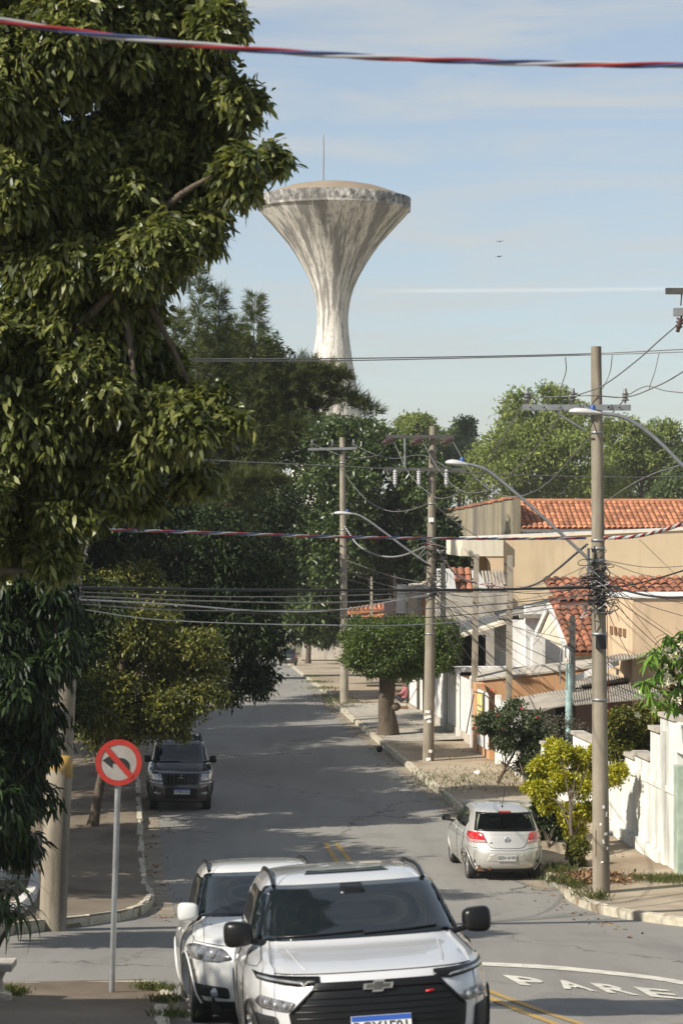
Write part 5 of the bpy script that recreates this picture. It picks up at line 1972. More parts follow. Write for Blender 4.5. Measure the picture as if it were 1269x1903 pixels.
# middle pole
mp_, mat_ = pole('concrete pole with two dark crossarms on the pavement beside the clipped tree', W(795, 1445, 73), W(804, 792, 73), .180, .100)
crossarm(mp_, (716, 811, 72.8), (843, 812, 72.8), .10, .10, M['dark_steel'])
crossarm(mp_, (712, 871.5, 72.8), (866, 873, 72.8), .10, .10, M['dark_steel'])
strut(mp_, (752, 815, 72.7), (752, 868, 72.7), .035, M['galv'], 'hanger')
strut(mp_, (765, 816, 72.7), (800, 842, 72.7), .02, M['dark_steel'])
for x in (725, 779, 835):
    insulator(W(x + 7, 816, 72.6) - mp_.location, mp_, M['porcelain'], (-.8, -.3, -.3), 1.5)
for x in (734, 778, 829):
    mb = MB()
    mb.lathe([(.02, 0)] + [(r_, z) for k in range(6) for r_, z in ((.05, -.06 - k * .07), (.075, -.075 - k * .07), (.05, -.10 - k * .07))] + [(.02, -.54), (.005, -.56)], 10, W(x, 872, 72.7) - mp_.location)
    mb.build('surge_arrester', M['grey_cable'], mp_)
for y in (838, 936, 1010, 1092, 1104, 1178):
    band(mp_, mat_, y, 73, .05, M['galv'], .012)
for y in (1014, 1020, 1088, 1096, 1101, 1108):
    c, r = mat_(y, 73)
    mb = MB()
    ph = random.uniform(0, 6)
    mb.tube([c + Vector((math.cos(a) * (r + .03), math.sin(a) * (r + .03), .06 * math.sin(a + ph))) for a in np.linspace(0, 2 * math.pi, 20)], random.uniform(.012, .022), 6)
    mb.build('cable_wrap', random.choice([M['red_cable'], M['black_cable'], M['grey_cable']]), mp_)
lamp(mp_, [(792, 1046, 72.8), (755, 1020, 72.8), (715, 990, 72.8), (685, 968, 72.8), (665, 957, 72.8), (648, 954, 72.8)], (656, 955, 72.8), (620, 954, 72.8), .034)
mb = MB()
mb.box(mat_(966, 73)[0] + Vector((-.02, -.17, 0)), (.16, .02, .13))
mb.build('number_tag', M['plate_white'], mp_)
for y, w_ in ((1322, .16), (1332, .22), (1340, .12), (1395, .10), (1410, .14)):
    c, r = mat_(y, 73)
    mb = MB()
    mb.box(c + Vector((random.uniform(-.06, .06), -r - .001, 0)), (w_, .012, .09), 0, Matrix.Rotation(random.uniform(-.3, .3), 3, 'Y'))
    mb.build('torn_poster', M['white'], mp_)
for k in range(14):
    y0_ = random.uniform(1000, 1112)
    c, r = mat_(y0_, 73)
    P_ = [c + Vector((random.uniform(-r, r), -r * .7, 0))]
    for q in range(3):
        P_.append(c + Vector((random.uniform(-.5, .5), random.uniform(-.45, -.1), random.uniform(-.35, .35))))
    P_.append(c + Vector((random.uniform(-r, r), -r * .7, random.uniform(-.3, .3))))
    mb = MB()
    mb.tube(smooth_path(P_, 7), random.uniform(.008, .014), 5)
    mb.build('loose_cable', M[random.choice(['black_cable', 'black_cable', 'wire', 'red_cable'])], mp_)
# far pole
fpole, fat = pole('dark stained concrete pole far down the right pavement', W(640, 1306, 97), W(636, 813, 97), .175, .105, M['post'])
crossarm(fpole, (572, 835, 96.8), (663, 833, 96.8), .10, .10, M['galv'])
for x in (580, 618, 657):
    insulator(W(x, 830, 96.8) - fpole.location, fpole, M['grey_porc'])
for y in (860, 985, 1060, 1100):
    band(fpole, fat, y, 97, .06, M['galv'], .012)
lamp_done = None
# left pole
lp_, lat = pole('leaning concrete pole with yellow paint band at the left corner', Gd(97, 1710, .15), W(164, 400, 36.3), .205, .13)
band(lp_, lat, 1420, 36.2, .34, M['paint_yellow'], .003, 'paint_band')
for y in (1090, 1100, 1112, 1250):
    band(lp_, lat, y, 36.2, .05, M['galv'], .012)
for y in (1040, 1092, 1098, 1106, 1118, 1126):
    c, r = lat(y, 36.2)
    mb = MB()
    ph = random.uniform(0, 6)
    mb.tube([c + Vector((math.cos(a) * (r + .02), math.sin(a) * (r + .02), .05 * math.sin(a + ph))) for a in np.linspace(0, 2 * math.pi, 20)], random.uniform(.010, .018), 6)
    mb.build('cable_wrap', random.choice([M['black_cable'], M['grey_cable']]), lp_)
strut(lp_, (140, 1075, 36), (162, 1030, 35.8), .02, M['galv'], 'bracket')
strut(lp_, (155, 1040, 36), (176, 972, 35.6), .018, M['galv'], 'bracket')
# nearer pole just outside the frame on the right, its lamp and insulator reach into view
op, oat = pole('pole at the right edge whose lamp reaches into view', Vector((W(1392, 1700, 40).x, 40, terr(6.7, 40) + .1)), W(1388, 520, 40), .17, .10)
lamp(op, [(1386, 985, 40), (1320, 912, 40), (1269, 866, 40), (1225, 822, 40), (1185, 790, 40), (1150, 773, 40), (1112, 768, 40)], (1120, 769, 40), (1056, 765, 40), .033)
crossarm(op, (1236, 541, 40), (1440, 541, 40), .10, .10, M['dark_steel'])
mb = MB()
o_ = op.location
mb.tube([W(1266, 545, 40) - o_, W(1264, 568, 40) - o_], .012, 6)
mb.build('shackle', M['dark_steel'], op)
mb = MB()
mb.box(W(1262, 580, 40) - o_, (.20, .14, .13))
mb.build('clamp', M['galv'], op)
insulator(W(1266, 586, 40) - o_, op, M['porcelain'], (-.25, 0, -.97), 1.0)

# slim concrete service posts of the houses
def slim_post(label, x, y0, y1, d, w_, m, name='service_post'):
    b_, t_ = W(x[0], y1, d), W(x[1], y0, d)
    t = thing(name, label, 'post', b_)
    mb = MB()
    h = w_ / 2
    D = t_ - b_
    mb.hexa([Vector(q) for q in ((-h, -h, -.3), (h, -h, -.3), (h, h, -.3), (-h, h, -.3))] + [D + Vector(q) * .8 for q in ((-h, -h, 0), (h, -h, 0), (h, h, 0), (-h, h, 0))])
    mb.build('shaft', m, t)
    for k in (.06, .12, .2):
        mb = MB()
        c = D * (1 - k)
        mb.box(c + Vector((-h - .04, -h * .6, 0)), (.09, .05, .06))
        mb.build('hook', M['dark_steel'], t)
    return t
slim_post('slim square concrete post standing behind the orange gate pillar', (881, 885), 1030, 1262, 76.9, .20, M['post'])
slim_post('slim square concrete post standing behind the white gate', (945, 947), 1032, 1310, 72.3, .19, M['post'])
slim_post('dark square post beside the turquoise pipe post', (1062, 1063), 1145, 1330, 68.5, .19, M['dark_steel'])
slim_post('dark slim post behind the middle pole', (823, 823), 1046, 1175, 92, .22, M['post'])
slim_post('thin post near the grey house roof, left one', (690, 690), 1072, 1160, 110, .12, M['post'])
slim_post('thin rusty post near the grey house roof, right one', (733, 733), 1066, 1165, 104, .10, M['post'])
t = thing('pipe_post', 'turquoise painted post with a bent conduit pipe on top', 'post', W(1056, 1380, 66))
mb = MB()
mb.tube([(0, 0, -.3), W(1057, 1235, 66) - t.location], [.105, .095], 12)
mb.build('shaft', M['turq'], t)
mb = MB()
mb.tube(smooth_path([W(1058, 1260, 65.8) - t.location, W(1059, 1215, 65.8) - t.location, W(1053, 1202, 65.8) - t.location, W(1045, 1203, 65.8) - t.location, W(1041, 1215, 65.8) - t.location, W(1040, 1270, 65.8) - t.location], 6), .018, 8)
mb.build('conduit', M['galv'], t)

# wires
def wire(label, pts, r=.010, m=None, group=None, name='overhead_wire', n=8):
    P = smooth_path([W(*p) for p in pts], n)
    o = P[0].copy()
    mb = MB()
    mb.tube([p - o for p in P], r, 5)
    ob = mb.build(name, m or M['wire'], None, o)
    return tag(ob, label, 'wire', group)
def twisted(label, pts, r, pitch, mats, name='twisted_cable', n=14):
    P = smooth_path([W(*p) for p in pts], n)
    o = P[0].copy()
    t = thing(name, label, 'cable', o)
    # resample evenly
    L = [0.0]
    for a, b in zip(P[:-1], P[1:]):
        L.append(L[-1] + (b - a).length)
    step = pitch / 12
    N = int(L[-1] / step)
    Q = []
    j = 0
    for k in range(N + 1):
        s = k * step
        while j < len(L) - 2 and L[j + 1] < s:
            j += 1
        Q.append(P[j] + (P[j + 1] - P[j]) * ((s - L[j]) / (L[j + 1] - L[j])))
    for q, m in enumerate(mats):
        ph0 = 2 * math.pi * q / len(mats)
        S = []
        for k, p in enumerate(Q):
            tg = (Q[min(k + 1, N)] - Q[max(k - 1, 0)]).normalized()
            a = tg.cross(Vector((0, 0, 1))).normalized()
            b = a.cross(tg)
            ph = 2 * math.pi * k / 12 + ph0
            S.append(p + (a * math.cos(ph) + b * math.sin(ph)) * r * 1.05 - o)
        mb = MB()
        mb.tube(S, r, 6)
        mb.build('strand', m, t)
    return t
twisted('thick red white and blue twisted cable across the sky at the top', [(-700, -90, 10.5), (-300, -14, 10.7), (0, 38, 11), (200, 66, 11.1), (420, 88, 11.2), (634, 103, 11.3), (850, 113, 11.4), (1060, 119, 11.5), (1269, 121, 11.6), (1700, 118, 11.9)], .0078, .92, [M['red_cable'], M['grey_cable'], M['blue_cable']])
twisted('red and pale twisted cable crossing from the left pole to the right pole', [(150, 982, 36), (225, 985, 36.7), (420, 991, 38.7), (640, 998, 41), (860, 1001, 43.3), (1000, 1001, 44.9), (1090, 1000, 45.8)], .013, .9, [M['red_cable'], M['grey_cable'], M['blue_cable']])
twisted('red and white twisted cable leaving the right pole towards the right edge', [(1122, 1000, 45.8), (1170, 998, 45), (1210, 991, 44), (1260, 976, 42.5), (1388, 925, 40)], .018, .5, [M['red_cable'], M['grey_cable'], M['grey_cable'], M['black_cable']])
twisted('red and white twisted cable hanging from the middle pole to the house posts', [(806, 1012, 73), (826, 1042, 73), (848, 1068, 74), (872, 1080, 75.5), (900, 1086, 75.5), (945, 1092, 72.5)], .016, .45, [M['red_cable'], M['grey_cable'], M['grey_cable']])
twisted('pale twisted cable sagging between the far pole and the middle pole', [(640, 978, 97), (662, 1010, 93), (690, 1028, 88), (720, 1035, 84), (750, 1032, 80), (790, 1016, 73)], .017, .5, [M['grey_cable'], M['black_cable'], M['grey_cable']])
twisted('dark striped twisted cable slanting down left from the right pole', [(1090, 1012, 45.8), (1068, 1030, 48), (1035, 1058, 53), (1000, 1083, 60), (960, 1094, 66), (900, 1098, 71), (808, 1094, 73)], .013, .4, [M['black_cable'], M['black_cable'], M['grey_cable']])
wire('upper of two close grey wires crossing the sky below the water tower', [(120, 664, 34), (310, 667, 36.6), (640, 666, 41), (900, 662, 44), (1100, 657, 46), (1269, 649, 44), (1400, 641, 42)], .011)
wire('lower of two close grey wires crossing the sky below the water tower', [(120, 669, 34), (310, 671, 36.6), (640, 670, 41), (900, 664.5, 44), (1100, 659.5, 46), (1269, 654, 44), (1400, 648, 42)], .009)
wire('thin pale wire crossing behind the street lamps', [(200, 845, 38), (390, 855, 40), (640, 867, 43), (900, 880, 46), (1100, 886, 48), (1269, 886, 50), (1500, 882, 52)], .010)
g = 'sagging conductors between the right pole and the middle pole'
for lab, pts in (('left', [(731, 820, 72.6), (760, 880, 70), (800, 919, 67.5), (825, 926, 65.5), (853, 914, 63), (880, 890, 60), (904, 862, 56), (945, 795, 50), (979, 741, 45.8)]),
                 ('middle', [(785, 820, 72.6), (812, 868, 70), (845, 905, 67), (875, 916, 64), (915, 907, 60), (960, 870, 55), (1010, 815, 50), (1064, 741, 45.8)]),
                 ('right', [(841, 820, 72.6), (870, 870, 69), (905, 907, 65), (940, 922, 62), (975, 920, 58.5), (1020, 895, 55), (1075, 835, 50), (1161, 741, 45.8)])):
    wire(lab + ' of three power conductors sagging from the middle pole to the right pole', pts, .013, None, g, 'power_line')
wire('neutral wire sagging between the far pole and the middle pole', [(645, 888, 97), (680, 928, 90), (720, 949, 84), (760, 948, 79), (801, 934, 73)], .016)
wire('wire dropping from the middle pole to the beige house roof', [(805, 936, 73), (835, 962, 78), (868, 985, 88), (890, 1000, 99)], .016)
wire('conductor from the far pole crossarm to the middle pole lower arm', [(657, 826, 97), (690, 842, 90), (730, 852, 84), (785, 846, 78), (835, 872, 73)], .012, None, 'conductors beyond the middle pole')
wire('conductor from the far pole crossarm end to the middle pole upper arm', [(580, 824, 97), (640, 848, 88), (700, 846, 80), (722, 816, 73)], .012, None, 'conductors beyond the middle pole')
wire('conductor rising from the right pole to the brown insulator at the right edge', [(1064, 737, 45.8), (1120, 716, 44.5), (1180, 672, 42.5), (1225, 632, 41), (1262, 600, 40)], .012, None, 'conductors between the right pole and the edge pole', 'power_line')
wire('slack conductor from the right pole leaving at the right edge', [(979, 740, 45.8), (1040, 737, 45.8), (1100, 735, 45.5), (1161, 738, 45.8), (1210, 722, 44), (1269, 690, 41.5), (1388, 600, 40)], .012, None, 'conductors between the right pole and the edge pole', 'power_line')
wire('flat conductor from the right pole past the right edge', [(1161, 737, 45.8), (1200, 718, 45), (1240, 727, 44), (1300, 728, 42), (1388, 700, 40)], .010, None, 'conductors between the right pole and the edge pole', 'power_line')
for lab, pts in (('left', [(1050, 664, 45.4), (1051, 690, 45.5), (1041, 722, 45.7), (1038, 738, 45.8)]), ('middle', [(1137, 660, 45.6), (1133, 690, 45.7), (1122, 716, 45.7), (1118, 722, 45.8)]), ('right', [(1224, 655, 44.6), (1216, 690, 44.4), (1207, 716, 44.2), (1206, 722, 44.1)])):
    wire(lab + ' of three short jumper leads hanging from the double wire', pts, .010, None, 'jumper leads', 'jumper_lead')
wire('diagonal wire from the right edge lamp down to the roofs', [(1388, 808, 40), (1269, 862, 44), (1215, 880, 52), (1165, 905, 70), (1120, 935, 100)], .016)
# communication cables over the crossing
wire('thick black bundled cable crossing from the left pole to the right pole', [(140, 1092, 36.2), (400, 1096, 39), (640, 1097, 41.5), (880, 1096, 43.6), (1098, 1092, 45.8)], .024, M['black_cable'], None, 'bundled_cable')
wire('black cable sagging from the right pole to the right edge', [(1122, 1085, 45.9), (1160, 1097, 45), (1210, 1108, 44), (1269, 1110, 42.5), (1388, 1098, 40)], .022, M['black_cable'], None, 'bundled_cable')
wire('black cable rising from the right pole to the right edge', [(1122, 1092, 45.9), (1180, 1085, 45), (1269, 1060, 43), (1388, 1015, 40)], .016, M['black_cable'], None, 'bundled_cable')
g = 'thin cables crossing the street below the bundle'
for k, (pts, r_, mm) in enumerate((([(140, 1100, 36.2), (420, 1109, 39), (700, 1105, 42), (1098, 1088, 45.8)], .010, 'wire'),
        ([(140, 1108, 36.2), (380, 1117, 39), (640, 1119, 44), (800, 1108, 73)], .014, 'wire'),
        ([(140, 1114, 36.2), (330, 1124, 39), (500, 1136, 46), (640, 1132, 60), (800, 1104, 73)], .014, 'grey_cable'),
        ([(140, 1122, 36.2), (330, 1134, 38), (560, 1134, 41), (820, 1130, 43), (1098, 1106, 45.8)], .009, 'wire'),
        ([(140, 1130, 36.2), (300, 1152, 38), (560, 1161, 41), (820, 1158, 43), (1098, 1120, 45.8)], .009, 'grey_cable'),
        ([(140, 1118, 36.2), (300, 1130, 38), (560, 1144, 41), (820, 1146, 43), (1098, 1114, 45.8)], .008, 'black_cable'))):
    wire('thin cable strung across the street just below the thick black bundle', pts, r_, M[mm], g, 'street_cable')
# service drops
g = 'service drops fanning from the middle pole'
ends = [(883, 1110, 76.5), (883, 1130, 76.5), (946, 1105, 72), (946, 1122, 72), (946, 1150, 72), (1060, 1190, 68.5), (1060, 1205, 68.5), (1056, 1240, 66), (900, 1262, 76), (985, 1290, 69), (870, 1180, 88), (822, 1120, 92), (930, 1205, 84), (1010, 1262, 72), (883, 1150, 76.5), (883, 1170, 76.5), (905, 1240, 76.4), (946, 1175, 72), (946, 1210, 72), (970, 1270, 71), (1000, 1235, 78), (860, 1240, 79)]
for k, e in enumerate(ends):
    y0 = 1088 + (k % 6) * 6
    mid = ((803 + e[0]) / 2, (y0 + e[1]) / 2 + random.uniform(2, 12), (73 + e[2]) / 2)
    wire('thin service wire fanning down from the middle pole to the houses', [(803, y0, 73), mid, e], random.uniform(.006, .012), M[random.choice(['black_cable', 'wire', 'wire', 'black_cable'])], g, 'service_wire')
g = 'service drops fanning from the right pole'
ends = [(946, 1100, 72), (946, 1118, 72), (883, 1100, 76.5), (1062, 1160, 68.5), (1062, 1172, 68.5), (990, 1200, 82), (1055, 1250, 66), (940, 1140, 72.3), (1062, 1185, 68.5), (883, 1120, 76.5), (1020, 1180, 80), (946, 1160, 72), (960, 1090, 75), (880, 1092, 76.5)]
for k, e in enumerate(ends):
    y0 = 1046 + (k % 5) * 14
    mid = ((1103 + e[0]) / 2, (y0 + e[1]) / 2 + random.uniform(4, 14), (46 + e[2]) / 2)
    wire('thin service wire running from the right pole back to the house posts', [(1103, y0, 45.9), mid, e], random.uniform(.006, .011), M[random.choice(['black_cable', 'wire'])], g, 'service_wire')
g = 'service drops from the right pole to the peach house'
for k, e in enumerate([(1150, 1155, 68), (1166, 1150, 68), (1250, 1180, 67.5), (1269, 1145, 60), (1250, 1225, 66), (1300, 1065, 60), (1300, 1050, 60), (1300, 1130, 60), (1290, 1090, 60), (1200, 1112, 68), (1269, 1200, 66), (1180, 1240, 67), (1300, 1075, 58), (1230, 1205, 66)]):
    y0 = 1040 + (k % 6) * 13
    mid = ((1115 + e[0]) / 2, (y0 + e[1]) / 2 + random.uniform(2, 14), (46 + e[2]) / 2)
    wire('thin service wire running right from the right pole past the peach house', [(1115, y0, 45.9), mid, e], random.uniform(.006, .010), M['black_cable' if k % 3 else 'wire'], g, 'service_wire')
g = 'wires near the far grey house'
for k, (a, b) in enumerate((((803, 1090, 73), (733, 1072, 104)), ((803, 1096, 73), (690, 1080, 110)), ((800, 1100, 73), (733, 1082, 104)), ((690, 1078, 110), (640, 1050, 97)), ((733, 1075, 104), (640, 1060, 97)), ((803, 1086, 73), (640, 1040, 97)), ((803, 1104, 73), (640, 1075, 97)))):
    mid = ((a[0] + b[0]) / 2, (a[1] + b[1]) / 2 + 6, (a[2] + b[2]) / 2)
    wire('thin wire between the middle pole and the far posts', [a, mid, b], .012, M['wire' if k % 2 else 'black_cable'], g, 'service_wire')

# ---------------------------------------------------------------- no-left-turn sign
sb = Gd(207, 1844, .15)
sg = thing('traffic_sign', 'round red ringed no left turn sign on a leaning grey post', 'sign', sb)
dS = sb.y
top = W(222, 1376, dS) - sb
mb = MB()
mb.tube([Vector((0, 0, -.2)), top], .033, 14)
mb.build('post', M['galv'], sg)
cS = W(221, 1417, dS - .05) - sb
rS = 43 / F * dS
ax = Vector((.10, -1, 0.02)).normalized()
Mx = Matrix.Rotation(0, 3, 'Z')
ux = Vector((1, .10, 0)).normalized()
uz = ax.cross(ux)
if uz.z < 0:
    uz = -uz
tilt = math.radians(4)
ux, uz = ux * math.cos(tilt) - uz * math.sin(tilt), uz * math.cos(tilt) + ux * math.sin(tilt)
M['sign_red'] = mat('sign_red', (0.40, 0.030, 0.020), (0.33, 0.026, 0.018), 8, 0.45)
M['sign_white'] = mat('sign_white', (0.36, 0.33, 0.30), (0.28, 0.26, 0.235), 9, 0.5, stain=(.2, .18, .15), stain_amt=.4, stain_stretch=(3, 3, 1))
mb = MB()
mb.lathe([(rS * .995, -.006), (rS * .995, 0)], 48, cS, axis=ax)
plate = mb.build('sign_plate', M['sign_white'], sg)
mb = MB()
mb.lathe([(rS * .77, .002), (rS * .77, .006), (rS, .006), (rS, .002)], 56, cS, axis=ax, smooth=False, caps=False)
mb.build('red_ring', M['sign_red'], plate)
def sp(a, b, o):
    return cS + ux * a * rS + uz * b * rS + ax * o
mb = MB()
k = .085
mb.prism([sp(-.60 + k, .60 + k, .009), sp(-.60 - k, .60 - k, .009), sp(.60 - k, -.60 - k, .009), sp(.60 + k, -.60 + k, .009)], ax * .003)
mb.build('red_slash', M['sign_red'], plate)
mb = MB()
mb.prism([sp(-.70, .05, .003), sp(-.27, .36, .003), sp(-.27, -.26, .003)], ax * .003)
arc = [(.12 + .36 * math.cos(t), -.16 + .36 * math.sin(t)) for t in np.linspace(math.pi / 2, 0, 9)]
arci = [(.12 + .13 * math.cos(t), -.16 + .13 * math.sin(t)) for t in np.linspace(0, math.pi / 2, 9)]
mb.prism([sp(-.31, .19, .003)] + [sp(a, b, .003) for a, b in [(.12, .20)] + arc[1:]] + [sp(.48, -.46, .003), sp(.25, -.46, .003)] + [sp(a, b, .003) for a, b in arci] + [sp(-.31, -.05, .003)], ax * .003)
mb.build('arrow', M['ink'], plate)
mb = MB()
for zz in (.04, -.12):
    mb = MB()
    mb.box(cS + Vector((0, .03, zz)), (.09, .05, .04))
    mb.build('sign_bracket', M['galv'], sg)

# ---------------------------------------------------------------- trees and plants
L_ = {
    'near': leaf_mat('drooping_leaf', (.036, .050, .013), (.112, .132, .034), (.255, .262, .080), .38, .34),
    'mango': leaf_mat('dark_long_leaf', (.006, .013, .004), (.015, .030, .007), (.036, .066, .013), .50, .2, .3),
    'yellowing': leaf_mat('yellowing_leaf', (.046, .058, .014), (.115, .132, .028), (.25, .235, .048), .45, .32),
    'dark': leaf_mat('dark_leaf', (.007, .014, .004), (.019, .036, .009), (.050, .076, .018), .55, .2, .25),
    'ficus': leaf_mat('glossy_leaf', (.026, .044, .013), (.062, .096, .028), (.130, .170, .052), .32, .25),
    'topiary': leaf_mat('clipped_leaf', (.030, .052, .013), (.080, .125, .026), (.175, .225, .050), .42, .3),
    'needle': leaf_mat('needle', (.055, .072, .024), (.115, .140, .046), (.20, .225, .085), .7, .35, .2),
    'far_a': leaf_mat('far_green_leaf', (.115, .150, .042), (.205, .255, .070), (.33, .365, .11), .65, .4, .25),
    'far_b': leaf_mat('far_dark_leaf', (.065, .095, .042), (.125, .165, .066), (.20, .245, .095), .65, .4, .25),
    'gold': leaf_mat('golden_leaf', (.20, .22, .018), (.40, .39, .03), (.60, .53, .05), .45, .35),
    'ivy': leaf_mat('ivy_leaf', (.007, .015, .004), (.018, .035, .008), (.040, .070, .015), .4, .2),
    'hedge': leaf_mat('hedge_leaf', (.05, .06, .010), (.11, .12, .018), (.24, .22, .03), .45, .3),
    'hibiscus': leaf_mat('shrub_leaf', (.035, .055, .022), (.080, .110, .045), (.15, .18, .085), .45, .3),
    'twig': leaf_mat('dry_twig_leaf', (.05, .05, .03), (.08, .075, .045), (.13, .12, .08), .7, .2),
    'grass': leaf_mat('grass_blade', (.05, .07, .015), (.10, .13, .03), (.22, .20, .07), .6, .3),
    'dead': leaf_mat('dead_leaf', (.10, .05, .025), (.20, .11, .05), (.33, .21, .11), .8, .15),
    'plumeria': leaf_mat('broad_leaf', (.05, .10, .015), (.10, .19, .030), (.17, .27, .05), .35, .3),
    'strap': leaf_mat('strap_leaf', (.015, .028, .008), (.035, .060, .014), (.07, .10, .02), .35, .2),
}
M['bark'] = mat('bark', (.070, .052, .036), (.12, .095, .068), 7, .95, .9, stretch=(3, 3, .6), bump_scale=18)
M['bark_pale'] = mat('pale_bark', (.13, .10, .07), (.22, .17, .12), 6, .95, .8, stretch=(3, 3, .5), bump_scale=14, stain=(.045, .033, .022), stain_amt=.8, stain_stretch=(4, 4, .4), stain_scale=1.0)
M['petal_red'] = mat('red_petal', (.48, .025, .03), (.58, .06, .06), 20, .6)
M['petal_cream'] = mat('cream_petal', (.72, .66, .38), (.74, .70, .52), 20, .6)

def unit(a):
    return a / np.maximum(np.linalg.norm(a, axis=1, keepdims=True), 1e-9)
def rnd_dirs(n):
    return unit(rng.normal(size=(n, 3)))
def tri_mesh(name, V, T, m):
    me = bpy.data.meshes.new(name)
    nv, nt_ = len(V), len(T)
    me.vertices.add(nv)
    me.vertices.foreach_set('co', np.ascontiguousarray(V, dtype=np.float32).ravel())
    me.loops.add(nt_ * 3)
    me.loops.foreach_set('vertex_index', np.ascontiguousarray(T, dtype=np.int32).ravel())
    me.polygons.add(nt_)
    me.polygons.foreach_set('loop_start', np.arange(0, nt_ * 3, 3, dtype=np.int32))
    me.polygons.foreach_set('loop_total', np.full(nt_, 3, dtype=np.int32))
    me.update(calc_edges=True)
    me.materials.append(m)
    return me
def leaf_mesh(name, P, D, Ln, Wd, m, six=False, curl=0.25, roll=0.6):
    n = len(P)
    D = unit(D)
    ref = np.tile(np.array([[0., 0., 1.]]), (n, 1)) + rng.normal(size=(n, 3)) * roll
    S = unit(np.cross(D, ref))
    N = np.cross(S, D)
    N[N[:, 2] < 0] *= -1
    ln = (Ln * rng.uniform(.7, 1.25, n))[:, None]
    wd = (Wd * rng.uniform(.75, 1.2, n))[:, None]
    if not six:
        V = np.stack([P, P + D * ln * .45 + S * wd * .5 + N * wd * .15, P + D * ln - N * ln * curl * .3, P + D * ln * .45 - S * wd * .5 + N * wd * .15], 1)
        k = np.arange(n)[:, None] * 4
        T = np.concatenate([k + np.array([[0, 1, 2]]), k + np.array([[0, 2, 3]])], 0)
        return tri_mesh(name, V.reshape(-1, 3), T, m)
    down = np.array([[0, 0, -1.]])
    V = np.stack([P,
                  P + D * ln * .32 + S * wd * .42 + N * wd * .12, P + D * ln * .68 + S * wd * .40 + N * wd * .08 + down * ln * curl * .25,
                  P + D * ln + down * ln * curl * .6,
                  P + D * ln * .68 - S * wd * .40 + N * wd * .08 + down * ln * curl * .25, P + D * ln * .32 - S * wd * .42 + N * wd * .12], 1)
    k = np.arange(n)[:, None] * 6
    T = np.concatenate([k + np.array([q]) for q in ([0, 1, 5], [1, 2, 5], [5, 2, 4], [2, 3, 4])], 0)
    return tri_mesh(name, V.reshape(-1, 3), T, m)
def crown_points(blobs, n, shell=.55, squash=1.0, up=0.15):
    """cluster centres and outward directions over many blobs (cx, cy, cz, rx, ry, rz)"""
    B = np.array(blobs, float)
    w = (B[:, 3] * B[:, 5])
    idx = rng.choice(len(B), size=n, p=w / w.sum())
    d = rnd_dirs(n)
    d[:, 2] += up
    d = unit(d)
    r = rng.uniform(shell ** 3, 1.0, n) ** (1 / 3) * rng.uniform(.85, 1.12, n)
    P = B[idx, :3] + d * B[idx, 3:] * r[:, None]
    return P, d
def clustered(P, Dn, per, spread, droop, rand):
    n = len(P)
    PP = np.repeat(P, per, 0) + rng.normal(size=(n * per, 3)) * spread
    DD = np.repeat(Dn, per, 0) * .55 + rnd_dirs(n * per) * rand
    DD[:, 2] -= droop
    return PP, DD
def px_blobs(lst, d, dj=1.0, dr=1.0):
    out = []
    for q in lst:
        x, y, r = q[:3]
        dd = q[3] if len(q) > 3 else d + rng.uniform(-dj, dj)
        p = W(x, y, dd)
        R = r / F * dd
        out.append((p.x, p.y, p.z, R * rng.uniform(.92, 1.08), R * dr, R * rng.uniform(.85, 1.0)))
    return out
def sub_blobs(blobs, k, f=.45):
    """break each blob into k smaller lobes near its surface so that the crown reads as clumps"""
    out = []
    for b in blobs:
        out.append((b[0], b[1], b[2], b[3] * .72, b[4] * .72, b[5] * .72))
        for d in rnd_dirs(k):
            s = rng.uniform(.7, 1.25) * f
            out.append((b[0] + d[0] * b[3] * .72, b[1] + d[1] * b[4] * .72, b[2] + d[2] * b[5] * .72, b[3] * s, b[4] * s, b[5] * s * .85))
    return out
def trunk(parent, base, top, r0, r1, targets, m, nlimb=8, name='trunk', wob=.12):
    mb = MB()
    B, T = Vector(base), Vector(top)
    n = 9
    H = (T - B).length
    pts = [B + (T - B) * (k / n) + Vector((random.uniform(-wob, wob), random.uniform(-wob, wob), 0)) * .5 * (0 if k in (0,) else 1) * H * .05 for k in range(n + 1)]
    rad = [r0 + (r1 - r0) * (k / n) for k in range(n + 1)]
    rad[0] *= 1.35
    mb.tube(pts, rad, 12)
    tg = list(targets)
    random.shuffle(tg)
    for i, q in enumerate(tg[:nlimb]):
        k = random.randint(3, n)
        s = pts[k]
        e = Vector(q[:3])
        mid = s + (e - s) * .5 + Vector((0, 0, (e - s).length * random.uniform(.05, .18)))
        r = rad[k] * random.uniform(.35, .6)
        P = smooth_path([s, mid, e], 5)
        mb.tube(P, [r * (1 - .8 * j / (len(P) - 1)) for j in range(len(P))], 7)
    o = mb.build(name, m, parent)
    o.matrix_parent_inverse = Matrix.Identity(4)
    return o
def tree(name, label, base, blobs, n, per, Ln, Wd, lm, spread=.08, droop=.35, rand=.6, shell=.6, six=False, r0=.2, lobes=5, bark=None, group=None, up=.15, top=None, f=.45, cat='tree', nlimb=9, roll=.6, curl=.25):
    base = Vector(base)
    t = thing(name, label, cat, base, group=group)
    o = np.array(base)
    bl = sub_blobs(blobs, lobes, f) if lobes else blobs
    bl = [(b[0] - o[0], b[1] - o[1], b[2] - o[2], b[3], b[4], b[5]) for b in bl]
    P, Dn = crown_points(bl, n, shell, up=up)
    PP, DD = clustered(P, Dn, per, spread, droop, rand)
    me = leaf_mesh('foliage', PP, DD, Ln, Wd, lm, six, roll=roll, curl=curl)
    c = stuff(link('foliage', me, t))
    if r0 > 0:
        cen = np.array(bl)[:, :3].mean(0)
        tp = Vector(top) - base if top is not None else Vector(cen)
        trunk(t, (0, 0, -.2), tp, r0, r0 * .45, bl, bark or M['bark'], nlimb)
    return t

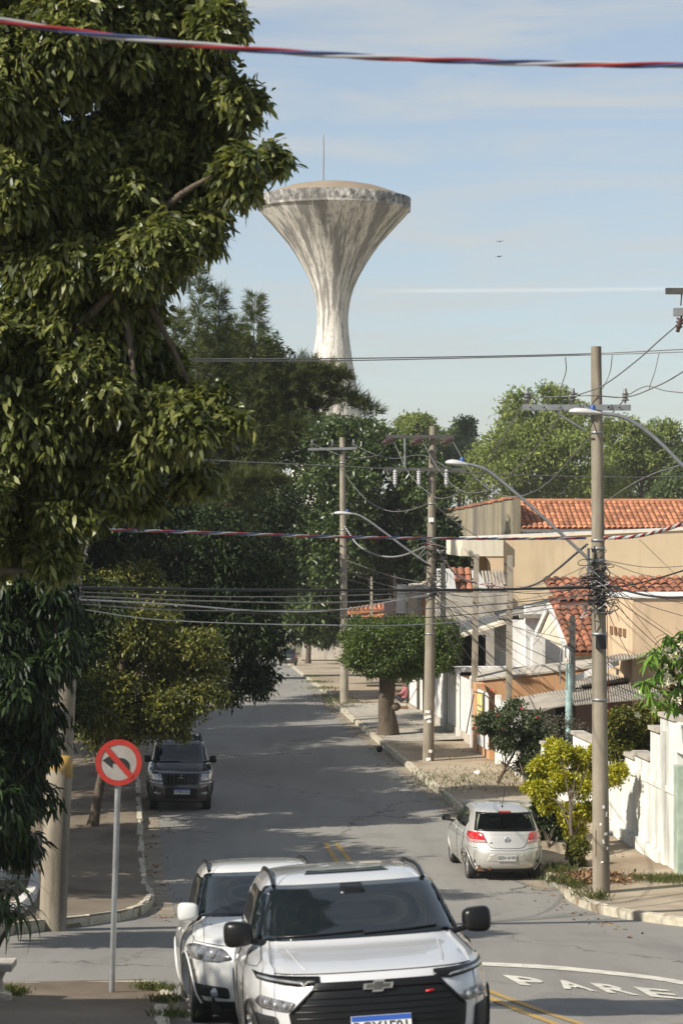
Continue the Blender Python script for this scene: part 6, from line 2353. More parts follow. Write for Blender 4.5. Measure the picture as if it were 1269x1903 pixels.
# --- the big tree at the left, close to the camera
nb = [(330, 40, 100), (150, 60, 150), (405, 45, 50), (360, 120, 75), (440, 190, 48), (400, 230, 60), (290, 230, 115), (510, 298, 32), (450, 330, 52), (350, 370, 105), (200, 330, 140), (60, 330, 130),
      (385, 420, 50), (280, 480, 95), (120, 500, 145), (200, 600, 105), (60, 650, 130), (265, 545, 60), (170, 720, 105), (60, 800, 130), (215, 850, 95), (320, 800, 80), (390, 760, 50), (425, 790, 34), (360, 890, 48), (300, 700, 60), (130, 940, 100), (250, 920, 55),
      (40, 1000, 90), (100, 1040, 45), (20, 160, 140), (-70, 300, 90), (-70, 640, 100), (-60, 930, 80), (-60, -40, 130), (180, -110, 150)]
tree('broadleaf_tree', 'large near tree with drooping leaves filling the upper left', (-6.6, 24.2, terr(-6.6, 24.2) + .1), px_blobs(nb, 23.3, .7, 1.1), 19000, 10, .118, .050, L_['near'],
     .045, .50, .72, .42, True, .26, 9, M['bark'], f=.34, up=.40, roll=.55, nlimb=10, curl=.4)
# twig reaching out in front of the tower
# --- dark foliage low on the left, around the leaning pole
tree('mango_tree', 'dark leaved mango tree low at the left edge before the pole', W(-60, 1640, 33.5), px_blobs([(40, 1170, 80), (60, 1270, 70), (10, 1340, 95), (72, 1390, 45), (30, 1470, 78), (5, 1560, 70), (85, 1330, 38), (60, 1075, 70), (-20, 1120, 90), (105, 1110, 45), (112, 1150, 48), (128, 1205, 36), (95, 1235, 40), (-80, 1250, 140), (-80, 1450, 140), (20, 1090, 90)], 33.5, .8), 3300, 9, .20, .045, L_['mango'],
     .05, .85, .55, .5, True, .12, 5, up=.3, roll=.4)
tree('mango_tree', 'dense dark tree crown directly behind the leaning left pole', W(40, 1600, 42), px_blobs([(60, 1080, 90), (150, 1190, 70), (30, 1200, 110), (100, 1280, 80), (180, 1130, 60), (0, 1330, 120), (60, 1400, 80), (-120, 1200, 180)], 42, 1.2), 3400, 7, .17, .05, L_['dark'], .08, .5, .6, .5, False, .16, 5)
tree('broadleaf_tree', 'dark lower tree filling the gap below the near crown', (-13.5, 57, .15), px_blobs([(60, 860, 110), (200, 860, 90), (120, 960, 100), (250, 930, 70), (20, 1000, 120), (180, 1010, 80), (290, 960, 55)], 57, 2.0), 4200, 7, .22, .09, L_['dark'], .12, .5, .6, .4, False, .25, 5)
# --- yellowing street tree hanging over the dark SUV
tree('street_tree', 'street tree with yellowing leaves hanging over the parked dark car', (LE(57) - 1.2, 57, .15), px_blobs([(275, 1170, 75), (335, 1225, 62), (255, 1270, 85), (180, 1220, 75), (385, 1290, 34), (310, 1330, 48), (205, 1325, 62), (402, 1240, 34), (165, 1130, 60), (245, 1090, 55), (300, 1120, 45), (150, 1300, 60), (345, 1300, 45), (270, 1350, 36), (170, 1350, 45), (225, 1365, 30), (330, 1345, 30), (140, 1240, 60), (370, 1200, 45)], 56.5, .9),
     7000, 6, .125, .058, L_['yellowing'], .09, .35, .75, .55, False, .13, 6, top=(LE(57) - .3, 56.6, 4.6))
# --- dark trees along the left pavement
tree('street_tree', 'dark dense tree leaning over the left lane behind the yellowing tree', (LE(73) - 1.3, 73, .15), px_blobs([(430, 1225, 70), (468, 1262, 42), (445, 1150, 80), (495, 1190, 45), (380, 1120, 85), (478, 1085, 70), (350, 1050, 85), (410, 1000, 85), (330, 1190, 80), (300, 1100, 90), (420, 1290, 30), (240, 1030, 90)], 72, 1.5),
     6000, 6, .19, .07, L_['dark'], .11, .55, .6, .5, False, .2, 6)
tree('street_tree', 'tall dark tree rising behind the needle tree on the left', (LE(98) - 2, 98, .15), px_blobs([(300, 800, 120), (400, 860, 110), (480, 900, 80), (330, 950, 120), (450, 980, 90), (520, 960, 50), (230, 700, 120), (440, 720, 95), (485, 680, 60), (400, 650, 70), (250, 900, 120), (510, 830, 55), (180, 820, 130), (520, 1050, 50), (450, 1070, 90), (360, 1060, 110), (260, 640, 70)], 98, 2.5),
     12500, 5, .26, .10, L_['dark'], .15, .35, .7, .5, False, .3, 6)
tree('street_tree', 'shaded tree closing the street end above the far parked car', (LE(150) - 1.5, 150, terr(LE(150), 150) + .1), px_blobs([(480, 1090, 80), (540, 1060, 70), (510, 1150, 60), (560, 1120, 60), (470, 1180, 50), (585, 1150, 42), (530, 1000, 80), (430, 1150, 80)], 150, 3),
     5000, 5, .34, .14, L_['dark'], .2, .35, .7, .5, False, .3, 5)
tree('street_tree', 'small dark trunked tree by the far right pavement', (Gd(572, 1236).x, Gd(572, 1236).y, terr(Gd(572, 1236).x, Gd(572, 1236).y)), px_blobs([(575, 1150, 35), (600, 1165, 30), (620, 1130, 40), (560, 1175, 22)], 190, 2),
     1500, 5, .4, .17, L_['dark'], .2, .6, .6, .5, False, .28, 4, top=(Gd(572, 1236).x + .3, Gd(572, 1236).y, terr(0, 190) + 6))
for k, (d, x, z, r, lab) in enumerate((
        (61, -16.0, 10.0, 4.6, 'high dark garden tree at the back left of the street'), (71, -16.5, 10.5, 4.8, 'second high dark garden tree at the back left'), (82, -17.0, 10.5, 4.8, 'third high dark garden tree at the back left'),
        (41, -10.2, 6.0, 3.1, 'garden tree off the left edge before the leaning pole'), (47, -10.2, 6.0, 3.1, 'garden tree off the left edge beside the leaning pole'), (50.5, -11.2, 6.0, 3.0, 'garden tree off the left edge beyond the leaning pole'),
        (16.8, -11.6, 8.0, 2.4, 'garden tree off the left edge beside the near pavement'), (57.8, -10.8, 7.4, 3.2, 'dark garden tree at the left beyond the leaning pole'), (62, -11.6, 8.4, 3.9, 'second dark garden tree on the left beyond the pole'),
        (68, -11.9, 8.8, 4.0, 'tall dark garden tree left of the parked dark car'), (77, -12.6, 9.0, 4.2, 'fourth dark garden tree along the left side'), (88, -13.2, 9.0, 4.2, 'farthest dark garden tree along the left side'))):
    bl = [(x + rng.uniform(-1.6, 1.6), d + rng.uniform(-1.8, 1.8), z + rng.uniform(-2.2, 2.6), r * .55, r * .55, r * .5) for _ in range(9)] + [(x, d, z, r * .7, r * .7, r * .7)]
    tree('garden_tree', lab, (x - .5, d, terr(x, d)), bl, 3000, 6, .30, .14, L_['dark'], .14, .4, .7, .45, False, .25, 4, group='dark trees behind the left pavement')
# --- the big glossy tree in the middle
tree('ficus_tree', 'big round glossy leaved tree behind the middle and far poles', (RE(128) + 6.5, 128, terr(0, 128)), px_blobs([(600, 860, 62), (660, 840, 62), (730, 860, 75), (790, 900, 60), (575, 930, 62), (650, 930, 85), (740, 960, 85), (800, 990, 52), (570, 1010, 62), (640, 1030, 80), (710, 1050, 80), (780, 1050, 55), (580, 1090, 62), (650, 1110, 60), (700, 830, 50), (570, 1150, 42), (610, 1165, 34), (825, 1040, 36), (810, 930, 34), (640, 800, 34), (595, 810, 30)], 125, 2.5),
     10500, 5, .30, .145, L_['ficus'], .14, .30, .75, .55, False, .45, 7, f=.40, up=.35)
tree('ficus_tree', 'dark glossy tree beside the beige balcony', (RE(118) + 6.5, 118, terr(0, 118)), px_blobs([(815, 1010, 40), (840, 1030, 32), (850, 1050, 24), (800, 1050, 34)], 116, 1.5), 1500, 5, .28, .13, L_['dark'], .14, .3, .75, .55, False, .2, 5)
# --- trees beyond the roofs
g = 'trees beyond the roofs'
far = [('tall bright green tree crown behind the orange roof', 212, [(1000, 830, 80), (960, 790, 60), (1040, 770, 55), (940, 850, 70), (1060, 850, 80), (900, 880, 60), (1000, 900, 80), (1090, 790, 50), (1020, 735, 22), (870, 900, 40), (970, 745, 26), (1100, 900, 60)], 'far_a'),
       ('green tree at the right of the tall pole beyond the roof', 225, [(1160, 810, 55), (1200, 850, 60), (1140, 880, 60), (1180, 900, 60), (1230, 820, 40), (1250, 870, 50)], 'far_a'),
       ('rounder green tree touching the right edge above the orange roof', 195, [(1250, 905, 38), (1275, 880, 40), (1230, 925, 30), (1290, 920, 50)], 'far_b'),
       ('light feathery tree just right of the water tower foot', 245, [(770, 805, 36), (735, 820, 32), (800, 815, 30), (760, 790, 22)], 'far_a'),
       ('darker round tree between the feathery tree and the tall one', 232, [(845, 820, 34), (870, 850, 40), (830, 860, 44), (860, 800, 22)], 'far_b'),
       ('dull green tree at the foot of the water tower', 190, [(690, 825, 32), (650, 812, 30), (610, 800, 30), (720, 840, 30), (580, 800, 36)], 'far_b')]
for lab, d, bl, k in far:
    b = px_blobs(bl, d, 3)
    cx_ = sum(q[0] for q in b) / len(b)
    tree('far_tree', lab, (cx_, d, terr(cx_, d)), b, 700 + 520 * len(bl), 5, .42, .19, L_[k], .22, .2, .8, .5, False, .35, 7, group=g, f=.38)
P, Dn = crown_points([(x, 300 + rng.uniform(-15, 15), 1 + rng.uniform(-2, 3), 9, 6, 8 + rng.uniform(0, 4)) for x in np.arange(-70, 90, 7)], 9000, .6)
PP, DD = clustered(P, Dn, 4, .3, .2, .8)
o = link('far_wood', leaf_mesh('far_wood', PP, DD, .7, .35, L_['far_b']))
stuff(o, 'far belt of trees closing the horizon', 'wood')

# --- needle tree (casuarina)
def casuarina():
    d = 84.0
    base = Vector((LE(d) - 1.6, d, .15))
    t = thing('needle_tree', 'tall feathery needle leaved tree with branches reaching towards the water tower', 'tree', base)
    o = np.array(base)
    spires = [((372, 512), (345, 900)), ((406, 545), (390, 900)), ((474, 556), (450, 880)), ((335, 590), (310, 900)), ((505, 640), (470, 900)), ((440, 600), (425, 880)), ((545, 690), (480, 860)), ((695, 770), (480, 735)), ((640, 700), (500, 760)), ((600, 760), (470, 800)),
              ((560, 800), (440, 860)), ((480, 820), (380, 900)), ((520, 900), (400, 960)), ((300, 680), (290, 950)), ((460, 960), (360, 1000))]
    mb = MB()
    PP, DD = [], []
    for (tx_, ty_), (bx_, by_) in spires:
        dd = d + random.uniform(-2, 2)
        A, Bt = W(bx_, by_, dd), W(tx_, ty_, dd)
        sagm = Vector((0, 0, .5)) if abs(tx_ - bx_) > 100 else Vector((.1, 0, 0))
        ax_ = smooth_path([A, (A + Bt) / 2 + sagm, Bt], 10)
        mb.tube([p - base for p in ax_], [.05 * (1 - .85 * k / (len(ax_) - 1)) for k in range(len(ax_))], 6)
        nL = len(ax_)
        for k in range(2, nL):
            u = k / (nL - 1)
            for _ in range(12):
                dirv = Vector((random.gauss(0, 1), random.gauss(0, 1), random.gauss(.55, .7))).normalized()
                ln_ = (1 - u) * 1.2 + .35
                tip = ax_[k] + dirv * ln_ * random.uniform(.5, 1.0)
                m_ = int(22 * ln_ + 10)
                for j in range(m_):
                    f = random.uniform(.15, 1)
                    q = ax_[k] + (tip - ax_[k]) * f
                    PP.append(q)
                    DD.append(dirv * .9 + Vector((random.gauss(0, .38), random.gauss(0, .38), random.gauss(.1, .35))))
    mb.build('branch', M['bark'], t)
    trunk(t, (0, 0, -.2), W(360, 900, d) - base, .25, .12, [tuple(W(a, b, d) - base) for (_, _), (a, b) in spires], M['bark'], 14)
    P = np.array(PP) - o
    me = leaf_mesh('needles', P, np.array(DD), .34, .019, L_['needle'])
    stuff(link('needles', me, t))
casuarina()

# --- clipped block tree on the pavement
def topiary():
    base = Gd(719, 1366, .15)
    d = base.y
    t = thing('clipped_tree', 'flat topped clipped tree with thick gnarled trunk on the pavement', 'tree', base)
    n = 15000
    dv = rnd_dirs(n)
    hx_, hy_, hz_ = 1.84, 1.65, .93
    e = 4.0
    k = (np.abs(dv[:, 0]) ** e + np.abs(dv[:, 1]) ** e + np.abs(dv[:, 2]) ** e) ** (-1 / e)
    cen = np.array(W(746, 1204, d)) - np.array(base)
    bump_ = 1 + .08 * np.sin(dv[:, 0] * 9 + 1) * np.sin(dv[:, 2] * 8 + 2) + .07 * np.sin(dv[:, 1] * 11 + dv[:, 0] * 5)
    P = dv * k[:, None] * np.array([hx_, hy_, hz_]) * (rng.uniform(.72, 1.04, n) * bump_ * np.where(rng.random(n) < .05, 1.08, 1))[:, None]
    lowc = P[:, 2] < -.5
    P[lowc, 2] += np.where(np.abs(P[lowc, 0]) > 1.2, .15, 0) * 1.0
    P += cen
    PP, DD = clustered(P, dv, 4, .05, .25, .8)
    stuff(link('foliage', leaf_mesh('foliage', PP, DD, .095, .052, L_['topiary']), t))
    # inner dark twigs block the light through the block
    mb = MB()
    pts = [(0, 0, -.15), (.02, 0, .10), (-.03, .02, .5), (-.06, 0, 1.0), (0, .02, 1.5), (.03, 0, 2.1), (.05, 0, 2.9)]
    vs, fs = [], []
    nn = 18
    rr = [.44, .34, .29, .26, .25, .27, .22]
    for i, p in enumerate(pts):
        for j in range(nn):
            a = 2 * math.pi * j / nn
            r = rr[i] * (1 + .14 * math.sin(3 * a + i * .7) + .09 * math.sin(7 * a + i * 1.9)) * (1.2 if (i == 2 and math.cos(a) > .6) else 1)
            vs.append((p[0] + math.cos(a) * r, p[1] + math.sin(a) * r, p[2]))
    for i in range(len(pts) - 1):
        for j in range(nn):
            fs.append((i * nn + j, i * nn + (j + 1) % nn, (i + 1) * nn + (j + 1) % nn, (i + 1) * nn + j))
    mb.add(vs, fs, 0, True)
    for a in np.linspace(0, 6, 9):
        mb.tube(smooth_path([(0, 0, 1.95), (.5 * math.cos(a), .45 * math.sin(a), 2.5), (cen[0] + 1.4 * math.cos(a), 1.2 * math.sin(a), 3.1)], 4), [.10, .09, .08, .07, .06, .05, .04, .03, .02], 6)
    mb.lathe([(.05, -.12), (.15, -.05), (.16, .06), (.09, .14), (.02, .16)], 9, (.30, -.10, .95))
    mb.build('trunk', M['bark'], t)
topiary()

# --- shrubs along the right pavement
def shrub(name, label, base, blobs, n, per, Ln, Wd, lm, **k):
    return tree(name, label, base, blobs, n, per, Ln, Wd, lm, **dict(dict(spread=.04, droop=.15, rand=.8, r0=.03, lobes=5, six=False, cat='shrub', nlimb=12), **k))
shrub('golden_shrub', 'bright yellow green shrub beside the silver car and right pole', Gd(1062, 1612, .15), px_blobs([(1035, 1402, 30), (1010, 1425, 24), (1070, 1412, 28), (1000, 1470, 24), (1040, 1450, 26), (1080, 1465, 32), (1095, 1510, 26), (1060, 1512, 24), (1070, 1545, 20), (1092, 1430, 16), (1018, 1495, 18), (1140, 1440, 20), (1152, 1432, 14), (1120, 1450, 14), (1105, 1400, 14)], 52.6, .35), 4600, 5, .095, .044, L_['gold'], up=.5, r0=.05, top=W(1058, 1430, 52.6))
shrub('golden_shrub', 'lower leafy stem of yellow green shrub near the pole foot', Gd(1072, 1618, .15), px_blobs([(1072, 1588, 18), (1066, 1570, 14), (1082, 1570, 12), (1076, 1605, 10)], 50.2, .2), 420, 5, .085, .040, L_['hedge'], r0=.03)
shrub('ivy_bush', 'dark green bushy mass behind the silver car', Gd(1020, 1590, .15), px_blobs([(1010, 1500, 26), (1025, 1535, 30), (1005, 1560, 24), (1035, 1570, 24), (1000, 1525, 20), (1020, 1595, 20), (1040, 1605, 16), (1000, 1450, 18)], 54.5, .4), 3200, 5, .10, .07, L_['ivy'], r0=.04)
hb = shrub('hibiscus_shrub', 'dark shrub with red flowers leaning over the white gate', ST(66.5, 1.7, .15), px_blobs([(915, 1345, 26), (945, 1340, 30), (900, 1340, 22), (960, 1370, 30), (990, 1395, 30), (940, 1380, 26), (985, 1345, 28), (1005, 1420, 22), (893, 1352, 14), (955, 1315, 22), (1015, 1370, 28), (975, 1425, 20)], 66.0, .7), 2700, 5, .10, .05, L_['hibiscus'], r0=.05, shell=.35, top=W(965, 1380, 66))
mb = MB()
for k in range(5):
    a = 2 * math.pi * k / 5
    c_, s_ = math.cos(a), math.sin(a)
    c2_, s2_ = math.cos(a + .5), math.sin(a + .5)
    c3_, s3_ = math.cos(a - .5), math.sin(a - .5)
    mb.add([(0, 0, 0), (.05 * c3_, .05 * s3_, .03), (.075 * c_, .075 * s_, .015), (.05 * c2_, .05 * s2_, .03)], [(0, 1, 2, 3)])
mb.tube([(0, 0, 0), (0, 0, .07)], .006, 5)
flower_me = mb.mesh('red_flower', M['petal_red'])
for (x, y) in ((884, 1352), (902, 1345), (889, 1363), (898, 1364), (934, 1355), (930, 1336), (938, 1332), (968, 1315), (970, 1322), (931, 1387), (913, 1282), (897, 1274), (920, 1286), (998, 1333), (924, 1330), (941, 1351), (877, 1356)):
    d = 65.4 + random.uniform(-.4, .4)
    piece('flower', flower_me, hb, W(x, y, d) - hb.location, (1.2 + random.uniform(-.5, .5), random.uniform(-.6, .6), random.uniform(0, 6)), (random.uniform(.45, .8),) * 3)
mb = MB()
for pts in ([(958, 1420, 65.8), (1010, 1468, 65.5), (985, 1440, 65.6)], [(985, 1480, 64), (972, 1440, 65), (960, 1400, 65.8)], [(960, 1380, 66), (910, 1300, 66), (880, 1285, 66.2)], [(930, 1330, 66), (905, 1285, 66), (900, 1272, 66)], [(880, 1290, 66.1), (872, 1330, 66), (866, 1362, 66)]):
    mb.tube([q - hb.location for q in smooth_path([W(*p) for p in pts], 6)], .018, 6)
mb.build('stem', M['bark'], hb)
shrub('bare_bush', 'sparse twiggy bush in front of the pink garage wall', ST(63, 3.6, .15), px_blobs([(1040, 1345, 26), (1070, 1355, 24), (1015, 1340, 22), (1085, 1370, 20), (1030, 1375, 22), (1060, 1385, 18)], 62.5, .5), 420, 4, .07, .03, L_['twig'], r0=.03, nlimb=26)
shrub('hedge', 'olive green hedge growing above the whitewashed wall', ST(55.5, 3.9, .15), px_blobs([(1140, 1350, 28), (1170, 1370, 30), (1200, 1345, 28), (1225, 1335, 24), (1150, 1390, 26), (1185, 1395, 26), (1135, 1400, 22), (1205, 1380, 24), (1160, 1330, 20), (1240, 1355, 22), (1130, 1370, 22), (1190, 1325, 18), (1250, 1325, 22)], 55, .5), 3200, 5, .095, .042, L_['hedge'], r0=.05, cat='hedge')

# frangipani at the right edge: big leaves and flowers one by one
pb = ST(48.2, 4.2, .15)
pt_ = thing('frangipani', 'frangipani tree with big leaves and cream flowers at the right edge', 'tree', pb)
lm_ = []
for k in range(4):
    mb = MB()
    Lf, Wf = .30, .085
    vs = []
    for i, (t_, w_) in enumerate(((0, .10), (.25, .7), (.55, 1.0), (.82, .75), (1.0, .05))):
        z = -.10 * (t_ ** 2) * (1 + k * .5)
        for s in (-1, 0, 1):
            vs.append((t_ * Lf, s * Wf / 2 * w_, z * 1.0 + (.012 if s else 0)))
    fs = []
    for i in range(4):
        for j in range(2):
            fs.append((i * 3 + j, i * 3 + j + 1, i * 3 + 4 + j, i * 3 + 3 + j))
    mb.add(vs, fs, 0, True)
    lm_.append(mb.mesh('broad_leaf', L_['plumeria']))
    c_ = (.09 + .04 * k, .20 + .045 * k, .028 + .010 * k)
    m_ = leaf_mat('broad_leaf_tone', tuple(x * .9 for x in c_), c_, tuple(x * 1.15 for x in c_), .35, .3)
    lm_[-1].materials[0] = m_
mb = MB()
for k in range(5):
    a = 2 * math.pi * k / 5
    mb.add([(0, 0, 0), (.035 * math.cos(a - .45), .035 * math.sin(a - .45), .018), (.058 * math.cos(a), .058 * math.sin(a), .012), (.035 * math.cos(a + .5), .035 * math.sin(a + .5), .022)], [(0, 1, 2, 3)])
mb.tube([(0, 0, -.03), (0, 0, .003)], .008, 6)
fr_me = mb.mesh('cream_flower', M['petal_cream'])
tips = [(1212, 1215), (1240, 1182), (1228, 1245), (1255, 1232), (1222, 1305), (1268, 1175), (1250, 1310), (1222, 1205), (1250, 1195), (1205, 1230), (1235, 1225), (1262, 1215), (1215, 1260), (1245, 1250), (1272, 1250), (1208, 1290), (1230, 1285), (1195, 1268), (1260, 1280), (1290, 1225), (1285, 1275), (1275, 1190), (1300, 1200), (1310, 1260)]
mb = MB()
for (x, y) in tips:
    d = 47.6 + random.uniform(-.5, .5)
    c = W(x, y, d) - pb
    hub = W(1300, 1330, 48.3) - pb
    mb.tube(smooth_path([Vector((0.0, 0, 1.6)), hub + (c - hub) * .4, c], 4), [.06, .055, .05, .045, .04, .036, .032, .028, .022], 7)
    for k in range(13):
        a = 2 * math.pi * k / 13 + random.uniform(-.3, .3)
        piece('leaf', random.choice(lm_), pt_, c + Vector((0, 0, random.uniform(-.04, .03))), (random.uniform(-.3, .3), random.uniform(-.35, .75), a), (random.uniform(.75, 1.1),) * 3)
for (x, y) in ((1243, 1208), (1256, 1215), (1262, 1221), (1240, 1255), (1248, 1262), (1254, 1270), (1236, 1240), (1262, 1248), (1240, 1272), (1226, 1298), (1250, 1300), (1262, 1296), (1215, 1318), (1183, 1330), (1232, 1215), (1266, 1200), (1246, 1222), (1237, 1263), (1258, 1305)):
    piece('flower', fr_me, pt_, W(x, y, 46.75 + random.uniform(-.2, .2)) - pb, (1.0 + random.uniform(-.5, .5), random.uniform(-.5, .5), random.uniform(0, 6)), (1.7,) * 3)
mb.tube([(0, 0, -.2), (.05, 0, .8), (0, 0, 1.7)], [.10, .08, .07], 10)
mb.build('trunk', M['bark_pale'], pt_)

# strap leaved plant at the lower left edge
db = Gd(-30, 1870, .15)
dp = thing('strap_leaf_plant', 'strap leaved plant drooping into view at the lower left edge', 'plant', db)
sm_ = []
for k in range(3):
    mb = MB()
    vs = []
    for i in range(7):
        t_ = i / 6
        w_ = .036 * (1 - t_ ** 2.2) * (.45 + .55 * min(1, t_ * 3))
        x_ = .34 * math.sin(t_ * 1.35)
        z_ = .10 * t_ - (.34 + .08 * k) * t_ ** 2.1
        for s in (-1, 0, 1):
            vs.append((x_, s * w_ / 1.0 * .75, z_ + (.008 if s else 0)))
    fs = [(i * 3 + j, i * 3 + j + 1, i * 3 + 4 + j, i * 3 + 3 + j) for i in range(6) for j in range(2)]
    mb.add(vs, fs, 0, True)
    sm_.append(mb.mesh('strap_leaf', L_['strap']))
mb = MB()
for (x, y) in ((-4, 1668), (22, 1652), (8, 1690), (-22, 1640), (30, 1700), (-30, 1690)):
    c = W(x, y, db.y - .05) - db
    mb.tube(smooth_path([(0, 0, 0), Vector((c.x * .4, 0, c.z * .6)), c], 5), .022, 7)
    for k in range(15):
        a = 2 * math.pi * k / 15 + random.uniform(-.25, .25)
        s = random.uniform(.75, 1.15)
        piece('leaf', random.choice(sm_), dp, c + Vector((0, 0, random.uniform(-.05, .06))), (0, random.uniform(-.5, .6), a), (s, s, s))
mb.build('stem', M['bark'], dp)

# grass, weeds and fallen leaves
def blades(P, Ln, Wd, lm, name, label, cat, lean=.5):
    n = len(P)
    D = rng.normal(size=(n, 3)) * lean
    D[:, 2] = 1
    return stuff(link(name, leaf_mesh(name, P, D, Ln, Wd, lm, roll=2.0, curl=.5)), label, cat)
def scatter(px_list, n, jx, jy):
    out = []
    for (x, y, w_) in px_list:
        c = Gd(x, y, .15)
        m_ = int(n * w_)
        q = np.stack([c.x + rng.normal(size=m_) * jx, c.y + rng.normal(size=m_) * jy], 1)
        for a, b in q:
            out.append((a, b, terr(a, b) + .14))
    return np.array(out)
blades(scatter([(1040, 1640, 1.2), (1052, 1625, 1), (1033, 1618, 1), (1070, 1650, .6), (1095, 1668, .4), (1108, 1672, .4)], 190, .16, .22), .20, .012, L_['grass'], 'grass', 'tufts of grass around the kerb by the silver car', 'grass')
blades(scatter([(1210, 1634, 1), (1240, 1636, 1.2), (1265, 1634, 1.3), (1190, 1632, .5), (1290, 1636, 1)], 500, .25, .30), .10, .010, L_['grass'], 'grass', 'low grass patch at the foot of the whitewashed wall', 'grass')
blades(scatter([(590, 1268, 1.5), (600, 1280, 1.5), (612, 1295, 1.2), (625, 1303, 1.4), (640, 1308, 1), (580, 1258, 1), (1000, 1450, .5), (960, 1450, .4), (900, 1452, .6), (930, 1438, .5), (820, 1448, .5), (845, 1455, .5), (790, 1452, .4)], 160, .45, 1.4), .15, .022, L_['grass'], 'weeds', 'weeds along the right kerb beyond the middle pole', 'weeds')
blades(scatter([(20, 1845, 1), (10, 1850, 1), (280, 1838, .5), (300, 1841, .5), (312, 1862, .5), (318, 1890, .4)], 300, .10, .10), .12, .010, L_['grass'], 'weeds', 'weeds at the corner of the near pavement', 'weeds')
P = scatter([(1085, 1632, 1.4), (1105, 1628, 1), (1075, 1640, .8), (1130, 1632, .8), (1140, 1640, .5)], 300, .22, .20)
P[:, 2] += rng.uniform(.01, .10, len(P))
stuff(link('dead_leaves', leaf_mesh('dead_leaves', P, rnd_dirs(len(P)) * np.array([1, 1, .35]), .10, .06, L_['dead'], roll=1.5)), 'heap of dry brown leaves behind the right pole foot', 'leaves')
Pl = []
for _ in range(900):
    d = rng.uniform(38, 100)
    off = abs(rng.normal()) * .35
    if rng.random() < .5:
        x = LE(d) + .05 + off if rng.random() < .6 else LE(d) - rng.uniform(0, 3)
        h_ = .012 if x > LE(d) else .165
    else:
        x = RE(d) - .05 - off if rng.random() < .6 else RE(d) + rng.uniform(.2, 2.6)
        h_ = .012 if x < RE(d) else .165
    if (x < LE(d) and d < 42) or (x > RE(d) and d < 50):
        continue
    Pl.append((x, d, terr(x, d) + h_))
Pl = np.array(Pl)
stuff(link('leaf_litter', leaf_mesh('leaf_litter', Pl, rnd_dirs(len(Pl)) * np.array([1, 1, .15]), .09, .05, L_['dead'], roll=.5)), 'scattered dry leaves along both kerbs', 'leaves')

# ---------------------------------------------------------------- seated person
def person():
    base = Gd(747, 1306, .16)
    root = thing('person', 'person in a pink shirt sitting on the pavement against the fence', 'person', base, (0, 0, math.radians(172)))
    # local: +x = the way the person faces, z up; seat on the ground
    V = [((-.05, 0, .13), .150), ((-.10, 0, .28), .150), ((-.13, 0, .46), .165), ((-.12, 0, .58), .12), ((-.09, 0, .66), .058), ((-.05, 0, .74), .075), ((-.04, 0, .83), .088), ((-.05, 0, .90), .070)]
    E = [(i, i + 1) for i in range(7)]
    def chain(start, pts):
        prev = start
        for p, r in pts:
            V.append((p, r))
            E.append((prev, len(V) - 1))
            prev = len(V) - 1
        return prev
    for s in (1, -1):
        chain(0, [((.02, .10 * s, .11), .105), ((.24, .13 * s, .30), .082), ((.40, .13 * s, .44), .066), ((.47, .13 * s, .24), .056), ((.50, .13 * s, .07), .042), ((.62, .14 * s, .035), .036), ((.70, .14 * s, .03), .026)])
        w = chain(2, [((-.11, .17 * s, .53), .070), ((.03, .21 * s, .38), .050), ((.16, .19 * s, .36), .042), ((.33, .10 * s, .46), .034), ((.40, .08 * s, .48), .034)])
        for f in range(4):
            y = .08 * s + (f - 1.5) * .018
            L = (.055, .065, .06, .048)[f]
            chain(w, [((.44, y, .475), .010), ((.44 + L * .6, y, .455), .009), ((.44 + L * .7, y, .43), .008)])
        chain(w, [((.41, .05 * s, .465), .011), ((.445, .04 * s, .45), .009)])
    me = bpy.data.meshes.new('body')
    me.from_pydata([v for v, r in V], E, [])
    o = link('body', me, root)
    md = o.modifiers.new('skin', 'SKIN')
    sv = me.skin_vertices[0].data
    for i, (v, r) in enumerate(V):
        sv[i].radius = (r, r)
    sv[0].use_root = True
    sub = o.modifiers.new('sub', 'SUBSURF')
    sub.levels = sub.render_levels = 2
    bpy.context.view_layer.update()
    em = bpy.data.meshes.new_from_object(o.evaluated_get(bpy.context.evaluated_depsgraph_get()))
    o.modifiers.clear()
    o.data = em
    em.materials.clear()
    for m in (mat('skin', (.16, .085, .055), None, rough=.6), mat('pink_shirt', (.42, .16, .17), (.36, .13, .14), 9, .9), mat('dark_shorts', (.03, .03, .04), None, rough=.9)):
        em.materials.append(m)
    for p in em.polygons:
        c = p.center
        k = 0
        if c.x < .07 and .22 < c.z < .635 and not (abs(c.y) > .17 and c.z < .40):
            k = 1
        if (c.z <= .22 and c.x < .1) or (c.x < .36 and abs(c.y) < .26 and c.z < .43 and c.x > -.02 and not (c.z > .31 and abs(c.y) > .16)):
            k = 2
        if c.x < .0 and c.z > .24 and c.z < .635:
            k = 1
        p.material_index = k
        p.use_smooth = True
    mb = MB()
    mb.lathe([(.088, -.01), (.100, .03), (.094, .075), (.066, .112), (.03, .128), (.003, .131)], 14, (-.062, 0, .82))
    mb.build('hair', mat('black_hair', (.012, .010, .009), None, rough=.7), root)
    mb = MB()
    mb.lathe([(.002, -.02), (.014, -.012), (.016, 0), (.010, .015), (.002, .018)], 8, (.045, 0, .82), axis=(1, 0, -.3))
    mb.build('nose', em.materials[0], root)
person()
t = thing('broom', 'broom leaning on the fence beside the seated person', 'broom', Gd(752, 1318, .16))
mb = MB()
mb.tube([Vector((0, 0, .05)), W(783, 1265, t.location.y) - t.location], .016, 6)
mb.build('handle', M['brown'], t)
mb = MB()
mb.box((-.02, 0, .06), (.32, .08, .12))
mb.build('brush', M['brown'], t)

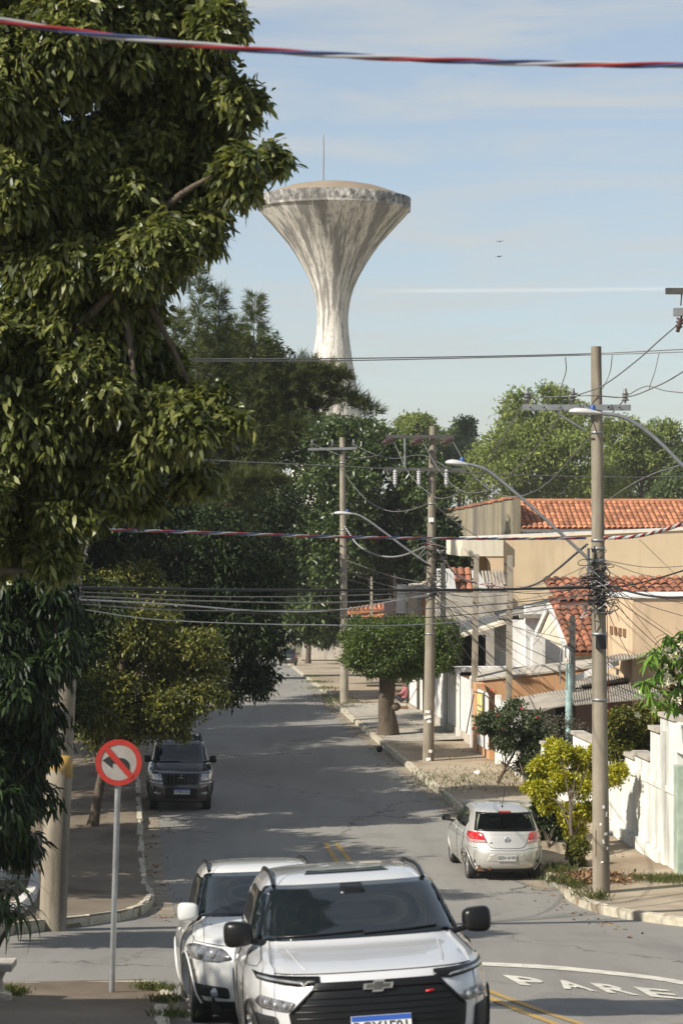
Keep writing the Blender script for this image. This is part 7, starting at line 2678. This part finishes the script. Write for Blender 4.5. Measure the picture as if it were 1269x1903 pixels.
# ---------------------------------------------------------------- small things on the ground
def crumple(label, name, cat, p, s, m, seed):
    bm = bmesh.new()
    bmesh.ops.create_icosphere(bm, subdivisions=3, radius=1)
    r_ = random.Random(seed)
    dirs = [(Vector((r_.gauss(0, 1), r_.gauss(0, 1), r_.gauss(0, 1))).normalized(), r_.uniform(.15, .4)) for _ in range(14)]
    for v in bm.verts:
        k = 1.0
        for d, a in dirs:
            k -= a * max(0, v.co.normalized().dot(d) - .72) * 2.2
        v.co = Vector((v.co.x * s[0] * k, v.co.y * s[1] * k, max(v.co.z * s[2] * k, -s[2] * .75)))
    me = bpy.data.meshes.new(name)
    bm.to_mesh(me)
    bm.free()
    me.materials.append(m)
    o = link(name, me, None, Vector(p) + Vector((0, 0, s[2] * .72)))
    return tag(o, label, cat)
crumple('crumpled white plastic bag lying on the dirt pavement', 'plastic_bag', 'bag', Gd(887, 1440, .15), (.11, .09, .08), M['plate_white'], 3)
crumple('dark rubbish bag in the gutter below the clipped tree', 'rubbish_bag', 'bag', Gd(706, 1397, .02), (.13, .11, .12), M['car_plastic'], 5)
crumple('small white scrap beside the dark bag in the gutter', 'paper_scrap', 'litter', Gd(711, 1392, .10), (.06, .05, .06), M['plate_white'], 8)
# whitewashed bed edging on the left corner
ed = thing('flower_bed_edging', 'whitewashed stone edging of the planting bed by the left pole', 'edging', Gd(40, 1640, .15))
eo = Vector(ed.location)
bmz = bmesh.new()
bmesh.ops.create_cube(bmz, size=1)
bmesh.ops.bevel(bmz, geom=bmz.edges[:], offset=.12, segments=2, affect='EDGES')
ems = bpy.data.meshes.new('edging_stone')
bmz.to_mesh(ems)
bmz.free()
ems.materials.append(M['white_kerb'])
for line in ([(-90, 1632), (0, 1620), (40, 1612), (76, 1600)], [(-60, 1640), (20, 1634), (62, 1634), (66, 1648), (58, 1672), (36, 1694), (0, 1712), (-60, 1726)]):
    G_ = [Gd(a, b, .15) for a, b in line]
    for a, b in zip(G_[:-1], G_[1:]):
        n = max(1, int((b - a).length / .32))
        for k in range(n):
            p = a + (b - a) * ((k + .5) / n)
            piece('edging_stone', ems, ed, p - eo + Vector((0, 0, .06)), (0, random.uniform(-.06, .06), math.atan2(b.y - a.y, b.x - a.x) + random.uniform(-.06, .06)), ((b - a).length / n * 1.0, .17, .22 + random.uniform(-.02, .02)))
# stone pedestal at the lower left edge
pp = Gd(-12, 1858, .15)
t = thing('stone_pedestal', 'pale stone pedestal with a wide top slab at the lower left edge', 'pedestal', pp)
mb = MB()
mb.lathe([(.20, 0), (.20, .06), (.13, .10), (.10, .22), (.14, .30), (.15, .33)], 16, smooth=False)
mb.build('pillar', M['grey_wall'], t)
mb = MB()
mb.box((0, 0, .37), (.44, .44, .07))
mb.build('top_slab', M['grey_wall'], t)
# two birds in the sky
for (x, y), lab in (((929, 449), 'upper of two tiny dark birds in the right sky'), ((927, 477), 'lower of two tiny dark birds in the right sky')):
    b_ = thing('bird', lab, 'bird', W(x, y, 150), (0, random.uniform(-.5, .5), random.uniform(0, 6)), 'birds in the sky')
    mb = MB()
    mb.lathe([(.004, -.13), (.035, -.06), (.045, .02), (.03, .10), (.012, .15)], 8, axis=(1, 0, 0))
    mb.build('body', M['car_black'], b_)
    for s in (1, -1):
        mb = MB()
        mb.prism([(.06, .03 * s, .01), (.03, .15 * s, .05), (-.05, .27 * s, .02), (-.06, .13 * s, .03), (-.05, .03 * s, .01)], (0, 0, .008))
        mb.build('wing', M['car_black'], b_)

# ---------------------------------------------------------------- thin haze over the whole place
hm = bpy.data.materials.new('haze')
hm.use_nodes = True
hn, hl_ = hm.node_tree.nodes, hm.node_tree.links
hn.clear()
ho_ = hn.new('ShaderNodeOutputMaterial')
hv = hn.new('ShaderNodeVolumePrincipled')
hv.inputs['Color'].default_value = (.90, .93, .96, 1)
hv.inputs['Density'].default_value = 0.00025
hv.inputs['Anisotropy'].default_value = 0.2
hl_.new(hv.outputs['Volume'], ho_.inputs['Volume'])
mb = MB()
mb.box((0, 1240, 29), (3100, 2600, 75))
hz = mb.build('haze', hm)
hz['kind'] = 'stuff'
hz['label'] = 'thin pale haze over the whole street'
